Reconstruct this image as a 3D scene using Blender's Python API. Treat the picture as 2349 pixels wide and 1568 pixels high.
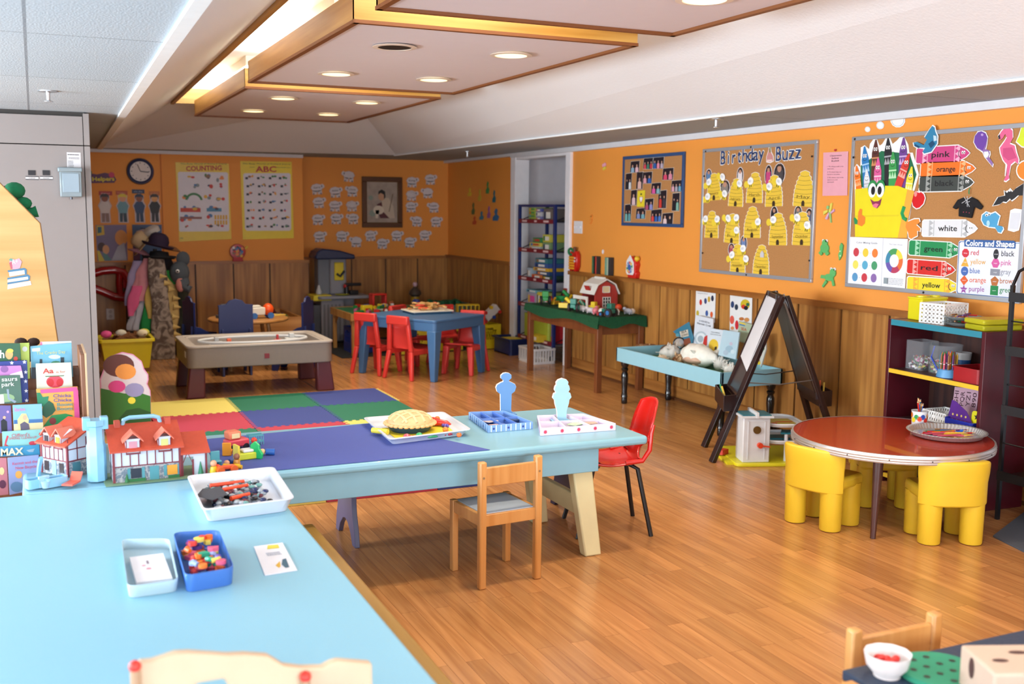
import bpy, bmesh, math, random
from mathutils import Matrix, Vector
random.seed(7)
D = bpy.data
SC = bpy.context.scene
COL = SC.collection
PI = math.pi
for o in list(D.objects): D.objects.remove(o)

# ---------------------------------------------------------------- camera
FPX, CX, CY, EYE = 2399.81, 1174.5, 784.0, 1.55
YAW, PIT, ROL = math.radians(24.46843), math.radians(7.18563), math.radians(0.49858)
_d = Vector((math.sin(YAW)*math.cos(PIT), math.cos(YAW)*math.cos(PIT), -math.sin(PIT)))
_r0 = Vector((math.cos(YAW), -math.sin(YAW), 0)); _u0 = _r0.cross(_d)
_r = _r0*math.cos(ROL) + _u0*math.sin(ROL); _u = -_r0*math.sin(ROL) + _u0*math.cos(ROL)
CAM = Vector((0, 0, EYE))
cd = D.cameras.new('camera'); cam = D.objects.new('camera', cd); COL.objects.link(cam)
cam.matrix_world = Matrix(((_r.x, _u.x, -_d.x, 0), (_r.y, _u.y, -_d.y, 0), (_r.z, _u.z, -_d.z, EYE), (0, 0, 0, 1)))
cd.sensor_width = 36; cd.sensor_fit = 'HORIZONTAL'; cd.lens = FPX/2349*36
cd.clip_start = .05; cd.clip_end = 60
cd.dof.use_dof = True; cd.dof.focus_distance = 4.9; cd.dof.aperture_fstop = 2.9
SC.camera = cam

# ---------------------------------------------------------------- world, lights, exposure
w = D.worlds.new('world'); SC.world = w; w.use_nodes = True
w.node_tree.nodes['Background'].inputs[0].default_value = (.75, .88, 1, 1)
w.node_tree.nodes['Background'].inputs[1].default_value = .45
SC.view_settings.view_transform = 'Standard'; SC.view_settings.look = 'None'
SC.view_settings.exposure = 0.13; SC.view_settings.gamma = 1
def area(name, loc, rot, sx, sy, p, col):
    l = D.lights.new(name, 'AREA'); l.shape = 'RECTANGLE'; l.size = sx; l.size_y = sy
    l.energy = p; l.color = col
    o = D.objects.new(name, l); COL.objects.link(o); o.location = loc; o.rotation_euler = rot
    return o
DAY = (.80, .92, 1.0)
# daylight falling through the three windows of the left wall and the two behind the camera
for y, p in ((.2, 95), (2.9, 170), (5.6, 320)):
    area('window_daylight', (-3.05, y, 1.35), (0, -PI/2-.2, 0), 1.3, 2.1, p, DAY)
for x, p in ((-1.2, 90), (2.2, 150)):
    area('window_daylight', (x, -1.95, 1.35), (PI/2+.2, 0, 0), 2.4, 1.3, p, DAY)
XR, YB1, YB, ZC = 4.819, 12.2, 12.6, 2.16

# ---------------------------------------------------------------- pixel -> point on a real plane
def ray(px, py): return _r*((px-CX)/FPX) - _u*((py-CY)/FPX) + _d
def at(px, py, ax, v):
    q = ray(px, py); return CAM + q*((v-CAM[ax])/q[ax])
def F(px, py, z=0): return at(px, py, 2, z)
class Fr:
    """a plane in the room: origin o, axes ex (right) and ey (up), normal towards the room"""
    def __init__(s, o, ex, ey):
        s.o = Vector(o); s.ex = Vector(ex).normalized(); s.ey = Vector(ey).normalized(); s.en = s.ex.cross(s.ey)
    def uv(s, px, py):
        q = ray(px, py); t = (s.o-CAM).dot(s.en)/q.dot(s.en); p = CAM+q*t-s.o
        return (p.dot(s.ex), p.dot(s.ey))
    def at(s, px, py, w=0):
        q = ray(px, py); o = s.o+s.en*w; t = (o-CAM).dot(s.en)/q.dot(s.en); return Fr(CAM+q*t, s.ex, s.ey)
    def uvs(s, pts): return [s.uv(*p) for p in pts]
    def rot(s, a):
        return Fr(s.o, s.ex*math.cos(a)+s.ey*math.sin(a), -s.ex*math.sin(a)+s.ey*math.cos(a))
    def M(s):
        a, b, c, o = s.ex, s.ey, s.en, s.o
        return Matrix(((a.x, b.x, c.x, o.x), (a.y, b.y, c.y, o.y), (a.z, b.z, c.z, o.z), (0, 0, 0, 1)))
def RW(px, py, w=.002, x=XR): return Fr((x, 5, 1), (0, -1, 0), (0, 0, 1)).at(px, py, w)
def BW(px, py, y=YB, w=.002): return Fr((3, y, 1), (1, 0, 0), (0, 0, 1)).at(px, py, w)
def FL(px, py, z=0, rz=0): return Fr(F(px, py, z), (math.cos(rz), math.sin(rz), 0), (-math.sin(rz), math.cos(rz), 0))
def G(x, y, z=0, rz=0): return Fr((x, y, z), (math.cos(rz), math.sin(rz), 0), (-math.sin(rz), math.cos(rz), 0))

# ---------------------------------------------------------------- materials
def lin(h):
    h = h.lstrip('#')
    c = [int(h[i:i+2], 16)/255 for i in (0, 2, 4)]
    return tuple((x/12.92 if x <= .04045 else ((x+.055)/1.055)**2.4) for x in c) + (1,)
_mc = {}
def m(h, r=.5, metal=0, var=.06, sc=14, bump=0, em=0, tr=0, coat=0, spec=.5, al=1):
    k = (h, r, metal, var, sc, bump, em, tr, coat, al)
    if k in _mc: return _mc[k]
    t = D.materials.new('paint_'+h.lstrip('#')); t.use_nodes = True
    n = t.node_tree.nodes; L = t.node_tree.links; b = n['Principled BSDF']; c = lin(h)
    tc = n.new('ShaderNodeTexCoord'); nz = n.new('ShaderNodeTexNoise'); nz.inputs['Scale'].default_value = sc
    nz.inputs['Detail'].default_value = 3
    mx = n.new('ShaderNodeMix'); mx.data_type = 'RGBA'
    mx.inputs['A'].default_value = tuple(min(1, x*(1-var)) for x in c[:3])+(1,)
    mx.inputs['B'].default_value = tuple(min(1, x*(1+var)) for x in c[:3])+(1,)
    L.new(tc.outputs['Object'], nz.inputs['Vector']); L.new(nz.outputs['Fac'], mx.inputs['Factor'])
    L.new(mx.outputs['Result'], b.inputs['Base Color'])
    b.inputs['Roughness'].default_value = r; b.inputs['Metallic'].default_value = metal
    b.inputs['Coat Weight'].default_value = coat; b.inputs['Specular IOR Level'].default_value = spec
    if tr: b.inputs['Transmission Weight'].default_value = tr; b.inputs['IOR'].default_value = 1.25
    if al < 1: b.inputs['Alpha'].default_value = al
    if em: b.inputs['Emission Color'].default_value = c; b.inputs['Emission Strength'].default_value = em
    if bump:
        bp = n.new('ShaderNodeBump'); bp.inputs['Strength'].default_value = bump; bp.inputs['Distance'].default_value = .004
        L.new(nz.outputs['Fac'], bp.inputs['Height']); L.new(bp.outputs[0], b.inputs['Normal'])
    _mc[k] = t; return t
def wood(name, c1, c2, axis='Z', sc=1.0, r=.45, ring=5, coat=0):
    """grain running along axis in object space"""
    t = D.materials.new(name); t.use_nodes = True
    n = t.node_tree.nodes; L = t.node_tree.links; b = n['Principled BSDF']
    tc = n.new('ShaderNodeTexCoord'); mp = n.new('ShaderNodeMapping')
    s = [26*sc, 26*sc, 26*sc]; s['XYZ'.index(axis)] = 1.1*sc; mp.inputs['Scale'].default_value = s
    L.new(tc.outputs['Object'], mp.inputs['Vector'])
    nz = n.new('ShaderNodeTexNoise'); nz.inputs['Scale'].default_value = 1; nz.inputs['Detail'].default_value = 5
    L.new(mp.outputs[0], nz.inputs['Vector'])
    mp2 = n.new('ShaderNodeMapping'); s2 = [ring*sc]*3; s2['XYZ'.index(axis)] = .35*ring*sc/2; mp2.inputs['Scale'].default_value = s2
    L.new(tc.outputs['Object'], mp2.inputs['Vector'])
    n2 = n.new('ShaderNodeTexNoise'); n2.inputs['Scale'].default_value = 1; n2.inputs['Detail'].default_value = 1
    L.new(mp2.outputs[0], n2.inputs['Vector'])
    mu = n.new('ShaderNodeMath'); mu.operation = 'MULTIPLY'; mu.inputs[1].default_value = 22; L.new(n2.outputs['Fac'], mu.inputs[0])
    si = n.new('ShaderNodeMath'); si.operation = 'SINE'; L.new(mu.outputs[0], si.inputs[0])
    ad = n.new('ShaderNodeMath'); ad.operation = 'MULTIPLY_ADD'; ad.inputs[1].default_value = .1; L.new(si.outputs[0], ad.inputs[0]); L.new(nz.outputs['Fac'], ad.inputs[2])
    cr = n.new('ShaderNodeValToRGB'); cr.color_ramp.elements[0].position = .25; cr.color_ramp.elements[1].position = .75
    cr.color_ramp.elements[0].color = lin(c1); cr.color_ramp.elements[1].color = lin(c2)
    L.new(ad.outputs[0], cr.inputs[0]); L.new(cr.outputs[0], b.inputs['Base Color'])
    b.inputs['Roughness'].default_value = r; b.inputs['Coat Weight'].default_value = coat
    return t
def floor_mat():
    t = D.materials.new('laminate_floor'); t.use_nodes = True
    n = t.node_tree.nodes; L = t.node_tree.links; b = n['Principled BSDF']
    tc = n.new('ShaderNodeTexCoord'); sp = n.new('ShaderNodeSeparateXYZ'); cb = n.new('ShaderNodeCombineXYZ')
    L.new(tc.outputs['Object'], sp.inputs[0]); L.new(sp.outputs['Y'], cb.inputs['X']); L.new(sp.outputs['X'], cb.inputs['Y'])
    br = n.new('ShaderNodeTexBrick'); L.new(cb.outputs[0], br.inputs['Vector'])
    br.inputs['Scale'].default_value = 1; br.inputs['Brick Width'].default_value = .8; br.inputs['Row Height'].default_value = .068
    br.inputs['Mortar Size'].default_value = .0006; br.inputs['Mortar Smooth'].default_value = .2; br.offset = .37
    br.inputs['Color1'].default_value = (0, 0, 0, 1); br.inputs['Color2'].default_value = (1, 1, 1, 1); br.inputs['Mortar'].default_value = (.3, .3, .3, 1)
    # grain: shifted per plank by the plank's random value
    sh = n.new('ShaderNodeVectorMath'); sh.operation = 'MULTIPLY_ADD'; sh.inputs[1].default_value = (7, 7, 7)
    L.new(br.outputs['Color'], sh.inputs[0]); L.new(cb.outputs[0], sh.inputs[2])
    mp = n.new('ShaderNodeMapping'); mp.inputs['Scale'].default_value = (1.3, 26, 1); L.new(sh.outputs[0], mp.inputs['Vector'])
    g = n.new('ShaderNodeTexNoise'); g.inputs['Scale'].default_value = 1.5; g.inputs['Detail'].default_value = 6; g.inputs['Distortion'].default_value = .8; L.new(mp.outputs[0], g.inputs['Vector'])
    mp2 = n.new('ShaderNodeMapping'); mp2.inputs['Scale'].default_value = (1.4, 10, 1); L.new(sh.outputs[0], mp2.inputs['Vector'])
    g2 = n.new('ShaderNodeTexNoise'); g2.inputs['Scale'].default_value = 1; g2.inputs['Detail'].default_value = 1; L.new(mp2.outputs[0], g2.inputs['Vector'])
    mu = n.new('ShaderNodeMath'); mu.operation = 'MULTIPLY'; mu.inputs[1].default_value = 26; L.new(g2.outputs['Fac'], mu.inputs[0])
    si = n.new('ShaderNodeMath'); si.operation = 'SINE'; L.new(mu.outputs[0], si.inputs[0])
    ad = n.new('ShaderNodeMath'); ad.operation = 'MULTIPLY_ADD'; ad.inputs[1].default_value = .05; L.new(si.outputs[0], ad.inputs[0]); L.new(g.outputs['Fac'], ad.inputs[2])
    cr = n.new('ShaderNodeValToRGB'); e = cr.color_ramp.elements
    e[0].position = .12; e[0].color = lin('9A6236'); e[1].position = .9; e[1].color = lin('CE945C')
    L.new(ad.outputs[0], cr.inputs[0])
    hs = n.new('ShaderNodeHueSaturation')
    rg = n.new('ShaderNodeMapRange'); rg.inputs['To Min'].default_value = .84; rg.inputs['To Max'].default_value = 1.12
    L.new(br.outputs['Color'], rg.inputs['Value']); L.new(rg.outputs[0], hs.inputs['Value'])
    L.new(cr.outputs[0], hs.inputs['Color'])
    mx = n.new('ShaderNodeMix'); mx.data_type = 'RGBA'; L.new(br.outputs['Fac'], mx.inputs['Factor'])
    L.new(hs.outputs[0], mx.inputs['A']); mx.inputs['B'].default_value = lin('6A3A1C'); L.new(mx.outputs['Result'], b.inputs['Base Color'])
    b.inputs['Roughness'].default_value = .21; b.inputs['Specular IOR Level'].default_value = .5
    bp = n.new('ShaderNodeBump'); bp.inputs['Strength'].default_value = .12; bp.inputs['Distance'].default_value = .002
    L.new(g.outputs['Fac'], bp.inputs['Height']); L.new(bp.outputs[0], b.inputs['Normal'])
    return t
def tile_mat():
    """textured drop ceiling tiles, 0.61 x 1.22 m joints"""
    t = D.materials.new('ceiling_tile'); t.use_nodes = True
    n = t.node_tree.nodes; L = t.node_tree.links; b = n['Principled BSDF']
    tc = n.new('ShaderNodeTexCoord'); br = n.new('ShaderNodeTexBrick'); L.new(tc.outputs['Object'], br.inputs['Vector'])
    br.offset = 0; br.inputs['Scale'].default_value = 1; br.inputs['Brick Width'].default_value = 2.44; br.inputs['Row Height'].default_value = 1.4
    br.inputs['Mortar Size'].default_value = .006; c = lin('A4B0BA')
    br.inputs['Color1'].default_value = c; br.inputs['Color2'].default_value = lin('A8B3BC'); br.inputs['Mortar'].default_value = lin('7C848C')
    L.new(br.outputs['Color'], b.inputs['Base Color']); b.inputs['Roughness'].default_value = .9
    nz = n.new('ShaderNodeTexNoise'); nz.inputs['Scale'].default_value = 120; L.new(tc.outputs['Object'], nz.inputs['Vector'])
    bp = n.new('ShaderNodeBump'); bp.inputs['Strength'].default_value = .5; bp.inputs['Distance'].default_value = .004
    L.new(nz.outputs['Fac'], bp.inputs['Height']); L.new(bp.outputs[0], b.inputs['Normal'])
    return t

# ---------------------------------------------------------------- mesh builder
_tc = {}
def text_geo(s, bold=0):
    k = (s, bold)
    if k in _tc: return _tc[k]
    cu = D.curves.new('t', 'FONT'); cu.body = s; cu.resolution_u = 2; cu.offset = bold
    o = D.objects.new('t', cu); me = D.meshes.new_from_object(o)
    vs = [(v.co.x, v.co.y) for v in me.vertices]; fs = [tuple(p.vertices) for p in me.polygons]
    D.objects.remove(o); D.curves.remove(cu); D.meshes.remove(me)
    x0 = min(v[0] for v in vs); x1 = max(v[0] for v in vs)
    _tc[k] = (vs, fs, x0, x1); return _tc[k]
class B:
    def __init__(s, mat=None):
        s.v = []; s.f = []; s.mi = []; s.mats = []; s.cur = 0; s.X = None
        if mat: s.mt(mat)
    def mt(s, mat):
        if isinstance(mat, str): mat = m(mat)
        if mat not in s.mats: s.mats.append(mat)
        s.cur = s.mats.index(mat); return s
    def add(s, vs, fs):
        k = len(s.v)
        if s.X is not None: vs = [tuple(s.X @ Vector(v)) for v in vs]
        s.v += [tuple(v) for v in vs]; s.f += [tuple(i+k for i in f) for f in fs]; s.mi += [s.cur]*len(fs); return s
    def bx(s, x0, y0, z0, x1, y1, z1):
        return s.add([(x0,y0,z0),(x1,y0,z0),(x1,y1,z0),(x0,y1,z0),(x0,y0,z1),(x1,y0,z1),(x1,y1,z1),(x0,y1,z1)],
                     [(0,3,2,1),(4,5,6,7),(0,1,5,4),(1,2,6,5),(2,3,7,6),(3,0,4,7)])
    def cb(s, x, y, z, a, b, c): return s.bx(x-a/2, y-b/2, z-c/2, x+a/2, y+b/2, z+c/2)
    def beam(s, p0, p1, a, b, up=(0, 0, 1)):
        """bar from p0 to p1 with section a x b"""
        p0 = Vector(p0); p1 = Vector(p1); d = (p1-p0).normalized(); u = Vector(up)
        if abs(d.dot(u)) > .95: u = Vector((0, 1, 0))
        x = d.cross(u).normalized(); y = x.cross(d)
        q = [p+x*i*a/2+y*j*b/2 for p in (p0, p1) for i, j in ((-1,-1),(1,-1),(1,1),(-1,1))]
        return s.add(q, [(0,3,2,1),(4,5,6,7),(0,1,5,4),(1,2,6,5),(2,3,7,6),(3,0,4,7)])
    def pr(s, pts, w0=0, w1=.002):
        n = len(pts); a = sum(pts[i][0]*pts[(i+1)%n][1]-pts[(i+1)%n][0]*pts[i][1] for i in range(n))
        if a < 0: pts = pts[::-1]
        return s.add([(p[0],p[1],w0) for p in pts]+[(p[0],p[1],w1) for p in pts],
                     [tuple(range(n))[::-1], tuple(range(n, 2*n))]+[(i,(i+1)%n,n+(i+1)%n,n+i) for i in range(n)])
    def pl(s, pts, w):
        n = len(pts); a = sum(pts[i][0]*pts[(i+1)%n][1]-pts[(i+1)%n][0]*pts[i][1] for i in range(n))
        if a < 0: pts = pts[::-1]
        return s.add([(p[0],p[1],w) for p in pts], [tuple(range(n))])
    def rc(s, u0, v0, u1, v1, w): return s.pl([(u0,v0),(u1,v0),(u1,v1),(u0,v1)], w)
    def ci(s, u, v, r, w0=0, w1=.002, n=14, ry=None):
        ry = ry or r
        return s.pr([(u+r*math.cos(2*PI*i/n), v+ry*math.sin(2*PI*i/n)) for i in range(n)], w0, w1)
    def cy(s, p0, p1, r0, r1=None, n=12):
        r1 = r0 if r1 is None else r1
        return s.tu([p0, p1], [r0, r1], n)
    def tu(s, path, r, n=8, cap=True):
        P = [Vector(p) for p in path]; k = len(P); r = r if isinstance(r, (list, tuple)) else [r]*k
        up = None; vs = []
        for i in range(k):
            d = (P[min(i+1,k-1)]-P[max(i-1,0)])
            d = d.normalized() if d.length > 1e-9 else Vector((0,0,1))
            if up is None: up = Vector((0,0,1)) if abs(d.z) < .9 else Vector((1,0,0))
            x = d.cross(up).normalized(); y = x.cross(d).normalized(); up = y if abs(d.dot(y)) < .99 else up
            vs += [P[i]+(x*math.cos(2*PI*j/n)+y*math.sin(2*PI*j/n))*r[i] for j in range(n)]
        fs = [(i*n+j, i*n+(j+1)%n, (i+1)*n+(j+1)%n, (i+1)*n+j) for i in range(k-1) for j in range(n)]
        if cap: fs += [tuple(range(n))[::-1], tuple(range((k-1)*n, k*n))]
        return s.add(vs, fs)
    def la(s, prof, n=20, c=(0, 0), cap=True):
        k = len(prof)
        vs = [(c[0]+r*math.cos(2*PI*j/n), c[1]+r*math.sin(2*PI*j/n), z) for r, z in prof for j in range(n)]
        fs = [(i*n+j, i*n+(j+1)%n, (i+1)*n+(j+1)%n, (i+1)*n+j) for i in range(k-1) for j in range(n)]
        if cap: fs += [tuple(range(n))[::-1], tuple(range((k-1)*n, k*n))]
        return s.add(vs, fs)
    def sp(s, x, y, z, rx, ry=None, rz=None, n=10, jit=0):
        ry = ry or rx; rz = rz or rx; k = max(4, n//2+1); vs = []
        for i in range(1, k):
            a = PI*i/k
            for j in range(n):
                b = 2*PI*j/n; q = 1+random.uniform(-jit, jit)
                vs.append((x+rx*q*math.sin(a)*math.cos(b), y+ry*q*math.sin(a)*math.sin(b), z-rz*q*math.cos(a)))
        vs += [(x, y, z-rz), (x, y, z+rz)]; bo = len(vs)-2; to = bo+1
        fs = [(i*n+j, i*n+(j+1)%n, (i+1)*n+(j+1)%n, (i+1)*n+j) for i in range(k-2) for j in range(n)]
        fs += [(bo, (j+1)%n, j) for j in range(n)]+[(to, (k-2)*n+j, (k-2)*n+(j+1)%n) for j in range(n)]
        return s.add(vs, fs)
    def gr(s, fn, nu, nv, wrap=False):
        vs = [fn(i/(nu if wrap else nu-1), j/(nv-1)) for j in range(nv) for i in range(nu)]
        k = nu if wrap else nu-1
        return s.add(vs, [(j*nu+i, j*nu+(i+1)%nu, (j+1)*nu+(i+1)%nu, (j+1)*nu+i) for j in range(nv-1) for i in range(k)])
    def tx(s, st, u0, v0, u1, v1, h, w=.004, bold=.01):
        """lettering between two baseline points, capital height h"""
        vs, fs, x0, x1 = text_geo(st, bold); d = Vector((u1-u0, v1-v0)); W = d.length; e = d/W; nn = Vector((-e.y, e.x))
        q = []
        for x, y in vs:
            a = (x-x0)/(x1-x0)*W; b = y/.7*h; q.append((u0+e.x*a+nn.x*b, v0+e.y*a+nn.y*b, w))
        return s.add(q, fs)
    def lines(s, u0, v0, u1, v1, rows, w=.004, th=.35):
        """rows of tiny unreadable print"""
        dv = (v1-v0)/rows
        for i in range(rows):
            a = v0+dv*(i+.3); x = u0
            while x < u1-.004:
                L = min(random.uniform(.05, .2)*(u1-u0), u1-x); s.rc(x, a, x+L*.85, a+dv*th, w); x += L
        return s
    def build(s, name, parent=None, fr=None, sm=35, bev=0, label=None, cat=None, group=None, kind=None, sub=0, seg=2):
        me = D.meshes.new(name); vs = s.v; base = None
        if parent is None and fr is None and cat and vs:
            xs = [v[0] for v in vs]; ys = [v[1] for v in vs]; zs = [v[2] for v in vs]
            base = Vector(((min(xs)+max(xs))/2, (min(ys)+max(ys))/2, min(zs))); vs = [tuple(Vector(v)-base) for v in vs]
        me.from_pydata(vs, [], s.f)
        for q in s.mats: me.materials.append(q)
        me.polygons.foreach_set('material_index', s.mi)
        if sm:
            me.polygons.foreach_set('use_smooth', [True]*len(s.f)); me.set_sharp_from_angle(angle=math.radians(sm))
        me.update()
        o = D.objects.new(name, me); COL.objects.link(o)
        if parent is not None: o.parent = parent
        elif fr is not None: o.matrix_world = fr.M()
        elif base is not None: o.location = base
        if bev:
            b = o.modifiers.new('bevel', 'BEVEL'); b.width = bev; b.segments = seg; b.limit_method = 'ANGLE'; b.angle_limit = math.radians(40)
        if sub: o.modifiers.new('sub', 'SUBSURF').levels = sub; o.modifiers['sub'].render_levels = sub
        return tag(o, label, cat, group, kind)
def tag(o, label=None, cat=None, group=None, kind=None):
    if label: o['label'] = label
    if cat: o['category'] = cat
    if group: o['group'] = group
    if kind: o['kind'] = kind
    return o
def T(name, label, cat, fr, group=None):
    o = D.objects.new(name, None); COL.objects.link(o); o.empty_display_size = .1
    o.matrix_world = fr.M(); return tag(o, label, cat, group)
def copy(o, fr=None, label=None, parent=None):
    c = o.copy(); COL.objects.link(c)
    if parent is not None: c.parent = parent
    if fr is not None: c.matrix_world = fr.M()
    if label: c['label'] = label
    for ch in KIDS(o): copy(ch, parent=c)
    return c
def KIDS(o): return [x for x in list(D.objects) if x.parent == o]
def circ(u, v, r, n=14, ry=None, a0=0): 
    ry = ry or r
    return [(u+r*math.cos(a0+2*PI*i/n), v+ry*math.sin(a0+2*PI*i/n)) for i in range(n)]
def rrect(u0, v0, u1, v1, r, n=4):
    p = []
    for cx, cy, a in ((u1-r, v1-r, 0), (u0+r, v1-r, 90), (u0+r, v0+r, 180), (u1-r, v0+r, 270)):
        for i in range(n+1):
            t = math.radians(a+90*i/n); p.append((cx+r*math.cos(t), cy+r*math.sin(t)))
    return p
def inset(pts, d):
    """shrink a polygon towards its centre"""
    cu = sum(p[0] for p in pts)/len(pts); cv = sum(p[1] for p in pts)/len(pts); q = []
    for u, v in pts:
        L = math.hypot(u-cu, v-cv) or 1; k = max(.3, (L-d)/L); q.append((cu+(u-cu)*k, cv+(v-cv)*k))
    return q
WHITE = m('F2F2F0', .5)
BLACK = m('16161A', .4)
# ================================================================ the room
ORANGE = m('E8963E', .62, var=.03, sc=3, bump=.05)
WPAN = wood('oak_panel', '8E5A28', 'BF8642', 'Z', 1, .42)
TRIMW = wood('oak_trim', '8A5020', 'B87A38', 'X', 1, .4)
TRIMY = wood('oak_trim_long', '7E4719', 'A96D30', 'Y', 1, .4)
PAINT = m('E2E2E4', .75, var=.02, sc=60, bump=.25)
OAKX = wood('golden_oak', 'A8782E', 'CCA254', 'X', 1, .4); OAKY = wood('golden_oak_long', 'A0702C', 'C0924A', 'Y', 1, .4); FLOORM = floor_mat(); TILE = tile_mat()
def st(b, name, **k): return b.build(name, kind='structure', **k)
st(B(FLOORM).bx(-3.1, -2.1, -.1, 6.2, 12.9, 0), 'floor', sm=0)
# right wall: opening of the alcove between y 9.27 and 10.5
b = B(ORANGE); b.bx(XR, -2.1, 0, XR+.1, 9.27, ZC); b.bx(XR, 10.52, 0, XR+.1, 12.9, ZC)
b.bx(XR, 9.27, 2.1, XR+.1, 10.52, ZC); st(b, 'wall_right', sm=0)
b = B(m('E4DEE2', .6)); b.bx(XR+.72, 9.1, 0, XR+.8, 10.7, ZC); b.bx(XR+.1, 9.12, 0, XR+.8, 9.2, ZC); b.bx(XR+.1, 10.6, 0, XR+.8, 10.68, ZC)
st(b, 'wall_alcove', sm=0)
TW = m('F0EEF2', .4)
b = B(TW); b.bx(XR-.03, 9.19, 0, XR+.14, 9.29, 2.13); b.bx(XR-.03, 10.48, 0, XR+.14, 10.6, 2.13); b.bx(XR-.02, 9.29, 2.09, XR+.14, 10.48, 2.155)
for y in (10.1, 9.72): b.bx(XR+.64, y-.03, 0, XR+.73, y+.03, 2.16)
st(b, 'trim_1', bev=.004)
d = D.objects.new('door_1', None); COL.objects.link(d); d['kind'] = 'structure'; d.location = (XR+.66, 9.44, 0)
B(TW).bx(-.02, -.24, 0, .03, .24, 2.0).build('door_leaf', d, bev=.006)
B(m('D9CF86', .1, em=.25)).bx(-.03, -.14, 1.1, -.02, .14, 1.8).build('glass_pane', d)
B(m('C9C9CC', .3)).bx(-.035, -.16, 1.08, -.022, .16, 1.1).bx(-.035, -.16, 1.8, -.022, .16, 1.82).bx(-.035, -.16, 1.1, -.022, -.14, 1.8).bx(-.035, .14, 1.1, -.022, .16, 1.8).build('glass_bead', d)
B(m('B9A060', .3, 1)).sp(-.07, .19, .95, .028, n=10).build('door_knob', d)
# back wall (recessed right part) and the box that projects on its left
st(B(ORANGE).bx(-3.1, YB, 0, XR+.1, YB+.1, ZC), 'wall_back', sm=0)
st(B(ORANGE).bx(-3.1, YB1, .95, 2.86, YB, ZC), 'wall_back_box', sm=0)
b = B(m('C06410', .6)); b.bx(1.287, YB1-.006, .96, 1.3, YB1, 2.15); st(b, 'trim_2', sm=0)
# wainscot panels as separate boards over a dark backing
DARKW = m('3A2210', .6)
def panels_x(name, y, edges, z1):
    b = B(DARKW); b.bx(edges[0], y-.004, 0, edges[-1], y+.01, z1-.03)
    b.mt(WPAN)
    for i in range(len(edges)-1): b.bx(edges[i]+.008, y-.016, .11, edges[i+1]-.008, y-.003, z1-.03)
    b.mt(TRIMW); b.bx(edges[0], y-.03, z1-.035, edges[-1], y+.01, z1)
    return st(b, name, sm=0)
st(B(WPAN).bx(-3.1, YB1, 0, 2.92, YB, .95), 'wall_back_wainscot_core', sm=0)
panels_x('wall_back_wainscot', YB1-.001, [-3, -.8, -.4, .02, .46, .885, 1.21, 1.626, 2.046, 2.459, 2.92], .95)
panels_x('wall_back_wainscot', YB-.001, [2.92, 3.1, 3.542, 3.981, 4.402, XR], .965)
def panels_y(name, x, edges, z1):
    b = B(DARKW); b.bx(x-.01, edges[-1], 0, x+.004, edges[0], z1-.03)
    b.mt(WPAN)
    for i in range(len(edges)-1): b.bx(x-.022, edges[i+1]+.009, .11, x-.009, edges[i]-.009, z1-.03)
    b.mt(TRIMY); b.bx(x-.04, edges[-1], z1-.038, x+.01, edges[0], z1)
    b.bx(x-.026, edges[-1], .1, x-.009, edges[0], .112)
    return st(b, name, sm=0)
panels_y('wall_right_wainscot', XR, [9.19, 8.875, 8.434, 7.952, 7.526, 7.078, 6.681, 6.208, 5.756, 5.329, 4.9, 4.5, 4.1, 3.7, 3.3, 2.9, 2.4, 1.9, 1.4, .9, .4, -.1, -2], .962)
panels_y('wall_right_wainscot', XR, [YB, 12.25, 11.821, 11.372, 10.95, 10.6], .975)
b = B(wood('baseboard_oak', '8A5424', 'B57A3C', 'Y', 1, .4)); b.bx(XR-.024, -2, 0, XR-.005, 9.19, .105); b.bx(XR-.024, 10.6, 0, XR-.005, YB, .105); st(b, 'baseboard_right', sm=0)
b = B(wood('baseboard_oak_x', '7A4820', 'A56C34', 'X', 1, .4)); b.bx(-3, YB1-.018, 0, 2.92, YB1, .105); b.bx(2.92, YB-.018, 0, XR, YB, .105); st(b, 'baseboard_back', sm=0)
b = B(m('5B3416', .5)); b.bx(XR-.045, -2, 0, XR-.024, 9.19, .018); st(b, 'trim_3', sm=0)
# left wall and wall behind the camera, each with real window openings
def winwall(name, span, wins, mk, z0=.7, z1=2.0):
    b = B(ORANGE); e = [span[0]]
    for a, c in wins: e += [a, c]
    e.append(span[1])
    for i in range(0, len(e), 2): b.bx(*mk(e[i], e[i+1], 0, ZC))
    for a, c in wins: b.bx(*mk(a, c, 0, z0)); b.bx(*mk(a, c, z1, ZC))
    st(b, name, sm=0)
winwall('wall_left', (-2.1, 12.7), [(-.85, 1.25), (1.85, 3.95), (4.55, 6.65)], lambda a, c, p, q: (-3.2, a, p, -3.1, c, q))
winwall('wall_front', (-3.1, XR), [(-2.4, 0), (1.0, 3.4)], lambda a, c, p, q: (a, -2.1, p, c, -2.0, q))
for i, (a, c) in enumerate(((-.85, 1.25), (1.85, 3.95), (4.55, 6.65))):
    b = B(TW)
    for y in (a, (a+c)/2, c): b.bx(-3.16, y-.03, .7, -3.1, y+.03, 2)
    for z in (.7, 2): b.bx(-3.16, a, z-.03, -3.1, c, z+.03)
    st(b, 'window_%d' % (i+1), sm=0)
for i, (a, c) in enumerate(((-2.4, 0), (1.0, 3.4))):
    b = B(TW)
    for x in (a, (a+c)/2, c): b.bx(x-.03, -2.06, .7, x+.03, -2, 2)
    for z in (.7, 2): b.bx(a, -2.06, z-.03, c, -2, z+.03)
    st(b, 'window_%d' % (i+4), sm=0)
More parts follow.
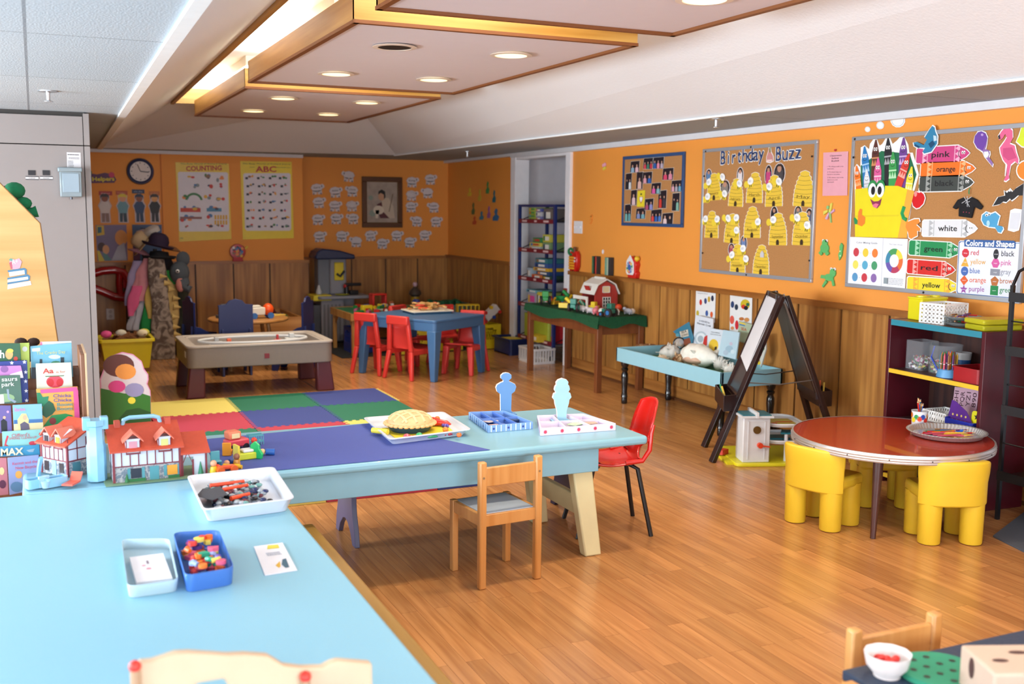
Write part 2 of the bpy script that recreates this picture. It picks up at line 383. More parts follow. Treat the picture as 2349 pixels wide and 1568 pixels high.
# ceiling: low tiled band with a coffer, its faces slope up to a higher white ceiling
L0, L1 = (.36, -2.1), (.66, 11.95); R0, R1 = (4.33, -2.1), (3.80, 11.6)
ZT = 2.66
b = B(TILE)
def q4(b, *p): return b.add(list(p), [tuple(range(len(p)))])
def slab(b, pts, z0=ZC, z1=ZC+.04): return b.pr(pts, z0, z1)
slab(b, [(-3.1, -2.1), L0, L1, (-3.1, L1[1])]); 
slab(b, [R0, (XR+.9, -2.1), (XR+.9, 12.7), (R1[0], 12.7), R1])
slab(b, [(-3.1, L1[1]), L1, R1, (R1[0], 12.7), (-3.1, 12.7)])
st(b, 'ceiling', sm=0)
# sloping faces
I0, I1 = (.93, -2.1), (1.22, 10.45); J0, J1 = (3.35, -2.1), (3.02, 10.55); ZI = 2.53
b = B(PAINT)
q4(b, (*L0, ZC), (*I0, ZI), (*I1, ZI), (*L1, ZC)); q4(b, (*J0, ZI+.1), (*R0, ZC), (*R1, ZC), (*J1, ZI+.1))
q4(b, (*L1, ZC), (*I1, ZI), (*J1, ZI+.1), (*R1, ZC))
b.bx(.5, -2.1, ZT, 3.6, 10.7, ZT+.02)
q4(b, (*J0, ZI+.1), (*J1, ZI+.1), (*J1, ZT+.01), (*J0, ZT+.01))
q4(b, (*I0, ZI), (*I0, ZT+.01), (*I1, ZT+.01), (*I1, ZI)); q4(b, (*I1, ZI), (*J1, ZI+.1), (*J1, ZT+.01), (*I1, ZT+.01))
st(b, 'ceiling_coffer', sm=0)
# oak rim round the fluorescent recess
b = B(OAKY)
b.beam((I0[0]+.01, I0[1], ZI+.015), (I1[0]+.01, I1[1], ZI+.015), .03, .08)
b.mt(OAKX); b.beam((I1[0], I1[1]-.02, ZI+.07), (J1[0], J1[1]-.02, ZI+.12), .03, .17)
st(b, 'trim_4', sm=0)
b = B(m('E4E8EA', .5)); b.beam((L0[0], L0[1], ZC-.006), (L1[0], L1[1], ZC-.006), .05, .02); b.beam((R0[0]-.01, R0[1], ZC-.004), (R1[0]-.01, R1[1], ZC-.004), .03, .012)
st(b, 'trim_5', sm=0)
b = B(m('D8D8DC', .4)); b.bx(XR-.06, -2, ZC-.045, XR, 10.55, ZC); b.bx(XR-.06, 10.55, ZC-.03, XR, YB, ZC); st(b, 'trim_6', sm=0)
b = B(m('CFC9CC', .4)); b.bx(-3, YB1-.05, ZC-.035, 2.86, YB1, ZC); st(b, 'trim_7', sm=0)
# gaps round the panel: upper fluorescent fixtures
FIX = m('F7F8EE', .5, em=0); TUBE = m('FFF8DC', .5, em=30)
def strip(y0, y1, lab):
    r = T('strip_light', lab, 'strip light', G(1.55, y0, ZT-.1), 'fluorescent strips in the ceiling recess')
    B(m('E8E8DC', .4)).bx(-.08, 0, .03, .08, y1-y0, .1).build('housing', r)
    B(TUBE).cy((-.035, .04, .015), (-.035, y1-y0-.04, .015), .014).cy((.035, .04, .015), (.035, y1-y0-.04, .015), .014).build('tube', r)
strip(8.0, 9.2, 'glowing fluorescent strip above the left edge of the farthest ceiling panel')
strip(5.5, 6.7, 'glowing fluorescent strip above the left edge of the middle ceiling panel')
strip(3.0, 4.2, 'glowing fluorescent strip above the left edge of the nearest ceiling panel')
for y in (1.8, 4.3, 6.9, 9.6): area('recess_light', (1.9, y, 2.56), (0, 0, 0), 1.2, 1.6, 36, (1, .99, .93)).rotation_euler = (PI, 0, 0)
# panels hanging in the coffer
PAN = m('DAD2D8', .8, var=.02)
def panel(y0, y1, lab, lights, xl=1.37, xr=2.87):
    r = T('ceiling_panel', lab, 'ceiling panel', G((xl+xr)/2, (y0+y1)/2, 2.395), 'suspended ceiling panels')
    a, c = (xr-xl)/2, (y1-y0)/2
    B(PAN).bx(-a+.02, -c+.02, .01, a-.02, c-.02, .03).build('board', r, sm=0)
    b = B(OAKY); b.bx(-a, -c, 0, -a+.022, c, .14); b.bx(a-.022, -c, 0, a, c, .14); b.mt(OAKX); b.bx(-a, -c-.001, 0, a, -c+.022, .14); b.bx(-a, c-.022, 0, a, c, .14)
    b.mt(m('7C471C', .5)); b.bx(-a-.004, -c-.005, -.004, -a+.026, c+.004, .012); b.bx(a-.026, -c-.005, -.004, a+.004, c+.004, .012); b.bx(-a, -c-.006, -.004, a, -c+.026, .012); b.bx(-a, c-.026, -.004, a, c+.005, .012)
    b.build('frame', r, sm=0)
    for x, y, on in lights:
        rg = B(m('E8D9C9', .4)).la([(.115, .004), (.118, .0), (.09, -.002), (.085, .01), (.085, .012)], 28, (x, y), cap=False)
        g = rg.build('downlight', r)
        (B(m('FFE9B0', .5, em=1.6)) if on else B(m('0A0A0C', .5))).ci(x, y, .088, .0, .008, 28).build('bulb_glow' if on else 'empty_socket', g)
        if on:
            l = D.lights.new('downlight_beam', 'SPOT'); l.energy = 55; l.spot_size = 2.2; l.spot_blend = .7; l.color = (1, .85, .62); l.shadow_soft_size = .07
            q = D.objects.new('downlight_beam', l); COL.objects.link(q); q.location = ((xl+xr)/2+x, (y0+y1)/2+y, 2.37)
cx = 2.12
panel(7.72, 10.3, 'farthest ceiling panel with four lit downlights and an oak edge', [(x-2.15, y-9.01, 1) for x in (1.81, 2.485) for y in (8.33, 9.54)], 1.41, 2.89)
panel(4.78, 7.38, 'middle ceiling panel with one dark downlight hole among its four', [(1.775-cx, 5.43-6.08, 0), (1.79-cx, 6.67-6.08, 1), (2.44-cx, 5.41-6.08, 1), (2.442-cx, 6.65-6.08, 1)])
panel(1.8, 4.44, 'nearest ceiling panel, cut off by the top of the photo', [(2.5-cx, 3.65-3.12, 1), (1.78-cx, 3.65-3.12, 1), (2.5-cx, 2.4-3.12, 1)])
# sprinklers
def sprinkler(px, py, lab):
    f = F(px, py, ZC)
    b = B(m('B9BABD', .3, .9)); b.la([(.05, 0), (.05, -.006), (.012, -.01), (.01, -.05), (.024, -.055), (.024, -.058)], 14)
    b.build('fire_sprinkler', fr=G(f.x, f.y, ZC), label=lab, cat='sprinkler', group='ceiling sprinklers')
sprinkler(110, 208, 'metal sprinkler head on the tiles above the grey partition')
sprinkler(1643, 272, 'sprinkler head on the low ceiling above the bee birthday board')
sprinkler(1072, 347, 'small sprinkler head near the far right corner of the ceiling')
# grey partition on the left
GREY = m('857D7B', .45, .1, var=.02)
b = B(m('2A2522', .6)); b.bx(-3.05, 7.52, 2.0, .33, 7.7, 2.16); b.mt(GREY)
b.bx(-3.1, 7.5, 0, .315, 7.7, 1.94); b.bx(-3.1, 7.5, 1.947, .315, 7.7, 2.13)
b.bx(.32, 7.495, 0, .355, 7.7, 1.94); b.bx(.32, 7.495, 1.947, .355, 7.7, 2.15)
st(b, 'wall_partition', sm=0)
# ================================================================ right wall: boards and what is pinned to them
CORK = m('B07C48', .85, var=.28, sc=160, bump=.3)
def board(name, label, cat, x0, x1, y0, y1, z0, z1, fm, fw=.022):
    """framed board on the right wall between y0 > y1"""
    r = T(name, label, cat, Fr((XR-.001, (y0+y1)/2, z0), (0, -1, 0), (0, 0, 1)))
    W = (y0-y1)/2; H = z1-z0
    B(CORK).bx(-W+.005, .005, .002, W-.005, H-.005, .012).build('cork', r, sm=0)
    b = B(fm); b.bx(-W, 0, 0, W, fw, .02); b.bx(-W, H-fw, 0, W, H, .02); b.bx(-W, fw, 0, -W+fw, H-fw, .02); b.bx(W-fw, fw, 0, W, H-fw, .02)
    b.build('frame', r, bev=.003); return r
ALU = m('B4B8C0', .35, .5, var=.02)
r = board('cork_board', 'cork board in an aluminium frame headed by birthday lettering', 'notice board', 0, 0, 6.968, 5.64, 1.076, 2.035, ALU, .026)
for u, v in ((-.62,.94),(-.05,.945),(.62,.85),(-.63,.75),(-.62,.15),(-.05,.012),(.64,.15)): B(BLACK).ci(u, v, .007, .02, .023).build('screw', r)
board('cork_board', 'cork board in a dark blue frame, covered with small photographs', 'notice board', 0, 0, 8.20, 7.225, 1.42, 2.03, m('2B4A78', .5), .028)
r = board('cork_board', 'large cork board at the right, holding paper crayons and colour pictures', 'notice board', 0, 0, 5.311, 3.972, 1.073, 2.033, ALU, .026)
for u, v in ((-.64,.945),(-.645,.83),(.0,.012),(.65,.16)): B(BLACK).ci(u, v, .007, .02, .023).build('screw', r)

def cut(name, label, cat, pts, fill, w=.016, edge=WHITE, bd=.006, group=None, th=.0015):
    """paper cut-out with a thin white margin; pts are photo pixels on the right wall"""
    cx = sum(p[0] for p in pts)/len(pts); cy = sum(p[1] for p in pts)/len(pts)
    fr = RW(cx, cy, w); q = fr.uvs(pts)
    r = T(name, label, cat, fr, group)
    b = B(edge); b.pr(q, 0, th); b.build('paper', r, sm=0)
    if fill is not None:
        B(fill).pl(inset(q, bd), th+.0006).build('print', r, sm=0)
    r['_w'] = th+.0012; return r, fr
def PX(fr, pts): return fr.uvs(pts)
def eye(b, u, v, s):
    b.mt('F6F6F4').pl(circ(u-s*.7, v, s*.62, 10, s), .0030).pl(circ(u+s*.7, v, s*.62, 10, s), .0030)
    b.mt('16161A').pl(circ(u-s*.6, v-s*.2, s*.3, 8, s*.5), .0036).pl(circ(u+s*.8, v-s*.2, s*.3, 8, s*.5), .0036)
def arc(b, u, v, r, a0, a1, t, w, n=8):
    p = [(u+(r+t/2)*math.cos(a), v+(r+t/2)*math.sin(a)) for a in [a0+(a1-a0)*i/n for i in range(n+1)]]
    q = [(u+(r-t/2)*math.cos(a), v+(r-t/2)*math.sin(a)) for a in [a0+(a1-a0)*i/n for i in range(n+1)]]
    for i in range(n): b.pl([p[i], p[i+1], q[i+1], q[i]], w)
    return b

# --- birthday letters
LB = m('2E3F6E', .6); n = 0
def letters(word, p0, p1, h, heads):
    """each letter a cut-out of its own, standing between two baseline pixels"""
    k = len(word)
    for i, c in enumerate(word):
        t = (i+.5)/k; px = p0[0]+(p1[0]-p0[0])*t; py = p0[1]+(p1[1]-p0[1])*t
        fr = RW(px, py, .014); vs, fs, x0, x1 = text_geo(c, .0); wv = {'i': .012, 't': .032, 'r': .034}.get(c, .046)*1.25
        hh = h*(1 if c in 'BhdtB' else .95)
        b = B(WHITE)
        for dx, dy in ((-.006, 0), (.006, 0), (0, .006), (0, -.006)):
            b.add([(((x-x0)/(x1-x0)-.5)*wv*1.05+dx, y/.7*hh+dy, 0) for x, y in vs], fs)
        b.mt(LB).add([(((x-x0)/(x1-x0)-.5)*wv, y/.7*hh, .002) for x, y in vs], fs)
        b.build('letter_cutout', fr=fr, sm=0, label=heads[i], cat='letter')
letters('Birthday', (1652, 378), (1752, 366), .105, ['blue paper letter B that begins the word Birthday', 'blue paper letter i of the word Birthday', 'blue paper letter r of the word Birthday', 'blue paper letter t in the middle of Birthday', 'blue paper letter h of the word Birthday', 'blue paper letter d of the word Birthday', 'blue paper letter a of the word Birthday', 'blue paper letter y that ends the word Birthday'])
letters('Buzz', (1778, 370), (1838, 363), .105, ['blue paper letter B that begins the word Buzz', 'blue paper letter u of the word Buzz', 'first blue paper letter z of the word Buzz', 'last blue paper letter z of the word Buzz'])
r, fr = cut('cake_cutout', 'paper birthday cake between the words Birthday and Buzz', 'paper cake', [(1758,372),(1758,360),(1762,348),(1764,338),(1768,336),(1770,348),(1775,358),(1775,370),(1767,374)], m('C98A86'), .014)
B(m('E9C9C2')).rc(-.03, -.045, .03, -.03, .003).build('icing', r, sm=0); B(m('6E8F3A')).rc(-.004, .02, .006, .07, .0035).build('candle', r, sm=0)

# --- hives
HY = m('E3BE3C', .6); HL = m('7A6420', .6)
def hive(px, py, month, lab, hp=78, tilt=0):
    """px,py is the middle of the hive's foot; one paper hive with a month written on it"""
    fr = RW(px, py, .014).rot(tilt); h = .0034*hp*.98; wd = h*.84
    r = T('beehive_cutout', lab, 'paper beehive', fr, 'yellow paper beehives, one for each month')
    out = []
    for s in (1, -1):
        row = []
        for i in range(8):
            t = i/8; wi = wd/2*(1-.08*t-.92*max(0, (t-.25)/.75)**1.9*.72); row += [(s*wi*1.0, h*t+.002), (s*wi*1.04, h*(t+.09))]
        out.append(row)
    pts = out[0]+[(wd*.12, h), (0, h*1.02), (-wd*.12, h)]+out[1][::-1]
    B(WHITE).pr([(u*1.05, v*1.01) for u, v in pts], 0, .0015).build('paper', r, sm=0)
    B(HY).pl(pts, .002).build('hive_print', r, sm=0)
    b = B(HL)
    for i in range(1, 8):
        t = i/8; wi = wd/2*(1-.08*t-.92*max(0, (t-.25)/.75)**1.9*.72); v = h*t
        for k in range(6):
            a = -wi+2*wi*k/6; c = a+wi/3; va = v-.006*math.cos((k/6-.5)*PI); vc = v-.006*math.cos(((k+1)/6-.5)*PI)
            b.pl([(a, va), (c, vc), (c, vc+.0022), (a, va+.0022)], .0026)
    b.mt('3A2A1A').pl([(-.016, .004), (.016, .004), (.016, .03), (.008, .042), (-.008, .042), (-.016, .03)], .003)
    b.mt('6A5418').tx(month, -wd*.34, h*.235, wd*.34, h*.25, h*.085, .0032, 0)
    b.build('line_work', r, sm=0); return r
HV = [(1638,460,'January'),(1687,474,'February'),(1730,466,'March'),(1775,474,'April'),(1842,474,'May'),(1632,546,'June'),(1678,558,'July'),(1725,546,'August'),(1784,563,'September'),(1839,563,'October'),(1692,626,'November'),(1745,630,'December')]
HH = [62,62,66,66,72,62,66,68,68,68,64,64]
for (x, y, mo), hp in zip(HV, HH): hive(x, y, mo, 'yellow paper beehive with the month %s on it' % mo, hp, random.uniform(-.05, .05))
B(m('C9C6CC')).pl([(-.022, 0), (.022, 0), (.022, .03), (0, .05), (-.022, .03)], .001).build('grey_card', fr=RW(1748, 590, .02), sm=0, label='small grey paper tag on the top of the December hive', cat='paper tag')
# --- bees
bee0 = None
def bee(px, py, a, lab):
    global bee0
    fr = RW(px, py, .0175).rot(a)
    if bee0: return copy(bee0, fr, lab)
    bee0 = r = T('bee_cutout', lab, 'paper bee', fr, 'little paper bees with names on their wings')
    B(m('E8CC3A')).ci(-.042, -.005, .026, 0, .0012, 12).build('head', r, sm=0)
    b = B(m('E8CC3A')); b.ci(.006, -.016, .036, 0, .001, 14, .02); b.mt('26261E').rc(-.004, -.032, .004, .003, .0016).rc(.014, -.030, .022, 0, .0016); b.build('striped_body', r, sm=0)
    b = B(WHITE); b.ci(.012, .014, .034, .002, .003, 14, .027); b.mt('6F7FA0').lines(-.01, .005, .022, .024, 3, .0036); b.build('wing', r, sm=0)
for x, y, a, l in [(1625,422,.2,'upper left bee on the January hive'),(1655,408,-.5,'upper right bee on the January hive'),(1622,455,.1,'lower left bee on the January hive'),(1660,447,-.3,'lower right bee on the January hive'),
    (1694,424,-.3,'bee on the right of the February hive'),(1720,420,.1,'bee on the left of the March hive'),(1762,431,-.3,'left bee on the April hive'),(1784,419,-.4,'right bee on the April hive'),
    (1617,506,.1,'left bee on the June hive'),(1644,507,.2,'right bee on the June hive'),(1668,503,-.4,'upper left bee on the July hive'),(1688,504,.2,'upper right bee on the July hive'),(1688,532,0,'lower bee on the July hive'),
    (1737,513,.1,'bee on the right of the August hive'),(1772,508,0,'bee on the left of the September hive'),(1826,502,-.3,'upper bee on the October hive'),(1849,520,-.2,'lower bee on the October hive'),
    (1678,589,.3,'left bee on the November hive'),(1703,574,.1,'upper right bee on the November hive'),(1709,597,-.1,'lower right bee on the November hive')]:
    bee(x, y, a, 'small paper bee with a white wing, '+l)
# --- cut-out photographs of pupils
def pupil(px, py, h, c, lab, w=.05):
    fr = RW(px, py, .0125); h = h*.0036
    r = T('pupil_photo', lab, 'photo cut-out', fr, 'cut-out photographs of pupils on the birthday board')
    B(m('DCD8DC')).pr(circ(0, 0, w/2+.006, 14, h/2+.005), 0, .001).build('margin', r, sm=0)
    b = B(m('2A2228')); b.pl(circ(0, 0, w/2, 14, h/2), .0014); b.mt(c).pl([(-w*.36, -h*.42), (w*.36, -h*.42), (w*.34, .02), (w*.15, .035), (-w*.15, .035), (-w*.34, .02)], .0019)
    b.mt('B98A72').pl(circ(0, h*.27, w*.2, 10, w*.25), .0022); b.mt('2A1C18').pl([(-w*.24, h*.24), (-w*.2, h*.4), (0, h*.46), (w*.2, h*.4), (w*.24, h*.24), (w*.12, h*.36), (-w*.12, h*.36)], .0026)
    b.build('photo_print', r, sm=0)
for x, y, h, c, l in [(1626,402,26,'5B7FA8','pupil photo in blue above the left of the January hive'),(1663,430,32,'8A8078','wide pupil photo behind the lower right January bee'),(1698,403,34,'E0D8DA','dark haired pupil photo above the February hive'),
    (1763,402,40,'C2447A','pupil photo in pink and blue above the left of April'),(1788,398,40,'4A4548','large pupil photo in a grey shirt above April'),(1776,492,32,'1C1C22','pupil photo in black above the September hive'),
    (1831,488,26,'70706E','pupil photo above the left of the October hive'),(1856,500,36,'5A5F74','pupil photo above the right of the October hive'),(1706,558,32,'6F86B4','pupil photo in blue above the right of the November hive'),(1678,572,26,'A84A5C','pupil photo in red above the left of November')]:
    pupil(x, y, h, c, l, .12 if 'wide' in l or 'large' in l else .075)

# --- photographs on the blue-framed board
def snap(poly, cols, lab, bg='1E1620'):
    cx = sum(p[0] for p in poly)/4; cy = sum(p[1] for p in poly)/4; fr = RW(cx, cy, .0135+random.uniform(0, .003)); q = fr.uvs(poly)
    b = B(m('E6E2DC')); b.pr(q, 0, .0008); b.mt(bg).pl(inset(q, .003), .0012)
    u0 = min(p[0] for p in q); u1 = max(p[0] for p in q); v0 = min(p[1] for p in q); v1 = max(p[1] for p in q); k = len(cols)
    for i, c in enumerate(cols):
        u = u0+(u1-u0)*(i+.5+.15)/(k+.3); w = (u1-u0)/(k+.6)*.42; h = (v1-v0)*random.uniform(.62, .74)
        b.mt(c).pl([(u-w, v0+.006), (u+w, v0+.006), (u+w*.9, v0+h*.62), (u+w*.4, v0+h*.72), (u-w*.4, v0+h*.72), (u-w*.9, v0+h*.62)], .0016)
        b.mt('C49A86').pl(circ(u, v0+h*.86, w*.42, 8, w*.5), .002)
    b.build('snapshot', fr=fr, sm=0, label=lab, cat='photograph', group='photographs pinned to the blue-framed board')
def R4(x0, y0, x1, y1, s=0): return [(x0, y0), (x1, y0-2+s), (x1-2, y1), (x0-2, y1)]
for a, c, l in [((1447,370,1468,396),['8FB0C8','E3B8C0'],'upper left photo of two people in pale clothes'),((1477,363,1499,388),['D84A5A','3F7F6C','C23A4A'],'top photo of a family in red and green'),((1499,361,1524,387),['2F5FA8','E08AA0','B8A8B8'],'top photo of people beside someone in blue, right of the family in red'),
    ((1521,386,1546,413),['D8486A','D88AA0'],'photo of two girls in pink at upper right'),((1436,398,1450,435),['20242C','D8DCE0'],'narrow left photo of a figure in black and one in white'),((1461,395,1476,434),['D8B0A8'],'narrow photo of one person in pale pink'),
    ((1475,395,1497,421),['D89AA8','2F62B0'],'photo of a hug in blue and pink at upper centre'),((1541,414,1565,440),['D8A0B0','A8A4B0','6AA0B8'],'right photo of three people in pastel shirts'),((1495,420,1517,445),['D85AA0','7FB0B8'],'centre photo of a pink and a turquoise shirt'),
    ((1448,436,1462,471),['D8BCC0'],'photo of a person in white left of the yellow heart card'),((1511,437,1530,478),['C83A34','3A3A48'],'reddish photo of two people right of the yellow heart card'),((1543,443,1560,484),['1A1A22','7FB0A0'],'tall photo of a man in black at far right'),
    ((1480,456,1500,482),['B05070','8F8FC8'],'photo of a small child under the heart card'),((1434,469,1449,508),['6FB0B0','5FA0A8'],'lower left photo of two people in turquoise'),((1460,478,1482,502),['8090C0','70A8B8'],'lower photo of a pair in blue, bottom row'),
    ((1494,481,1519,509),['D84848','2F60B0','4878C0'],'lower photo of a family of three in red and blue'),((1520,489,1545,516),['E0C8C8','1E1E26'],'lowest right photo of a couple in black and white')]:
    snap(R4(*a), c, 'small '+l)
fr = RW(1471, 455, .0165); r = T('greeting_card', 'yellow card with a red heart among the photographs', 'card', fr)
q = fr.uvs(R4(1463, 438, 1480, 474)); B(m('E3CF2E')).pr(q, 0, .001).build('card', r, sm=0)
hp = [(0, -.045), (-.03, -.01), (-.03, .01), (-.015, .02), (0, .008), (.015, .02), (.03, .01), (.03, -.01)]
b = B(m('B8382E')); b.pl(hp, .0015); b.mt('EFEDEA').pl([(u*.78, v*.78) for u, v in hp], .002); b.mt('24222A').pl([(-.012, .03), (.012, .03), (.012, .05), (.006, .042), (-.006, .042), (-.012, .05)], .002); b.build('heart_print', r, sm=0)
# --- safety rules sheet
fr = RW(1915, 399, .004); q = fr.uvs([(1889,350),(1946,347),(1944,448),(1887,449)])
r = T('rules_sheet', 'pink sheet of classroom safety rules between the two big boards', 'sheet of paper', fr)
B(m('E8A8B4', .25, coat=.6)).pr(q, 0, .001).build('pink_paper', r, sm=0)
b = B(m('3A2430'))
for i, s in enumerate(('Classroom', 'Safety', 'Rules')): b.tx(s, *fr.uv(1904+(i > 0)*4, 359+i*6), *fr.uv(1931-(i > 0)*6, 357.5+i*6), .010, .0016, .01)
for i, s in enumerate(('1. We always walk in the', 'classroom.', '2. We always keep our', 'hands to ourselves.', '3. We always stay in the', 'classroom until', 'dismissed.')):
    y = 383+i*5.3+(i > 1)*2+(i > 3)*2; b.tx(s, *fr.uv(1898, y), *fr.uv(1898+1.55*len(s), y-.3), .0075, .0016, 0)
b.build('lettering', r, sm=0)
B(m('C03038')).sp(0, .155, .006, .008, n=8).build('pushpin', r)
# --- foam stickers on the wall
def blob(name, label, cat, px, py, parts, w=.003, th=.006):
    r = T(name, label, cat, RW(px, py, w)); 
    for nm, c, polys in parts:
        b = B(m(c, .7))
        for i, p in enumerate(polys): b.pr(p, .0005*i, th+.001*i+.0004*len(nm))
        b.build(nm, r, sm=0)
    return r
G1, G2 = '5BAE62', '7CC47C'
for (x, y, l, s) in ((1893, 569, 'green foam frog facing out, left of the pair under the pink sheet', 1), (1903, 636, 'green foam frog leaping, lowest of the wall frogs', 2)):
    if s == 1: body = [circ(0, 0, .042, 12, .032), circ(0, .032, .026, 12), [(-.055,-.035),(-.03,-.01),(-.015,-.04),(-.03,-.05)], [(.05,-.035),(.03,-.01),(.012,-.04),(.03,-.048)]]
    else: body = [circ(.0, 0, .045, 12, .024), circ(.035, .032, .028, 12), [(-.08,-.01),(-.03,-.01),(-.04,.012),(-.075,.012)], [(-.06,-.06),(-.03,-.02),(-.01,-.03),(-.05,-.07)], [(.03,-.02),(.045,-.055),(.06,-.05),(.045,-.01)]]
    e = (0 if s == 1 else .035, .05 if s == 1 else .058)
    blob('frog_sticker', l, 'frog sticker', x, y, [('body', G1, body), ('eyes', 'F0F2EC', [circ(e[0]-.016, e[1], .01, 10), circ(e[0]+.016, e[1], .01, 10)]), ('pupils', '2A2A2A', [circ(e[0]-.016, e[1], .004, 8), circ(e[0]+.016, e[1], .004, 8)])])
blob('lizard_sticker', 'narrow green foam sticker seen beside the frog near the crayon board', 'sticker', 1930, 576, [('body', G1, [[(-.01,-.06),(.012,-.03),(.016,.0),(.02,.04),(.0,.055),(-.012,.03),(-.008,0),(-.02,-.02)]]), ('spots', 'CFE6B4', [circ(0, -.03, .006, 8), circ(-.003, .0, .005, 8)])])
blob('dragonfly_sticker', 'yellow and lilac foam dragonfly under the pink sheet', 'dragonfly sticker', 1903, 486, [('wings', 'D9CF58', [[(0,0),(.012,.055),(.028,.06),(.02,0)],[(-.01,0),(-.05,-.02),(-.05,.005),(-.01,.014)]]), ('pink_wings', 'D0A0C0', [[(.02,0),(.05,.02),(.052,.004),(.02,-.012)],[(0,-.004),(-.03,-.045),(-.012,-.05),(.008,-.01)]]), ('body', '8CBE78', [[(-.004,.01),(.02,-.07),(.028,-.07),(.012,.02)],circ(-.012,.03,.012,10)])])
blob('butterfly_sticker', 'tiny pastel butterfly high on the wall beside the door', 'sticker', 1387, 382, [('wings', 'E3A0B4', [circ(-.018,.012,.016,8),circ(.014,.018,.018,8)]), ('lower_wings', 'D8C84A', [circ(-.006,-.02,.014,8),circ(.02,-.012,.014,8)])])
blob('seahorse_sticker', 'small orange foam seahorse above the ledge by the light switch', 'sticker', 1357, 502, [('body', 'E89038', [circ(0,.02,.024,10),circ(-.004,-.015,.02,10),[(-.03,-.035),(.0,-.03),(.0,-.045),(-.025,-.05)]]), ('spot', 'F2D9B0', [circ(.004,.025,.008,8)])])
blob('paper_dot', 'small white oval stuck to the wall above the ledge', 'sticker', 1384, 577, [('disc', 'E8E4E8', [circ(0,0,.014,12,.02)])])
r = T('light_switch', 'white four-gang light switch plate beside the door', 'light switch', RW(1327, 521, .001))
B(m('E6E4E6', .35)).pr(rrect(-.085, -.06, .085, .06, .006), 0, .007).build('plate', r, bev=.002)
for i in range(4): B(m('D8D6DA', .3)).bx(-.066+i*.04-.004, -.012, .007, -.066+i*.04+.004, .012, .016).build('toggle', r, bev=.001)

# ---------------------------------------------------------------- the crayon and colour board
# paper crayon signs
def crayon_sign(word, p, c, cl, lab, tc='16161A', ty=0):
    """p: left middle, right tip, half height in pixels"""
    (x0, y0), (x1, y1), hh = p; mx, my = (x0+x1)/2, (y0+y1)/2
    fr0 = RW(mx, my, .017); a, bq = fr0.uv(x0, y0), fr0.uv(x1, y1); ang = math.atan2(bq[1]-a[1], bq[0]-a[0]); fr = fr0.rot(ang); L = math.hypot(bq[0]-a[0], bq[1]-a[1]); h = hh
    r = T('crayon_sign', lab, 'paper crayon', fr, 'paper crayons naming the colours')
    o = [(-L/2, -h*.8), (-L*.47, -h), (L*.28, -h), (L*.44, -h*.42), (L*.5, 0), (L*.44, h*.42), (L*.28, h), (-L*.47, h), (-L/2, h*.8)]
    B(WHITE).pr([(u*1.03, v*1.12) for u, v in o], 0, .0015).build('paper', r, sm=0)
    b = B(m(c, .45)); b.pl(o, .002); b.mt(cl)
    for s in (-1, 1):
        u = s*L*.3-L*.06
        b.rc(u-.006, -h, u, h, .0025); b.rc(u+.028, -h, u+.034, h, .0025)
        for k in range(3): v = -h+k*h*.667; b.pl([(u, v), (u+.028, v+h*.33), (u, v+h*.667)] if s < 0 else [(u+.028, v), (u, v+h*.33), (u+.028, v+h*.667)], .0026)
    b.build('crayon_print', r, sm=0)
    b = B(); eye(b, L*.39, h*.12, h*.22); b.mt('1A1A1A'); arc(b, L*.36, 0, h*.5, PI*.7, PI*1.45, .004, .003); b.build('face', r, sm=0)
    B(m(tc, .5)).tx(word, -L*.2, -h*.33+ty, L*.15, -h*.33+ty, h*.72, .003, .012).build('lettering', r, sm=0)
crayon_sign('pink', ((2101,357),(2223,351),.046), 'C8427E', 'E9A9C4', 'pink paper crayon marked pink under the blue bird')
crayon_sign('orange', ((2111,389),(2236,386),.043), 'E8701C', 'F2B078', 'orange paper crayon marked orange')
crayon_sign('black', ((2108,422),(2232,418),.045), '3C423F', '9A9E9A', 'dark paper crayon marked black')
crayon_sign('white', ((2115,523),(2240,524),.046), 'DDDEE0', 'B4B6B8', 'white paper crayon marked white beside the orange glove')
crayon_sign('green', ((2084,567),(2205,575),.043), '1F8A50', '9BD0AE', 'green paper crayon marked green left of the shapes chart')
crayon_sign('red', ((2080,610),(2190,619),.042), 'D02824', 'EFA19A', 'red paper crayon marked red')
crayon_sign('yellow', ((2080,650),(2199,658),.042), 'E6D22E', 'E8A838', 'yellow paper crayon marked yellow, lowest on the board')
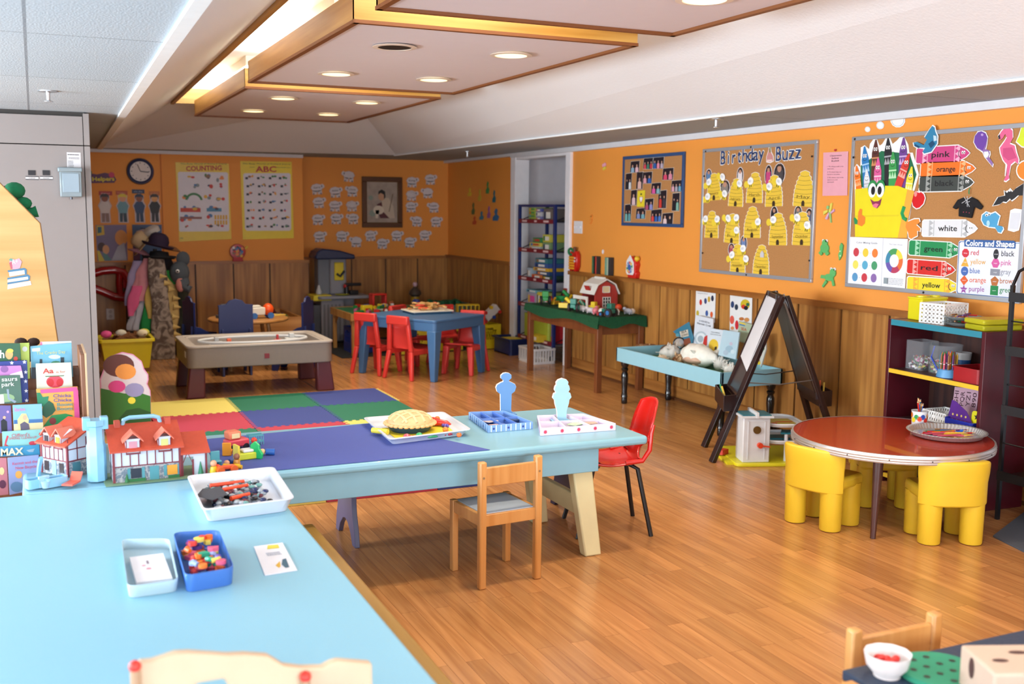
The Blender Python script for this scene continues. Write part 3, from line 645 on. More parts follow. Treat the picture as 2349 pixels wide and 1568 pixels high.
# the crayon box poster
fr = RW(2035, 460, .0145)
r = T('crayon_box_poster', 'big paper crayon box with ten smiling crayons on the large cork board', 'poster', fr)
out = [(1963,542),(1961,432),(1960,384),(1966,376),(1974,384),(1975,338),(1984,333),(1994,342),(1996,330),(2004,319),(2012,319),(2018,334),(2024,330),(2034,314),(2042,316),(2048,330),(2058,322),(2066,313),(2075,314),(2084,332),(2086,350),(2094,350),(2102,376),(2108,400),(2098,436),(2086,504),(2083,545)]
B(m('F4F4F0')).pr(fr.uvs(out), 0, .0015).build('paper', r, sm=0)
B(m('1C6B48')).pl(inset(fr.uvs([(1974,430),(1974,380),(2022,345),(2088,352),(2104,400),(2094,434)]), .003), .0019).build('box_back', r, sm=0)
def kid(x0, y0, x1, y1, wd, c, cl, k=0):
    """small crayon in the box: foot pixel, tip pixel, width"""
    a = fr.uv(x0, y0); t = fr.uv(x1, y1); d = Vector((t[0]-a[0], t[1]-a[1])); L = d.length; e = d/L; nn = Vector((e.y, -e.x)); w2 = wd/2
    def P(s, q): return (a[0]+e.x*s+nn.x*q, a[1]+e.y*s+nn.y*q)
    z = .0022+k*.0007; b = B(m(c, .45)); b.pl([P(0,-w2),P(0,w2),P(L-wd*1.3,w2),P(L-wd*.25,w2*.35),P(L,w2*.2),P(L,-w2*.2),P(L-wd*.25,-w2*.35),P(L-wd*1.3,-w2)], z)
    b.mt(cl).pl([P(L-wd*1.9,-w2),P(L-wd*1.9,w2),P(L-wd*1.75,w2),P(L-wd*1.75,-w2)], z+.0002).pl([P(L-wd*2.6,-w2),P(L-wd*2.6,w2),P(L-wd*2.5,w2),P(L-wd*2.5,-w2)], z+.0002)
    for i in range(3): q = -w2+i*wd/3; b.pl([P(L-wd*2.5,q),P(L-wd*2.5,q+wd/3),P(L-wd*1.95,q+wd/6)], z+.0002)
    u, v = P(L-wd*.95, 0); s = wd*.2
    b.mt('F6F6F4').pl(circ(u-s*.7,v,s*.62,8,s), z+.0004).pl(circ(u+s*.7,v,s*.62,8,s), z+.0004); b.mt('16161A').pl(circ(u-s*.6,v,s*.3,6,s*.5), z+.0006).pl(circ(u+s*.8,v,s*.3,6,s*.5), z+.0006)
    arc(b, u, v-s*.9, s*1.5, PI*1.15, PI*1.85, .003, z+.0004, 5); b.build('crayon', r, sm=0)
for i, a in enumerate([(2006,430,2010,320,.062,'5A2F28','C98A5A'),(2038,430,2038,316,.062,'24242A','A8A8AE'),(2070,430,2074,315,.062,'6B3F8E','C9A9D8'),(1990,430,1984,336,.062,'2878B8','A0C8E4'),(2048,432,2050,348,.062,'3A9A50','B4E0B4'),(2014,432,2016,362,.062,'D85A94','F2C0D4'),(2060,432,2088,352,.058,'CF3A30','F0A898'),(1972,434,1966,380,.05,'EE7420','F4B078'),(1991,436,1990,388,.05,'D9DCE2','A9ACB4'),(2086,436,2094,382,.055,'EAD83A','F4EFA8')]): kid(*a, i)
b = B(m('E6D628', .35)); b.pl(fr.uvs([(1964,434),(2030,426),(2062,426),(2084,434),(2062,545),(1964,543)]), .0095); b.mt('EDA83C').pl(fr.uvs([(2084,434),(2100,438),(2086,500),(2083,545),(2060,545)]), .0092); b.mt('DCC81E').pl(fr.uvs([(1965,494),(2066,492),(2063,496),(1965,498)]), .0098)
b.build('box_front', r, sm=0)
b = B(m('2A8A4A')); s = fr.uv(2013, 434)
b.pl(circ(s[0]-.034, s[1]+.008, .04, 16, .05), .0102).pl(circ(s[0]+.034, s[1]+.008, .04, 16, .05), .0102); b.mt('F4F4F2').pl(circ(s[0]-.034, s[1]-.006, .034, 16, .045), .0108).pl(circ(s[0]+.034, s[1]-.006, .034, 16, .045), .0108)
b.mt('141418').pl(circ(s[0]-.026, s[1]-.008, .018, 12, .027), .0114).pl(circ(s[0]+.03, s[1]-.008, .018, 12, .027), .0114); b.mt('8A2C50').pl(fr.uvs([(1999,456),(2008,462),(2018,461),(2026,454),(2022,470),(2015,478),(2006,474)]), .0108); b.mt('E0708E').pl(fr.uvs([(2004,470),(2012,466),(2019,468),(2014,477),(2007,475)]), .0114)
b.build('face', r, sm=0)
b = B(m('E8822A')); b.pl(fr.uvs([(1970,515),(1972,486),(1976,478),(1981,480),(1980,492),(1988,498),(1987,512),(1980,519)]), .0114); b.mt('1F8A50').pl(fr.uvs([(1961,500),(1964,498),(1971,506),(1970,514),(1963,514)]), .0104); b.build('thumb', r, sm=0)
r2, f2 = cut('glove_cutout', 'orange paper glove at the right edge of the crayon box', 'paper glove', [(2076,520),(2078,508),(2088,504),(2098,500),(2110,500),(2112,508),(2104,514),(2114,524),(2112,532),(2106,530),(2106,542),(2098,546),(2090,550),(2084,546),(2082,534)], m('EE8A34'), .022)
B(m('1F9A58')).tu([(-.085, .13, .002), (-.1, .09, .002), (-.085, .06, .002), (-.06, .05, .002)], .012, 6).build('wrist', r2)
# colour pictures
def simple(name, lab, cat, pts, c, extra=(), w=.017):
    r, fr = cut(name, lab, cat, pts, m(c, .5), w, bd=.007)
    for k, (nm, cc, polys) in enumerate(extra):
        b = B(m(cc, .5))
        for i, p in enumerate(polys): b.pl(fr.uvs(p), .0028+.0003*i+.0007*k)
        b.build(nm, r, sm=0)
    return r, fr
def pc(x, y, r, n=12, ry=None): return circ(x, y, r, n, ry)
simple('bird_cutout', 'blue paper bird perched on the pink crayon', 'paper bird', [(2094,327),(2102,325),(2118,335),(2128,318),(2120,314),(2132,296),(2140,286),(2146,290),(2148,300),(2153,312),(2152,330),(2138,350),(2120,355),(2116,350),(2122,342),(2104,340),(2096,336)], '2C7FA8', [('wing_bars', '12466A', [[(2130,330),(2140,322),(2146,330),(2136,340)], [(2100,330),(2112,337),(2108,340),(2098,334)]]), ('breast', 'BFD8E4', [[(2142,310),(2149,312),(2150,322),(2143,324)]])], .024)
simple('balloon_cutout', 'purple paper balloon tied to a white string', 'paper balloon', [(2236,312),(2243,301),(2252,299),(2262,303),(2267,314),(2265,332),(2262,344),(2272,346),(2273,354),(2270,362),(2280,376),(2278,384),(2268,372),(2258,360),(2254,350),(2240,340),(2233,326)], '8D6AA8', [('balloon', '6B3FA0', [[(2237,312),(2244,303),(2252,301),(2261,305),(2265,315),(2262,331),(2255,345),(2241,337),(2235,325)]]), ('highlight', 'B998D4', [pc(2254, 309, 3)]), ('knot', 'E8E6EC', [[(2258,348),(2268,347),(2270,354),(2266,362),(2259,360)]])])
simple('flamingo_cutout', 'pink paper flamingo standing on one leg', 'paper flamingo', [(2289,312),(2296,300),(2305,290),(2316,289),(2324,297),(2325,314),(2318,327),(2330,332),(2334,350),(2339,366),(2338,378),(2330,372),(2320,380),(2315,404),(2316,412),(2308,418),(2303,416),(2310,402),(2309,380),(2300,368),(2294,352),(2292,338),(2304,322),(2310,312),(2306,304),(2300,314),(2292,320)], 'E0628E', [('beak', '2A2228', [[(2290,312),(2294,308),(2296,318),(2292,319)]]), ('wing', 'C9487A', [[(2302,340),(2322,338),(2332,362),(2314,368),(2302,358)]]), ('leg', 'F0E8EC', [[(2308,372),(2312,378),(2308,404),(2306,404)]])])
simple('chick_cutout', 'bright yellow-green cut-out at the upper right edge of the board', 'paper chick', [(2330,326),(2336,312),(2344,288),(2356,282),(2356,340),(2344,338)], 'CFE02E')
simple('orange_cutout', 'round orange fruit cut-out under the yellow one', 'paper orange', pc(2356, 391, 25, 18), 'F08222')
simple('bat_cutout', 'black paper bat with spread wings', 'paper bat', [(2276,473),(2288,452),(2304,448),(2303,436),(2309,440),(2318,431),(2324,438),(2332,430),(2352,418),(2352,448),(2338,448),(2330,456),(2322,462),(2318,458),(2308,466),(2300,464),(2292,470)], '1C1C20', [('eyes', 'E8E8E8', [pc(2311, 439, 2.4), pc(2317, 437, 2.4)])])
r, fr = cut('apple_cutout', 'red paper apple beside the black crayon', 'paper apple', [(2092,452),(2096,442),(2104,438),(2110,440),(2114,438),(2121,444),(2124,454),(2120,468),(2110,478),(2102,480),(2094,474),(2091,462)], m('D2242A', .3), .02)
b = B(m('F08A86')); b.pl(circ(-.02, .03, .012, 10, .018), .003); b.mt('4A7A3A').rc(.0, .062, .004, .085, .003); b.build('highlight', r, sm=0)
b = B(m('141418', .9, bump=.4, sc=200)); fr = RW(2222, 474, .016); r = T('doll_sweater', 'tiny black knitted sweater pinned to the large cork board', 'sweater', fr)
b.pr(fr.uvs([(2188,476),(2200,458),(2212,453),(2221,456),(2232,452),(2244,458),(2257,473),(2252,481),(2238,474),(2231,500),(2202,496),(2203,474),(2195,480)]), 0, .014); b.build('knit', r, bev=.004)
b = B(m('C8C8CC')); b.beam((-.035, .02, .016), (.03, .055, .016), .003, .002); b.beam((-.02, .055, .016), (.02, .0, .016), .003, .002); b.beam((0, .06, .016), (.005, 0, .016), .003, .002); b.beam((.02, .03, .016), (-.01, .02, .016), .003, .002); b.mt('A83050').ci(-.02, -.03, .003, .014, .016, 6).ci(.02, -.034, .003, .014, .016, 6).ci(0, -.03, .003, .014, .016, 6); b.build('pattern', r, sm=0)
B(m('1E8A5A')).tu([(.006, .07, .01), (.006, .095, .012), (.014, .105, .012)], .003, 6).build('hook', r)
simple('fish_cutout', 'blue paper fish smiling above the shapes chart', 'paper fish', [(2250,504),(2252,492),(2262,484),(2274,488),(2284,484),(2296,494),(2292,508),(2290,518),(2302,520),(2304,526),(2298,536),(2290,534),(2284,524),(2268,522),(2256,516)], '4A9CC8', [('eyes', 'F2F4F4', [pc(2264, 493, 3.4), pc(2270, 491, 3.4)]), ('pupils', '16181C', [pc(2264, 494, 1.6), pc(2270, 492, 1.6)]), ('belly', 'A8D4E8', [pc(2268, 512, 4, 10, 7)])])
simple('milk_glass_cutout', 'white paper glass of milk at the right of the fish', 'paper glass', [(2318,482),(2328,478),(2344,480),(2347,486),(2338,528),(2326,532),(2312,528)], 'E6E6EA', [('milk', 'D4D6DC', [[(2320,488),(2342,488),(2336,526),(2316,524)]])])
for x, y, rr, l in ((1990.5, 296.5, 6.2, 'smallest white paper cloud above the crayon board'), (2019.5, 287.5, 8.6, 'middle white paper cloud above the crayon board'), (2060, 275.5, 16.5, 'largest white paper cloud, nearest the blue bird')):
    pts = []
    for i in range(48):
        a = 2*PI*i/48; k = rr*(1+.05*abs(math.sin(6*a))-.02); pts.append((x+k*math.cos(a), y+k*math.sin(a)))
    r, fr = cut('cloud_cutout', l, 'paper cloud', pts, None, .003)
    b = B(m('7FA8C4')); q = fr.uvs([(x+(p[0]-x)*.86, y+(p[1]-y)*.86) for p in pts]); q2 = fr.uvs([(x+(p[0]-x)*.80, y+(p[1]-y)*.80) for p in pts])
    for i in range(48): b.pl([q[i], q[(i+1) % 48], q2[(i+1) % 48], q2[i]], .0022)
    b.build('blue_outline', r, sm=0)
# colour mixing guide
fr = RW(2014, 605, .016); r = T('color_guide', 'white colour mixing guide with dots and a colour wheel', 'poster', fr)
B(m('ECEDF2', .4)).pr(fr.uvs([(1949,543),(2083,548),(2076,667),(1944,655)]), 0, .0012).build('paper', r, sm=0)
b = B(m('BFC2C8')); q = fr.uv; b.pl([q(2026,545.5), q(2027,545.5), q(2022,661), q(2021,661)], .0016)
b.mt('6A6C74').tx('Color Mixing Guide', *q(1965, 557.5), *q(2013, 559.5), .011, .0018, .003); b.mt('8A8C94').tx('The Color Wheel', *q(2040, 561), *q(2070, 563), .008, .0018, 0)
b.mt('9A9CA4').lines(*q(2035, 652), *q(2073, 639), 5, .0018); b.mt('8F9BA0').rc(*q(2027, 650), *q(2038, 637), .0018); b.build('lettering', r, sm=0)
cols = [['C8404A','E8C840','E88038'],['E8DC60','5BA8C8','4A9A6A'],['5B98C4','C83C48','8A6AA8']]
for i in range(3):
    b = B()
    for j in range(3):
        u, v = q(1964.5+j*21.5-i*1.5, 578+i*28.5+j*1.2); b.mt(cols[i][j]).pl(circ(u, v, .026, 14, .028), .0018)
        if j: u, v = q(1953.5+j*21.5-i*1.5, 578.5+i*28.5+j); b.mt('A0A2A8').rc(u-.005, v-.001, u+.005, v+.001, .0018)
    b.build('color_row', r, sm=0)
b = B(); u, v = q(2051.5, 598)
for i, c in enumerate(('4A9A5A','3F88A8','6A58A8','B83E5E','E0703A','EAD64A')):
    a0 = PI/2-.3+i*PI/3
    for k in range(4):
        a, c2 = a0+k*PI/12, a0+(k+1)*PI/12; b.mt(c).pl([(u+.072*math.cos(a), v+.076*math.sin(a)), (u+.072*math.cos(c2), v+.076*math.sin(c2)), (u+.038*math.cos(c2), v+.040*math.sin(c2)), (u+.038*math.cos(a), v+.040*math.sin(a))], .0018)
b.build('color_wheel', r, sm=0)
# colours and shapes chart
fr = RW(2265, 620, .018); q = fr.uv; r = T('shapes_chart', 'colors and shapes chart with ten coloured shapes and their names', 'poster', fr)
B(m('E2E4EC', .4)).pr(fr.uvs([(2199,556),(2203,551),(2342,555),(2345,562),(2338,688),(2196,675),(2193,668)]), 0, .0015).build('paper', r, sm=0)
b = B(m('2F5C9A')); o = fr.uvs([(2200,556),(2204,553),(2342,557),(2344,562),(2336,685),(2197,673),(2195,668)]); i2 = inset(o, .006)
for i in range(7): b.pl([o[i], o[(i+1) % 7], i2[(i+1) % 7], i2[i]], .002)
b.pl(fr.uvs([(2213,550),(2216,549),(2327,552),(2331,556),(2330,570),(2213,565)]), .0035); b.build('border', r, sm=0)
B(m('F2F4F8')).tx('Colors and Shapes', *q(2216, 563), *q(2328, 566.5), .032, .0045, .03).build('heading', r, sm=0)
def ngon(u, v, s, n, a0=PI/2): return circ(u, v, s, n, None, a0)
def star(u, v, s): return [(u+(s if i % 2 == 0 else s*.42)*math.cos(PI/2+i*PI/5), v+(s if i % 2 == 0 else s*.42)*math.sin(PI/2+i*PI/5)) for i in range(10)]
sh = [('red','CC3040',lambda u,v: ngon(u,v,.026,8,PI/8)),('yellow','E0A83C',lambda u,v: [(u-.028,v-.024),(u+.028,v-.024),(u,v+.028)]),('blue','4468B0',lambda u,v: circ(u,v,.026,16)),('orange','E0602C',lambda u,v: ngon(u,v,.029,4)),('purple','9A4AA0',lambda u,v: star(u,v,.028)),
      ('black','24262C',lambda u,v: circ(u,v,.018,14,.028)),('pink','D0589A',lambda u,v: ngon(u,v,.028,6,0)),('gray','8A8C98',lambda u,v: [(u-.032,v-.018),(u+.032,v-.018),(u+.032,v+.018),(u-.032,v+.018)]),('brown','B86A34',lambda u,v: ngon(u,v,.029,5)),('green','1C8448',lambda u,v: [(u-.026,v-.026),(u+.026,v-.026),(u+.026,v+.026),(u-.026,v+.026)])]
wl = {'red': 18, 'yellow': 35, 'blue': 23, 'orange': 38, 'purple': 35, 'black': 30, 'pink': 24, 'gray': 24, 'brown': 35, 'green': 32}
SN = ['stop','triangle','circle','diamond','star','oval','hexagon','rectangle','pentagon','square']
for i, (nm, c, fn) in enumerate(sh):
    k = i//5; j = i % 5; x = 2215.5+k*70-j*1.1; y = 580+j*20.8+k*2.6
    b = B(m(c, .5)); b.pl(fn(*q(x, y)), .0022); b.tx(nm, *q(x+12, y+4.5), *q(x+12+wl[nm], y+4.5+wl[nm]*.03), .03, .0022, .004)
    b.mt('ECEDF2').tx(SN[i], *q(x-4, y+1.2), *q(x+4, y+1.5), .007, .0026, 0); b.build('shape_and_word', r, sm=0)
# ledge things standing on the wainscot cap against the wall
def ledge(px, py): f = RW(px, py, .03); f.o.z = .962; return f
fr = ledge(1317, 616); r = T('toy_phone', 'red apple-shaped toy with yellow number buttons on the ledge by the door', 'toy', fr)
B(m('C42018', .25)).pr([(-.055,.0),(-.03,-.0),(0,.012),(.03,0),(.06,.0),(.09,.05),(.09,.16),(.06,.2),(.02,.185),(-.03,.2),(-.07,.17),(-.075,.05)], -.022, .022).build('body', r, bev=.008)
b = B(m('E8A828', .4))
for i in range(5):
    for j in range(5): b.bx(-.065+j*.022, .02+i*.026, .022, -.047+j*.022, .038+i*.026, .03)
b.build('number_keys', r); B(m('1C7A48', .4)).tu([(-.03+.045*math.cos(a), .19+.03*math.sin(a), .024) for a in [i*PI/6 for i in range(11)]], .012, 6).build('green_leaf', r)
B(m('6A3A22', .5)).cy((.02, .18, .01), (.03, .235, .01), .016).build('stem', r); B(m('D8D6DC')).ci(.055, .1, .01, .022, .03).ci(.06, .13, .008, .022, .03).build('side_buttons', r)
for px, l, cs in ((1367, 'left one of two thin picture boxes on the ledge, dark with green', ('3F6A4A','18181C','C03A2A')), (1397, 'right one of two thin picture boxes on the ledge, pale green', ('6A9A84','A8B49A','24242A'))):
    fr = ledge(px, 625); r = T('picture_box', l, 'box', fr)
    B(m('2A2C30')).bx(-.045, 0, -.02, .045, .165, .02).build('case', r, bev=.002)
    b = B(m(cs[0], var=.5, sc=30)); b.rc(-.045, .002, -.01, .163, .0206); b.mt(m(cs[1])).rc(-.01, .002, .02, .163, .0206); b.mt(m(cs[2], var=.5, sc=30)).rc(.02, .002, .043, .163, .0206); b.build('cover_print', r, sm=0)
fr = ledge(1451, 635); r = T('toy_clock', 'red and white toy with a round dial on the ledge', 'toy', fr)
B(m('C8241C', .3)).pr([(-.06,0),(.07,0),(.085,.05),(.06,.07),(.085,.12),(.06,.17),(.0,.0+.195),(-.05,.18),(-.075,.12),(-.06,.05)], -.03, .018).build('body', r, bev=.008)
B(m('E6E4E4', .4)).pr([(-.075,.05),(-.055,.03),(.04,.03),(.055,.05),(.05,.14),(-.01,.205),(-.07,.15)], .018, .026).build('white_front', r, bev=.003)
b = B(); 
for i in range(10):
    a = 2*PI*i/10; b.mt(('4A9A5A','E8C03A','D8484A','4A7AB8','B8B4BC')[i % 5]).pl([(-.012+.03*math.cos(a), .095+.03*math.sin(a)), (-.012+.055*math.cos(a), .095+.055*math.sin(a)), (-.012+.055*math.cos(a+.5), .095+.055*math.sin(a+.5)), (-.012+.03*math.cos(a+.5), .095+.03*math.sin(a+.5))], .027)
b.mt('3A5FA8').ci(-.012, .095, .027, .0265, .03); b.build('dial', r); B(m('E0B824', .4)).cy((.045, .14, .0), (.075, .175, .0), .014).sp(.07, .175, 0, .024).build('lever', r)
# small coloured animals on the far part of the right wall
for x, y, c, l, s in ((1078,440,'E3C23A','yellow foam shape at the far left of the group near the corner',0), (1101,447,'C9B03A','thin yellow foam shape beside the green one',1), (1119,430,'3F8A4A','tall green foam shape',1), (1134,450,'1F6A78','dark teal foam shape at the right',1), (1086,478,'5A6A38','thin olive foam shape in the lower row',1), (1089,505,'C9542A','orange-red foam shape, lowest of the group',0), (1105,494,'3A7A94','blue foam shape in the lower middle',0), (1122,486,'9A5A9A','purple foam shape in the lower row',1), (1138,492,'2F6A9A','large blue foam shape at the lower right',2)):
    fr = RW(x, y, .003); h = .07 if s else .05; wq = (.06, .045, .085)[s]
    B(m(c, .7)).pr([(-wq,-h),(wq*.6,-h),(wq,-h*.3),(wq*.3,h*.1),(wq*.5,h*.8),(0,h),(-wq*.5,h*.5),(-wq*.2,0),(-wq,-h*.4)], 0, .006).build('foam_sticker', fr=fr, sm=0, label='small '+l, cat='sticker', group='foam animals on the wall beyond the door')
# ================================================================ back wall
# the clock
fr = BW(321.5, 393, YB1, .0); r = T('wall_clock', 'round wall clock with a dark blue rim', 'clock', fr)
B(m('1A2250', .35)).la([(.14, 0), (.142, .02), (.135, .035), (.12, .038), (.108, .03)], 36, cap=False).build('rim', r)
B(m('D8CCC8', .4)).ci(0, 0, .112, .0, .026, 32).build('face', r)
b = B(m('2A2630'))
for i in range(12): 
    a = i*PI/6; b.ci(.09*math.cos(a), .09*math.sin(a), .006, .026, .0275, 8)
b.build('hour_marks', r)
B(m('1A1A20')).beam((0, 0, .03), (-.03, .075, .03), .008, .003, (0, 0, 1)).build('minute_hand', r); B(m('1A1A20')).beam((0, 0, .032), (.085, -.008, .032), .01, .003, (0, 0, 1)).build('hour_hand', r)
# two big posters
random.seed(3)
PC = ['C83A34', '3A7A4A', 'D8A838', '4A78B0', '8A6A50', '7F8A94', 'E08A4A', '2A3A5A']
def pic(b, u, v, s, c=None):
    """a small generic printed picture: a few coloured shapes"""
    for k in range(random.randint(2, 4)):
        b.mt(c or random.choice(PC)); b.pl(circ(u+random.uniform(-s, s)*.7, v+random.uniform(-s, s)*.4, s*random.uniform(.25, .6), 8, s*random.uniform(.2, .5)), .0022+k*.0003)
fr = BW(466, 462, YB1, .004); q = fr.uv
r = T('counting_poster', 'yellow bordered poster headed COUNTING', 'poster', fr)
B(m('E0C024', .4)).pr(fr.uvs([(402,372),(525,375),(531,548),(411,554)]), 0, .001).build('yellow_border', r, sm=0)
B(m('D6D2DC', .4)).pl(fr.uvs([(408,396),(411,394),(520,395),(523,398),(526,527),(524,530),(413,531),(411,528)]), .0016).build('white_panel', r, sm=0)
B(m('B42A2C')).tx('COUNTING', *q(427, 392), *q(509, 390), .052, .002, .03).build('title', r, sm=0)
B(m('2A4A34')).tx('The Busy World of Richard Scarry', *q(414, 376.8), *q(520, 376.8), .014, .002, .004).tx('100', *q(413, 548), *q(420, 548), .02, .002, 0).build('small_print', r, sm=0)
rows = [((436,406),(477,406),(505,410)),((446,428),(486,428),(500,426)),((423,453),(478,452),(505,454)),((425,478),(448,479),(492,480)),((434,500),(420,502),(478,498)),((425,520),(505,515),(480,517))]
for i, rw in enumerate(rows):
    b = B()
    for x, y in rw: pic(b, *q(x, y), .05 if i != 5 else .045)
    if i == 2: b.mt('3A7A4A'); arc(b, *q(445, 462), .085, .2, PI-.2, .025, .003)
    if i == 3: b.mt('C8402A').rc(*q(414, 486), *q(460, 477), .003); b.mt('4A88B0').rc(*q(474, 485), *q(508, 477), .003)
    if i == 4:
        b.mt('8A5A5A').rc(*q(413, 502), *q(463, 497), .003)
        for k in range(10): b.mt('D8A838').rc(*q(492+(k % 5)*6.3, 503+(k//5)*12), *q(496+(k % 5)*6.3, 493+(k//5)*12), .003)
    b.build('picture_row', r, sm=0)
fr = BW(612, 459, YB1, .004); q = fr.uv
r = T('alphabet_poster', 'yellow bordered poster headed ABC, with small pictures in rows', 'poster', fr)
B(m('E6CC22', .4)).pr(fr.uvs([(551,369),(669,371),(674,546),(557,549)]), 0, .001).build('yellow_border', r, sm=0)
B(m('D6D2DC', .4)).pl(fr.uvs([(558,400),(561,397),(663,397),(666,400),(668,525),(664,529),(566,529),(562,524)]), .0016).build('white_panel', r, sm=0)
B(m('B42A2C')).tx('ABC', *q(586, 394), *q(634, 394), .062, .002, .03).build('title', r, sm=0)
B(m('2A4A34')).tx('The Busy World of Richard Scarry', *q(556, 376.5), *q(666, 377.5), .014, .002, .004).tx('best', *q(573, 384), *q(584, 384), .012, .002, 0).tx('storybook ever', *q(634, 384.5), *q(667, 385.5), .012, .002, 0).build('small_print', r, sm=0)
for j in range(7):
    b = B()
    for i in range(4):
        x, y = 572+i*26+random.uniform(-2, 2)+j*.6, 406+j*18.5
        pic(b, *q(x+4, y), .032); b.mt('2A3040').rc(*q(x-9, y+5), *q(x-3, y), .0024)
    b.build('picture_row', r, sm=0)
# helpers corner
r = T('helpers_sign', 'partly hidden sign reading Helpers in yellow letters', 'sign', BW(228, 408, YB1, .003)); q = BW(228, 408, YB1, .003).uv
B(m('5A2A5A')).pr([q(200,412),(q(206,397)),q(222,400),q(240,396),q(260,400),q(267,412),q(262,419),q(200,420)], 0, .001).build('purple_shape', r, sm=0)
B(m('E0D02A')).tx('Helpers', *q(212, 415), *q(263, 414), .042, .0016, .03).build('lettering', r, sm=0)
B(m('C42A5A')).pl(circ(*q(256, 401), .03, 12), .002).build('pink_dot', r, sm=0); B(m('1F6A4A')).pl(circ(*q(203, 396), .035, 12), .002).build('green_dot', r, sm=0)
def worker(px, coat, legs, hair, skin, lab, hat=None, tag_c=None, tlab=None):
    fr = BW(px, 478, YB1, .003); r = T('worker_cutout', lab, 'paper figure', fr, 'paper figures of people at work')
    B(m('C9B8BC')).pr([(-.05,-.155),(.055,-.155),(.05,-.02),(.07,.03),(.045,.08),(.05,.14),(.0,.165),(-.05,.14),(-.045,.08),(-.07,.03),(-.05,-.02)], 0, .001).build('white_margin', r, sm=0)
    b = B(m(legs)); b.pl([(-.035,-.145),(-.005,-.145),(0,-.03),(-.035,-.03)], .0018).pl([(.005,-.145),(.04,-.145),(.035,-.03),(.0,-.03)], .0018); b.build('legs', r, sm=0)
    B(m(coat)).pl([(-.04,-.05),(.04,-.05),(.058,.03),(.03,.075),(-.03,.075),(-.058,.03)], .002).build('coat', r, sm=0)
    B(m(skin)).pl(circ(0, .105, .034, 12), .0022).build('head', r, sm=0)
    B(m(hair)).pl([(-.042,.1),(-.044,.14),(-.02,.158),(.02,.158),(.044,.14),(.042,.1),(.03,.125),(-.03,.125)], .0026).build('hair_or_hat', r, sm=0)
worker(241, 'D8CCC8', '8A6A60', '2A1818', '8A4A30', 'paper figure in a white doctor coat at the left of the row')
worker(282, '6A9AA8', '1F3A4A', 'E0C83A', 'D89A78', 'paper figure with a yellow helmet and blue shirt')
worker(320, '28406A', '22365A', '1A2A4A', '8A4A30', 'paper figure of a police officer in dark blue')
worker(355, '15151A', '2A262C', '2A1C18', 'D89A5A', 'paper figure in a long black robe at the right of the row')
for x, y, c, wd, l, tc, st_ in ((242,443,'A8242A',.135,'red name strip above the doctor figure','E8C0B8','doctor'),(279,442,'B8502A',.12,'faint orange-red name strip above the yellow helmet','E0A080','firefighter'),(317,439,'24365A',.13,'dark blue name strip above the police officer','A8B4D0','police officer'),(354,443,'C06A2A',.11,'pale orange name strip above the black robe','E0A870','judge')):
    r = T('name_strip', l, 'sign', BW(x, y, YB1, .003)); B(m(c)).pr([(-wd/2,-.022),(wd/2,-.022),(wd/2,.022),(-wd/2,.022)], 0, .001).build('strip', r, sm=0); B(m(tc)).tx(st_, -wd*.35, -.008, wd*.35, -.008, .016, .002, 0).build('lettering', r, sm=0)
fr = BW(255, 557, YB1, .003); q = fr.uv; r = T('dentist_picture', 'picture of two people in purple and yellow tones, left of the hats', 'picture', fr)
B(m('7A6A8C')).pr(fr.uvs([(219,516),(290,515),(293,597),(224,599)]), 0, .001).build('background', r, sm=0)
b = B(m('D8B43A')); b.pl(fr.uvs([(221,517),(238,517),(240,538),(222,541)]), .0016); b.mt('2F6A78').pl(fr.uvs([(224,520),(233,520),(233,533),(224,535)]), .002); b.mt('D89048').pl(circ(*q(278, 545), .065, 14, .085), .0018); b.mt('B0AEBC').pl(fr.uvs([(256,597),(270,565),(285,556),(291,597)]), .0022); b.mt('4A2A28').pl(circ(*q(233, 566), .04, 12, .05), .0018); b.mt('D89A6A').pl(circ(*q(243, 572), .035, 12, .05), .002); b.mt('5A8A88').pl(fr.uvs([(235,578),(246,584),(256,597),(240,597)]), .0024); b.mt('D8C03A').pl(fr.uvs([(223,575),(228,575),(240,598),(226,599)]), .0026)
b.build('printed_scene', r, sm=0)
fr = BW(337, 557, YB1, .003); q = fr.uv; r = T('airplane_picture', 'blue picture mostly hidden behind the pile of hats', 'picture', fr)
B(m('3E5E8A')).pr(fr.uvs([(303,515),(371,515),(371,597),(306,598)]), 0, .001).build('background', r, sm=0)
b = B(m('B8A8B0')); b.pl(fr.uvs([(312,530),(335,523),(358,528),(356,533),(318,536)]), .0016); b.mt('1C2230').pl(fr.uvs([(322,522),(350,526),(350,528),(322,524)]), .002); b.mt('5A2A4A').rc(*q(306, 597), *q(320, 545), .0016); b.build('printed_scene', r, sm=0)
fr = Fr((.715, YB1-.022, .385), (1, 0, 0), (0, 0, 1)); r = T('wall_outlet', 'white socket plate low on the dark panelling', 'socket', fr)
B(m('D6C8C0', .4)).pr(rrect(-.04, -.06, .04, .06, .006), 0, .006).build('plate', r, bev=.001)
for v in (-.025, .025): B(m('B8A8A0')).ci(0, v, .018, .006, .008, 14, .02).build('receptacle', r)
# round patterned toy on the ledge
fr = BW(545, 577, YB1, .03); r = T('toy_dial', 'round red rimmed toy with a busy picture dial on the back ledge', 'toy', fr)
B(m('B42430', .3)).la([(.085, -.02), (.09, 0), (.085, .02), (.07, .022)], 24).build('rim', r); b = B()
for i in range(26): b.mt(random.choice(PC+['D8D8DC', 'D84A7A'])); b.ci(random.uniform(-.05, .05), random.uniform(-.05, .05), .016, .022, .0235+i*.0004, 8)
b.build('dial', r); B(m('D8B82A')).beam((.08, .03, 0), (.115, .06, 0), .02, .02).build('handle', r); B(m('A81C24')).pr([(-.06,-.11),(.06,-.11),(.05,-.06),(-.05,-.06)], -.02, .02).build('foot', r, bev=.005)
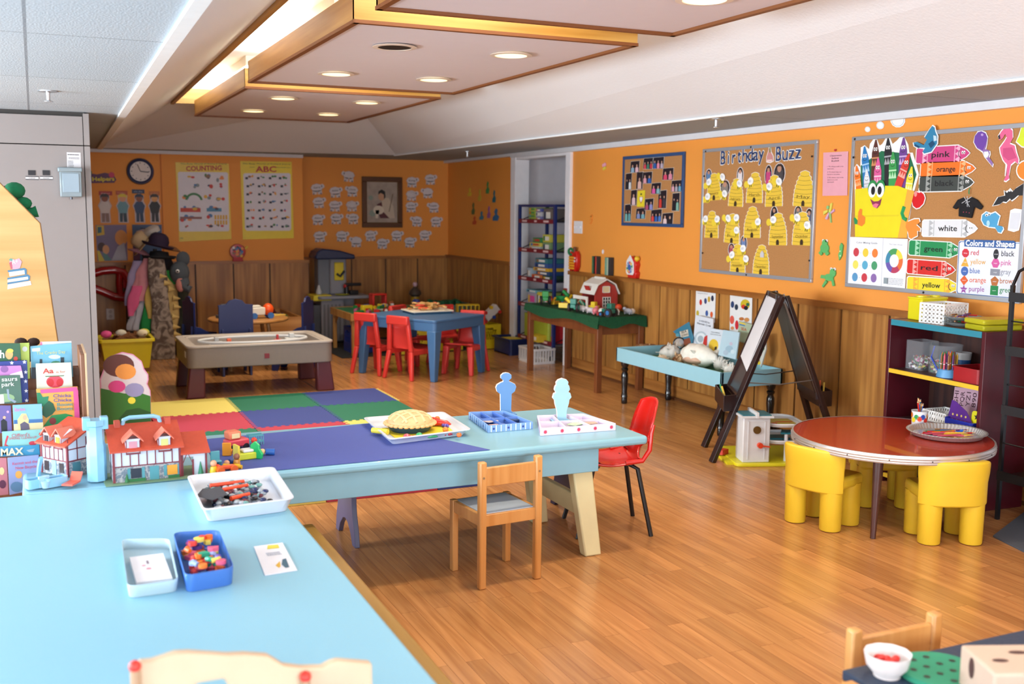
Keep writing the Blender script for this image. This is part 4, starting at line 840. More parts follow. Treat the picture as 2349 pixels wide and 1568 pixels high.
# sheep
WS = m('DCD4D8', .7, bump=.1); sheep0 = {}
def sheep(px, py, name, side=1, cotton=False, lab='', s=1.0):
    """paper sheep with a hand-written name; side=1 looks right"""
    fr = BW(px, py, YB, .004).rot(random.uniform(-.06, .06)); r = T('sheep_cutout', lab, 'paper sheep', fr, 'white paper sheep round the framed picture')
    o = []
    for i in range(26):
        a = 2*PI*i/26; k = 1+.05*math.cos(a*8); o.append((.068*k*math.cos(a), .012+.045*k*math.sin(a)))
    out = [(u*1.06, v*1.08) for u, v in o]; hd = [(.045*side,.045),(.07*side,.058),(.088*side,.045),(.094*side,.02),(.08*side,.006),(.055*side,.01)]
    b = B(WS); b.pr(out, 0, .002); b.pr(hd, 0, .003)
    for u in (-.045, -.018, .02, .046): b.pr([(u-.012,-.066),(u+.013,-.066),(u+.013,-.02),(u-.012,-.02)], 0, .002)
    if cotton:
        for i in range(16): a = 2*PI*i/16; b.sp(.04*math.cos(a)*random.uniform(.3, 1.2), .012+.026*math.sin(a)*random.uniform(.3, 1.2), .004, .02, .018, .01, 6, .15)
        b.sp(0, .012, .004, .06, .042, .014, 10, .08)
    b.build('body', r, sm=50)
    b = B(m('6A6478')); 
    for i in range(26): p, q = out[i], out[(i+1) % 26]; b.pl([p, q, (q[0]*.97, q[1]*.97), (p[0]*.97, p[1]*.97)], .0028)
    for u in (-.045, .046): b.rc(u-.008, -.066, u+.008, -.05, .0032)
    b.pl(circ(.06*side, .03, .008, 6, .014), .0038)
    b.build('outline', r, sm=0)
    if name: B(m('2A2430')).tx(name, -.042, .005, .042, .009, .022, .0215 if cotton else .0035, .004).build('name', r, sm=0)
SHEEP = [(800,404,'',-1,0),(727,433,'Sara',1,0),(769,440,'Amber',1,0),(808,438,'Chris',-1,0),(731,464,'Arlene',1,0),(768,472,'David',1,0),(807,472,'',1,1),(729,503,'Alice',1,0),(771,501,'Matthew',1,0),(810,501,'Will',-1,0),(733,542,'Heath',1,0),(784,541,'Lucas',1,0),(817,554,'',-1,0),(850,540,'Eric',1,0),(877,558,'Dylan',1,0),(910,540,'Grace',1,0),(940,555,'Cameron',1,0),(974,539,'North',1,0),(945,417,'King',1,0),(987,411,'Libby',1,0),(944,448,'',1,1),(981,442,'',-1,0),(943,474,'Gordon',1,0),(995,475,'Faith',-1,0),(956,507,'Lily',-1,0),(1000,508,'Michael',1,0)]
SL = {0: 'blank white paper sheep at the top, above and left of the framed picture', 6: 'puffy blank sheep with cotton wool, just left of the framed picture', 12: 'blank paper sheep in the bottom row, under the left edge of the frame', 20: 'puffy blank sheep with cotton wool, just right of the framed picture', 21: 'blank paper sheep looking left, right of the framed picture'}
for i, (x, y, nm, sd, ct) in enumerate(SHEEP): sheep(x, y, nm, sd, ct, SL.get(i) or 'white paper sheep with the name %s written on it' % nm)
# framed picture
fr = BW(875, 463, YB, .002); q = fr.uv; r = T('framed_picture', 'picture of a robed man with a lamb in a wide brown frame', 'framed picture', fr)
a0 = q(829, 404.5); a1 = q(922, 521.5); u0, v1, u1, v0 = a0[0], a0[1], a1[0], a1[1]
FW = m('5A3A24', .35, .2); b = B(FW); t = .06
for z, k in ((.03, 0), (.018, .035)):
    b.bx(u0+k, v0+k, 0, u1-k, v0+t, z).bx(u0+k, v1-t, 0, u1-k, v1-k, z).bx(u0+k, v0+t, 0, u0+t, v1-t, z).bx(u1-t, v0+t, 0, u1-k, v1-t, z)
b.build('frame', r, bev=.006)
B(m('8A6A34', .3, .6)).bx(u0+.055, v0+.055, 0, u1-.055, v0+.063, .02).bx(u0+.055, v1-.063, 0, u1-.055, v1-.055, .02).bx(u0+.055, v0+.06, 0, u0+.063, v1-.06, .02).bx(u1-.063, v0+.06, 0, u1-.055, v1-.06, .02).build('gilt_edge', r)
B(m('A89A8E', var=.35, sc=12)).rc(u0+.06, v0+.06, u1-.06, v1-.06, .008).build('canvas', r, sm=0)
b = B(m('C8B8A4')); b.pl([(-.02,-.2),(.17,-.2),(.15,-.05),(.09,.05),(.02,.05),(-.02,-.05)], .0085); b.mt('5A2830').pl([(-.06,-.03),(.0,.0),(.02,-.12),(.1,-.2),(-.02,-.2),(-.06,-.1)], .009); b.mt('C89A7A').pl(circ(0, .07, .045, 12, .055), .0095); b.mt('221814').pl([(-.045,.09),(-.04,.13),(0,.155),(.045,.13),(.05,.06),(.03,.03),(.028,.09),(-.01,.11)], .01)
b.mt('DCCFBC').pl(circ(-.04, -.1, .07, 14, .055), .0105); b.pl([(-.08,-.2),(-.05,-.2),(-.03,-.1),(-.08,-.1)], .0105); b.mt('6A5038').pl([(.09,-.12),(.1,-.12),(.15,.1),(.14,.1)], .011); b.mt('8A9A8E').pl(circ(-.14, .05, .03, 10), .0086).pl(circ(-.12, -.14, .04, 10), .0086); b.build('painted_figures', r, sm=0)

# ================================================================ dress-up stand (back left)
def HY_(px, py, y): return BW(px, py, y, 0)
STY = 11.35
r = T('coat_stand', 'dark coat stand buried under dress-up clothes', 'coat stand', G(1.12, STY))
B(m('2A1C16')).cy((0, 0, .03), (0, 0, 1.12), .02).build('pole', r)
for i in range(4): a = i*PI/2+.4; B(m('2A1C16')).beam((0, 0, .05), (.2*math.cos(a), .2*math.sin(a), .015), .03, .03).build('foot', r)
for i in range(4): a = i*PI/2+.4; B(m('2A1C16')).tu([(0, 0, 1.02), (.08*math.cos(a), .08*math.sin(a), 1.03), (.1*math.cos(a), .1*math.sin(a), 1.08)], .01, 6).build('hook', r)
def drape(lab, nodes, mats, y, depth=.07, folds=5, cat='costume', nm='costume', seed=1):
    """hanging cloth: nodes = (px, py, half width in pixels); folds run down it"""
    rs = random.Random(seed); fr0 = HY_(nodes[0][0], nodes[0][1], y)
    P = [(fr0.uv(x, y_), w/199.) for x, y_, w in nodes]
    n = len(P); b = B(m(mats[0], .85, var=.15, sc=20, bump=.4) if isinstance(mats[0], str) else mats[0])
    def S(t):
        s = t*(n-1); i = min(int(s), n-2); f = s-i; f2 = f*f*(3-2*f)
        (a, wa), (c, wc) = P[i], P[i+1]
        return a[0]+(c[0]-a[0])*f2, a[1]+(c[1]-a[1])*f, wa+(wc-wa)*f2
    ph = rs.uniform(0, 6)
    def fn(u, v):
        cx, cz, wd = S(v); a = 2*PI*u; k = 1+.16*math.sin(folds*a+ph+v*2)*(.3+.7*v)+.06*math.sin(2.3*a+9*v)
        return (cx+wd*k*math.cos(a), cz, depth*.6*k*math.sin(a)*min(1, .5+v))
    b.gr(fn, 28, 14, wrap=True)
    if len(mats) > 1:
        b.mats += [m(c, .85, var=.15, sc=20, bump=.4) if isinstance(c, str) else c for c in mats[1:]]
    o = b.build(nm, fr=fr0, sm=60, label=lab, cat=cat); return o, fr0
def spot_mat(nm, c1, c2, sc, thr=.5):
    t = D.materials.new(nm); t.use_nodes = True; n = t.node_tree.nodes; L = t.node_tree.links; b = n['Principled BSDF']; tc = n.new('ShaderNodeTexCoord'); z = n.new('ShaderNodeTexNoise'); z.inputs['Scale'].default_value = sc; z.inputs['Distortion'].default_value = 1.5
    c = n.new('ShaderNodeValToRGB'); c.color_ramp.elements[0].position = thr-.08; c.color_ramp.elements[1].position = thr+.08; c.color_ramp.elements[0].color = lin(c1); c.color_ramp.elements[1].color = lin(c2)
    L.new(tc.outputs['Object'], z.inputs['Vector']); L.new(z.outputs['Fac'], c.inputs[0]); L.new(c.outputs[0], b.inputs['Base Color']); b.inputs['Roughness'].default_value = .8; return t
def stripe_mat(nm, c1, c2, sc, ax='Z', r=.8):
    t = D.materials.new(nm); t.use_nodes = True; n = t.node_tree.nodes; L = t.node_tree.links; b = n['Principled BSDF']; tc = n.new('ShaderNodeTexCoord'); z = n.new('ShaderNodeTexWave'); z.inputs['Scale'].default_value = sc; z.bands_direction = ax; z.inputs['Distortion'].default_value = 1.2
    c = n.new('ShaderNodeValToRGB'); c.color_ramp.interpolation = 'CONSTANT'; c.color_ramp.elements[1].position = .5; c.color_ramp.elements[0].color = lin(c1); c.color_ramp.elements[1].color = lin(c2)
    L.new(tc.outputs['Object'], z.inputs['Vector']); L.new(z.outputs['Fac'], c.inputs[0]); L.new(c.outputs[0], b.inputs['Base Color']); b.inputs['Roughness'].default_value = r; return t
FURB = spot_mat('brown_fur', '5A4A42', '9A8A7E', 9); ZEB = stripe_mat('zebra_cloth', '16161A', 'B8B0B8', 9, 'Y')
drape('black and white striped costume at the lower left of the clothes stand', [(318,690,8),(310,730,14),(312,775,18),(320,800,14)], [ZEB], STY+.05, .08, 3, seed=2)
drape('dark grey costume hanging deepest in the dress-up pile', [(360,590,26),(372,660,50),(375,740,52),(365,812,40)], ['221E24'], STY+.14, .14, 6, seed=3)
drape('pale lilac costume sleeve at the left of the stand', [(318,598,10),(312,640,16),(300,680,11),(293,700,6)], ['A89AC0'], STY-.04, .07, 4, seed=4)
drape('light pink satin costume at the left of the stand', [(342,592,10),(336,630,20),(330,668,22),(318,690,12)], ['D08A94'], STY-.09, .06, 5, seed=5)
drape('bright pink pointed sleeve below the light pink satin', [(316,655,10),(306,690,12),(300,724,5)], ['D45A88'], STY-.12, .05, 3, seed=6)
drape('white gauzy skirt behind the green costume', [(348,665,8),(332,710,24),(322,755,24)], ['B4B2BC'], STY-.06, .08, 8, seed=7)
drape('green cape hanging at the bottom left of the pile', [(340,695,8),(341,750,18),(346,806,16)], ['14803C'], STY-.12, .06, 5, seed=8)
drape('red cloth showing between pink and yellow costumes', [(350,622,4),(352,645,7),(350,665,4)], ['C0281E'], STY-.13, .03, 3, seed=9)
drape('yellow felt costume panel beside the green cape', [(358,625,7),(352,680,16),(350,730,8)], ['C8AA5A'], STY-.14, .04, 3, seed=10)
drape('brown fur costume hanging down the front to the floor', [(358,588,14),(362,640,18),(370,700,19),(374,760,24),(374,822,26)], [FURB], STY-.17, .07, 4, seed=11)
o, f0 = drape('tan dragon costume with a row of soft spikes', [(368,625,10),(388,660,16),(396,720,14),(392,765,10),(412,782,9)], ['B89A60'], STY-.15, .06, 4, seed=12)
for i, (x, y) in enumerate([(372,632),(382,648),(392,662),(402,682),(404,702),(400,725),(402,748),(404,765)]):
    u, v = f0.uv(x, y); B(m('C8AA6A', .8)).cy((u-.03, v, .03), (u+.045, v-.01, .03), .035, .004, 8).build('spike', o)
drape('dark olive costume at the right of the stand', [(404,640,14),(418,700,16),(424,762,10)], ['2A2A1C'], STY-.02, .07, 4, seed=13)
drape('green sleeve between the dragon costume and the grey mask', [(384,620,6),(392,640,10),(398,655,5)], ['1E7A2E'], STY-.14, .04, 3, seed=14)
drape('dark brown trousers of a costume ending near the floor', [(400,700,10),(396,760,13),(398,806,15)], ['3A3024'], STY-.05, .08, 3, seed=15)
# grey animal mask
fr = HY_(412, 625, STY-.17); r = T('elephant_mask', 'grey plush animal hood with a pink-lined snout, right of the stand', 'mask', fr); PG = m('4A5058', .9, bump=.4, sc=60)
B(PG).sp(0, 0, 0, .1, .12, .09, 14).tu([(.02,-.08,.03),(.04,-.14,.05),(.07,-.17,.05),(.09,-.13,.05)], [.07,.06,.045,.03], 10).build('head', r); B(PG).sp(.04, .14, -.02, .07, .08, .04, 12).build('ear', r)
B(m('C07A70', .8)).sp(-.005, -.12, .07, .045, .075, .03, 10).build('snout_lining', r); B(m('E8E8E8', .3)).sp(-.03, .02, .085, .02).build('eye', r); B(m('10161C', .2)).sp(-.032, .018, .102, .01).build('pupil', r)
# hats
def hatobj(nm, lab, px, py, y, prof, c, tilt=.3, sx=1):
    fr = HY_(px, py, y); b = B(m(c, .8, bump=.2, sc=50) if isinstance(c, str) else c); b.X = Matrix.Rotation(tilt, 4, 'Z') @ Matrix.Rotation(-PI/2, 4, 'X')@Matrix.Scale(1, 4)
    b.la(prof, 26); return b.build(nm, fr=fr, sm=50, label=lab, cat='hat')
hatobj('sun_hat', 'cream straw hat at the top of the pile', 328, 555, STY+.03, [(.001,-.02),(.16,-.02),(.165,-.012),(.09,0),(.085,.08),(.05,.11),(.001,.115)], 'C8AC84', .9)
hatobj('paper_hat', 'small white cap behind the black bowler hat', 348, 530, STY+.02, [(.001,-.03),(.08,-.03),(.085,.02),(.05,.05),(.001,.055)], 'C4BCB4', .5)
hatobj('bowler_hat', 'dark purple bowler hat on top of the dress-up stand', 362, 562, STY-.1, [(.001,-.02),(.13,-.02),(.16,.0),(.16,.012),(.1,-.004),(.105,.05),(.085,.1),(.05,.125),(.001,.13)], '2A1A38', -.25)
hatobj('black_hat', 'wide black hat under the bowler hat', 365, 588, STY-.06, [(.001,-.02),(.15,-.02),(.17,.0),(.165,.01),(.1,.004),(.09,.05),(.001,.06)], '121218', -.05)
hatobj('pink_hat', 'dusty pink hat with a pointed brim at the left of the pile', 322, 580, STY-.02, [(.001,-.01),(.12,-.01),(.13,0),(.05,.03),(.001,.05)], '9A6A7A', -.35)
hatobj('tan_hat', 'tan hat brim at the right of the bowler hat', 392, 572, STY+.02, [(.001,-.01),(.09,-.01),(.1,0),(.05,.03),(.001,.04)], '8A5A34', -.2)
# red plastic hanging piece on the panelling
fr = BW(258, 652, YB1, .05); q = fr.uv; r = T('red_play_frame', 'glossy red plastic play frame with two arms, beside the dress-up stand', 'toy', fr)
RP = m('B0141E', .2, coat=.5)
b = B(RP); b.tu([(*q(212,628),0),(*q(235,621),0),(*q(262,619),0),(*q(282,624),0),(*q(296,645),0),(*q(296,668),0),(*q(284,684),0),(*q(262,680),0),(*q(235,668),0),(*q(212,660),0)], .045, 8); b.tu([(*q(274,622),.0),(*q(273,650),.0),(*q(276,682),.0)], .035, 8)
b.build('hoop', r, sm=60); B(RP).bx(*q(282, 660), -.02, *q(296, 640), .02).build('grip', r)

# ================================================================ children's furniture at the back
# wooden box table and round table with blue chairs
OAK = wood('light_oak', 'A06A34', 'C48F52', 'X', 1, .4)
fr = G(2.36, 10.2, 0, 0)
r = T('train_table', 'box-shaped wooden play table against the back wall beside the toy kitchen', 'table', G(2.30, 11.58, 0))
b = B(OAK); b.bx(-.27, -.52, .02, .27, -.49, .4).bx(-.27, .49, .02, .27, .52, .4).bx(-.27, -.49, .02, -.24, .49, .4).bx(.24, -.49, .02, .27, .49, .4); b.build('sides', r, bev=.006)
B(m('C09058', .5)).bx(-.24, -.49, .34, .24, .49, .355).build('play_surface', r)
for x, y, c, l in ((2.4,11.4,'2A3A6A','tiny dark blue toy train on the box table'),(2.3,11.3,'E0B82A','tiny yellow toy nearest the round table'),(2.42,11.2,'2A7A3A','tiny green toy train beside the yellow toy'),(2.2,11.7,'1F8A3A','tiny green toy behind the round table'),(2.4,11.9,'6A2A3A','tiny maroon toy near the back wall'),(2.2,11.3,'C83A2A','tiny red toy on the box table')):
    r2 = T('toy_engine', l, 'toy', G(x, y, .356, random.uniform(0, 3)))
    B(m(c, .4)).bx(-.06, -.02, .012, .06, .02, .035).bx(-.05, -.018, .035, -.01, .018, .06).cy((.03, 0, .03), (.03, 0, .055), .012).build('body', r2, bev=.003)
    for dx in (-.035, .035):
        B(m('2A2A2A')).cy((dx, -.024, .012), (dx, .024, .012), .012).build('axle', r2)
r = T('round_play_table', 'light wooden round play table ringed by dark blue chairs', 'table', G(1.86, 10.3))
B(OAK).la([(.001, .46), (.37, .46), (.385, .47), (.385, .482), (.375, .49), (.001, .49)], 36).build('tabletop', r)
for i in range(4): a = PI/4+i*PI/2; B(OAK).cy((.22*math.cos(a), .22*math.sin(a), .46), (.3*math.cos(a), .3*math.sin(a), 0), .02, .016).build('leg', r)
for i in range(2): B(OAK).cy((.26*math.cos(PI/4+i*PI/2), .26*math.sin(PI/4+i*PI/2), .2), (-.26*math.cos(PI/4+i*PI/2), -.26*math.sin(PI/4+i*PI/2), .2), .01).build('stretcher', r)
BLU = m('14225A', .4, var=.12, bump=.1)
def bluechair(x, y, rz, lab):
    r = T('shaped_back_chair', lab, 'chair', G(x, y, 0, rz), 'dark blue wooden chairs at the round play table')
    o = [(-.165,0),(.165,0),(.165,.36),(.15,.40),(.12,.62),(.135,.655),(.1,.66),(.07,.68),(.04,.71),(0,.72),(-.04,.71),(-.07,.68),(-.1,.66),(-.135,.655),(-.12,.62),(-.15,.40),(-.165,.36)]
    o = [(-.16,.1),(-.155,.64),(-.16,.66),(-.09,.665),(-.06,.70),(0,.715),(.06,.70),(.09,.665),(.16,.66),(.155,.64),(.16,.1),(.06,.1),(0,.13),(-.06,.1)]
    b = B(BLU); b.X = Matrix.Translation((0, -.16, 0)) @ Matrix.Rotation(PI/2, 4, 'X'); b.pr(o, -.01, .01); b.build('backrest', r, bev=.003)
    for s in (-1, 1):
        b = B(BLU); b.X = Matrix.Translation((s*.125, 0, 0)) @ Matrix.Rotation(PI/2, 4, 'Z') @ Matrix.Rotation(PI/2, 4, 'X')
        b.pr([(-.2,0),(-.14,0),(-.08,.1),(.06,.1),(.1,0),(.16,0),(.15,.34),(.0,.36),(-.1,.42),(-.19,.44)], -.01, .01); b.build('side_panel', r, bev=.003)
    B(BLU).bx(-.13, -.15, .27, .13, .15, .29).build('seat', r, bev=.004); return r
bluechair(1.66, 9.98, 0, 'dark blue shaped-back chair with its back to the grey play table')
bluechair(1.46, 10.32, -PI/2+.2, 'dark blue chair seen edge-on, left of the round play table')
bluechair(2.22, 10.02, PI/2-.55, 'dark blue chair seen edge-on, right of the round play table')
# toys on the round table
r = T('toy_laptop', 'grey folding toy on the round play table', 'toy', G(1.72, 10.3, .49, .3)); B(m('5A6470', .35)).bx(-.14, -.1, 0, .12, .1, .03).build('base', r, bev=.006)
b = B(m('3A424C', .35)); b.X = Matrix.Translation((.0, .08, .03)) @ Matrix.Rotation(.5, 4, 'X'); b.bx(-.12, -.01, 0, .12, .012, .12); b.build('lid', r, bev=.006); B(m('8A98A8', .3)).tu([(.04,0,.04),(.1,.03,.11),(.18,.03,.1)], .012, 8).build('handle', r)
r = T('toy_truck', 'white toy truck with an orange cab on blue wheels', 'toy car', G(1.95, 10.17, .49, .1)); B(m('D8D4CC', .4)).bx(-.13, -.05, .035, .04, .05, .11).bx(-.11, -.04, .11, .0, .04, .13).build('box', r, bev=.012); B(m('E8541C', .3)).sp(.08, 0, .085, .055, .055, .06, 12).build('cab', r)
for x in (-.07, .09):
    for s in (-.05, .05): B(m('2A62A8', .4)).cy((x, s-.012, .03), (x, s+.012, .03), .03, n=14).build('wheel', r)
r = T('toy_digger', 'small blue and red toy behind the white toy truck', 'toy', G(1.9, 10.5, .49)); B(m('1F3F9A', .4)).bx(-.07, -.04, .01, .07, .04, .07).build('body', r, bev=.01); B(m('C8242A', .4)).cy((0, 0, .07), (0, 0, .11), .02).build('red_knob', r)
r = T('sun_tray', 'flat yellow plastic piece on the right of the round play table', 'toy', G(2.12, 10.35, .49, .4)); B(m('D8B45A', .5)).pr([(-.1,-.05),(.12,-.03),(.06,.08),(-.05,.08)], 0, .015).build('plate', r, bev=.003)

# grey sand and water table
TAU = m('7E736C', .5, var=.04, bump=.15, sc=40); TAL = m('A59C96', .45); MAR = m('54202A', .45)
r = T('activity_table', 'grey-brown plastic activity table with dark maroon legs', 'table', G(1.68, 9.09))
W, Dp = .60, .40
b = B(TAU)
def ringbox(b, x0, y0, x1, y1, r0, z0, z1, t):
    o = rrect(x0, y0, x1, y1, r0, 5); i = rrect(x0+t, y0+t, x1-t, y1-t, max(.01, r0-t*.6), 5); n = len(o)
    b.add([(p[0],p[1],z0) for p in o]+[(p[0],p[1],z1) for p in o]+[(p[0],p[1],z0) for p in i]+[(p[0],p[1],z1) for p in i],
          [(k,(k+1)%n,n+(k+1)%n,n+k) for k in range(n)]+[(n+k,n+(k+1)%n,3*n+(k+1)%n,3*n+k) for k in range(n)]+[(3*n+k,3*n+(k+1)%n,2*n+(k+1)%n,2*n+k) for k in range(n)]+[(2*n+k,2*n+(k+1)%n,(k+1)%n,k) for k in range(n)]); return b
ringbox(b, -W, -Dp, W, Dp, .07, .25, .42, .03); b.build('apron', r, bev=.008)
b = B(TAL); ringbox(b, -W-.008, -Dp-.008, W+.008, Dp+.008, .075, .415, .435, .07); b.bx(-W+.05, -Dp+.05, .30, W-.05, Dp-.05, .315); ringbox(b, -W+.06, -Dp+.06, W-.06, Dp-.06, .08, .31, .43, .02)
b.build('basin', r, bev=.006)
B(m('C9CCD2', .6)).tu([(.46*math.cos(a), .22*math.sin(a), .425) for a in [i*PI/16 for i in range(33)]], .012, 6).build('white_track', r)
B(m('3A6A8A', .3)).ci(.05, 0, .2, .315, .36, 24, .14).build('blue_pond', r)
for x, y in ((-.52,-.33),(.52,-.33),(-.52,.33),(.52,.33)):
    B(MAR).add([(x+dx*(.06 if z else .075)+(.02*(1 if x > 0 else -1) if not z else 0), y+dy*(.045 if z else .05), z) for z in (0, .27) for dx, dy in ((-1,-1),(1,-1),(1,1),(-1,1))], [(0,3,2,1),(4,5,6,7),(0,1,5,4),(1,2,6,5),(2,3,7,6),(3,0,4,7)]).build('leg', r, bev=.012)
B(m('7A2430', .4)).bx(.015, -Dp-.006, .31, .055, -Dp, .35).build('square_badge', r); B(m('C9CCCE')).bx(-W-.003, -.3, .33, -W+.001, -.22, .38).build('white_label', r)
for x, y, c, sx, l in ((-.22,-.1,'E0623A',.05,'small orange block in the grey activity table'),(.22,.05,'B8343A',.03,'small red piece in the grey activity table'),(.36,.12,'C8CCD0',.06,'white model buildings at the right of the grey activity table'),(-.3,.05,'B8BEC4',.05,'white slide piece at the left of the grey activity table')):
    f = G(1.68+x, 9.09+y, .36); B(m(c, .4)).bx(-sx, -sx*.6, 0, sx, sx*.6, .05).bx(-sx*.4, -sx*.4, .05, sx*.3, sx*.4, .09).bx(-sx*1.3, -.008, 0, sx*1.2, .008, .03).build('play_block', fr=f, bev=.004, label=l, cat='toy')

# ================================================================ toy kitchen
KG = m('8A8A94', .5, var=.04); KB = m('16244E', .4)
r = T('toy_kitchen', 'grey plastic toy kitchen with a dark blue roof', 'toy kitchen', G(3.17, 11.95))
b = B(KG); b.bx(-.22, -.2, .02, .05, .2, .52).bx(.05, -.1, .02, .2, .2, .52); b.build('cabinet', r, bev=.02)
b = B(m('4A4E58', .5)); b.bx(-.30, -.16, .02, -.22, .2, .45); b.build('side_cabinet', r, bev=.01)
B(KG).pr(rrect(-.26, -.26, .34, .2, .05), .52, .555).build('counter', r, bev=.008)
b = B(m('6E7480', .5)); b.bx(-.2, .02, .555, -.06, .2, .98); b.build('back_panel', r, bev=.01)
B(KG).bx(-.07, -.02, .555, .13, .16, .98).build('tower', r, bev=.02)
b = B(KB); b.X = Matrix.Translation((0, .2, 0)) @ Matrix.Rotation(PI/2, 4, 'X'); b.pr([(-.26,.97),(.2,.97),(.2,1.02),(.02,1.07),(-.18,1.09),(-.24,1.06),(-.27,1.0)], 0, .34); b.build('roof', r, bev=.02)
r2 = B(m('E0C81E', .4)).bx(-.02, -.04, .72, .09, -.015, .93).build('toy_telephone', r, bev=.008); B(m('20242C', .4)).tu([(.0, -.06, .8), (.04, -.07, .77), (.09, -.06, .83)], .014, 8).build('receiver', r2)
b = B(m('D8C82A', .4)); b.bx(-.31, -.2, .5, -.1, .1, .565); b.build('yellow_hob', r, bev=.006)
for i in range(5): B(m('6E6E78')).bx(-.2+i*.045, -.204, .05, -.175+i*.045, -.199, .46).build('door_rib', r)
b = B(m('A83A2A')); b.bx(-.306, -.12, .42, -.3, .08, .48); b.build('control_panel', r)
r3 = T('toy_drill', 'black and red toy hand mixer on the toy kitchen counter', 'toy', G(3.33, 11.85, .557, .1)); B(m('1A1A20', .35)).cy((-.06, 0, .0), (-.06, 0, .1), .03).bx(-.08, -.02, .1, .12, .02, .135).bx(-.02, -.03, 0, .08, .03, .05).build('body', r3, bev=.008); B(m('B81E24')).sp(-.075, 0, .1, .025).build('red_button', r3)
B(m('C8CC3A', .5)).la([(.001,0),(.05,0),(.085,.012),(.08,.014),(.001,.006)], 20).build('toy_plate', fr=G(3.2, 11.78, .557), label='yellow-green toy plate at the front of the toy kitchen counter', cat='plate')
B(m('B8BCC4', .3)).la([(.001,0),(.03,0),(.035,.03),(.022,.06),(.012,.1),(.001,.105)], 14).build('toy_bottle', fr=G(2.96, 11.9, .567), label='white toy bottle on the yellow hob of the toy kitchen', cat='bottle')
tag(B(m('1E2024', .9, bump=.5, sc=80)).add([(2.86,12.1,.001),(2.86,10.55,.001),(4.6,10.72,.001),(4.6,12.1,.001),(2.86,12.1,.007),(2.86,10.55,.007),(4.6,10.72,.007),(4.6,12.1,.007)], [(0,3,2,1),(4,5,6,7),(0,1,5,4),(1,2,6,5),(2,3,7,6),(3,0,4,7)]).build('floor_mat'), 'dark grey floor mat under the toy kitchen and block table', 'mat')

# ================================================================ building block table
r = T('block_table', 'wooden play table with a green baseplate top behind the red chairs', 'table', G(3.42, 10.98, .007))
PINE = wood('pine', 'A8743C', 'C89A5C', 'Z', 1, .45)
B(m('1C7A50', .4)).bx(-.44, -.4, .43, .62, .4, .45).build('green_top', r)
b = B(PINE)
b.bx(-.46, -.42, .38, .64, -.4, .455).bx(-.46, .4, .38, .64, .42, .455).bx(-.46, -.4, .38, -.44, .4, .455).bx(.62, -.4, .38, .64, .4, .455); b.build('apron', r)
for x in (-.44, .6):
    for y in (-.39, .36): B(PINE).bx(x, y, 0, x+.04, y+.04, .43).build('leg', r, bev=.004)
    B(PINE).beam((x+.02, -.36, .30), (x+.02, -.24, .4), .02, .03).beam((x+.02, .35, .3), (x+.02, .24, .4), .02, .03).build('brace', r)
random.seed(11); k = 0
COLN = [('C8281E', 'red'), ('E0BC1E', 'yellow'), ('1F4FA8', 'blue'), ('1E8A44', 'green'), ('D8D4D4', 'white'), ('D8784A', 'orange'), ('C05A8A', 'pink')]
for i in range(40):
    c, n = COLN[i % 7]; x = 3.42+random.uniform(-.4, .25); y = 10.98+random.uniform(-.36, .3); z = .457 if i < 28 else .487
    w_, d_ = random.choice(((.032,.016),(.064,.032),(.032,.032),(.096,.032)))
    b = B(m(c, .35)); b.bx(-w_/2, -d_/2, 0, w_/2, d_/2, .028)
    for a in range(max(1, int(w_/.03))): b.ci(-w_/2+.016+a*.032, 0, .008, .028, .033, 8)
    b.build('building_block', fr=G(x, y, z, random.uniform(0, 3)), label='%s building block on the green-topped block table' % n, cat='building block', group='%s building blocks on the block table' % n)
r = T('toy_stove_block', 'large yellow toy piece among the building blocks', 'toy', G(3.2, 10.8, .457, .2)); B(m('E0C020', .4)).bx(-.06, -.03, 0, .06, .03, .07).build('body', r, bev=.006); B(m('C83028')).bx(-.03, -.032, .01, .03, -.03, .04).build('panel', r)
# open red cube
b = B(m('C82820', .35)); fr = G(3.45, 11.2, .457, .1)
for s in (0, .0):
    pass
b.bx(-.085,-.06,0,.085,.06,.02).bx(-.085,-.06,.14,.085,.06,.16).bx(-.085,-.06,.02,-.062,.06,.14).bx(.062,-.06,.02,.085,.06,.14)
b.build('square_frame_toy', fr=fr, bev=.006, label='open red square frame standing on the block table', cat='toy')
# blue crate below
def crate(nm, lab, x, y, rz, w, d, h, c, z0=0):
    r = T(nm, lab, 'crate', G(x, y, z0, rz)); mt = m(c, .4, var=.05)
    b = B(mt); b.bx(-w/2, -d/2, 0, w/2, d/2, .012)
    for s in (-1, 1):
        for ax in (0, 1):
            L = w if ax == 0 else d; o = (d if ax == 0 else w)/2*s
            def P(a0, z0_, a1, z1, t=.006):
                if ax == 0: b.bx(a0, o-t, z0_, a1, o+t, z1)
                else: b.bx(o-t, a0, z0_, o+t, a1, z1)
            P(-L/2, 0, L/2, h*.38); P(-L/2, h*.86, L/2, h); P(-L/2, h*.38, -L*.34, h*.86); P(L*.34, h*.38, L/2, h*.86); P(-L*.17, h*.72, L*.17, h*.76); P(-L*.34, h*.78, -L*.2, h*.86); P(L*.2, h*.78, L*.34, h*.86)
            n = 7
            for i in range(n):
                a = -L*.34+L*.68*i/n; e = a+L*.68/n
                for (p0, p1) in (((a, h*.38), (e, h*.72)), ((e, h*.38), (a, h*.72))):
                    if ax == 0: b.beam((p0[0], o, p0[1]), (p1[0], o, p1[1]), .005, .008)
                    else: b.beam((o, p0[0], p0[1]), (o, p1[0], p1[1]), .005, .008)
    b.build('lattice_shell', r); return r
crate('milk_crate', 'blue plastic crate under the block table', 3.2, 11.0, 0, .3, .3, .27, '16389A', .008)
crate('milk_crate', 'bright yellow crate in the corner with a white toy on top', 4.56, 10.84, .08, .31, .3, .27, 'E0C81A', 0.008)
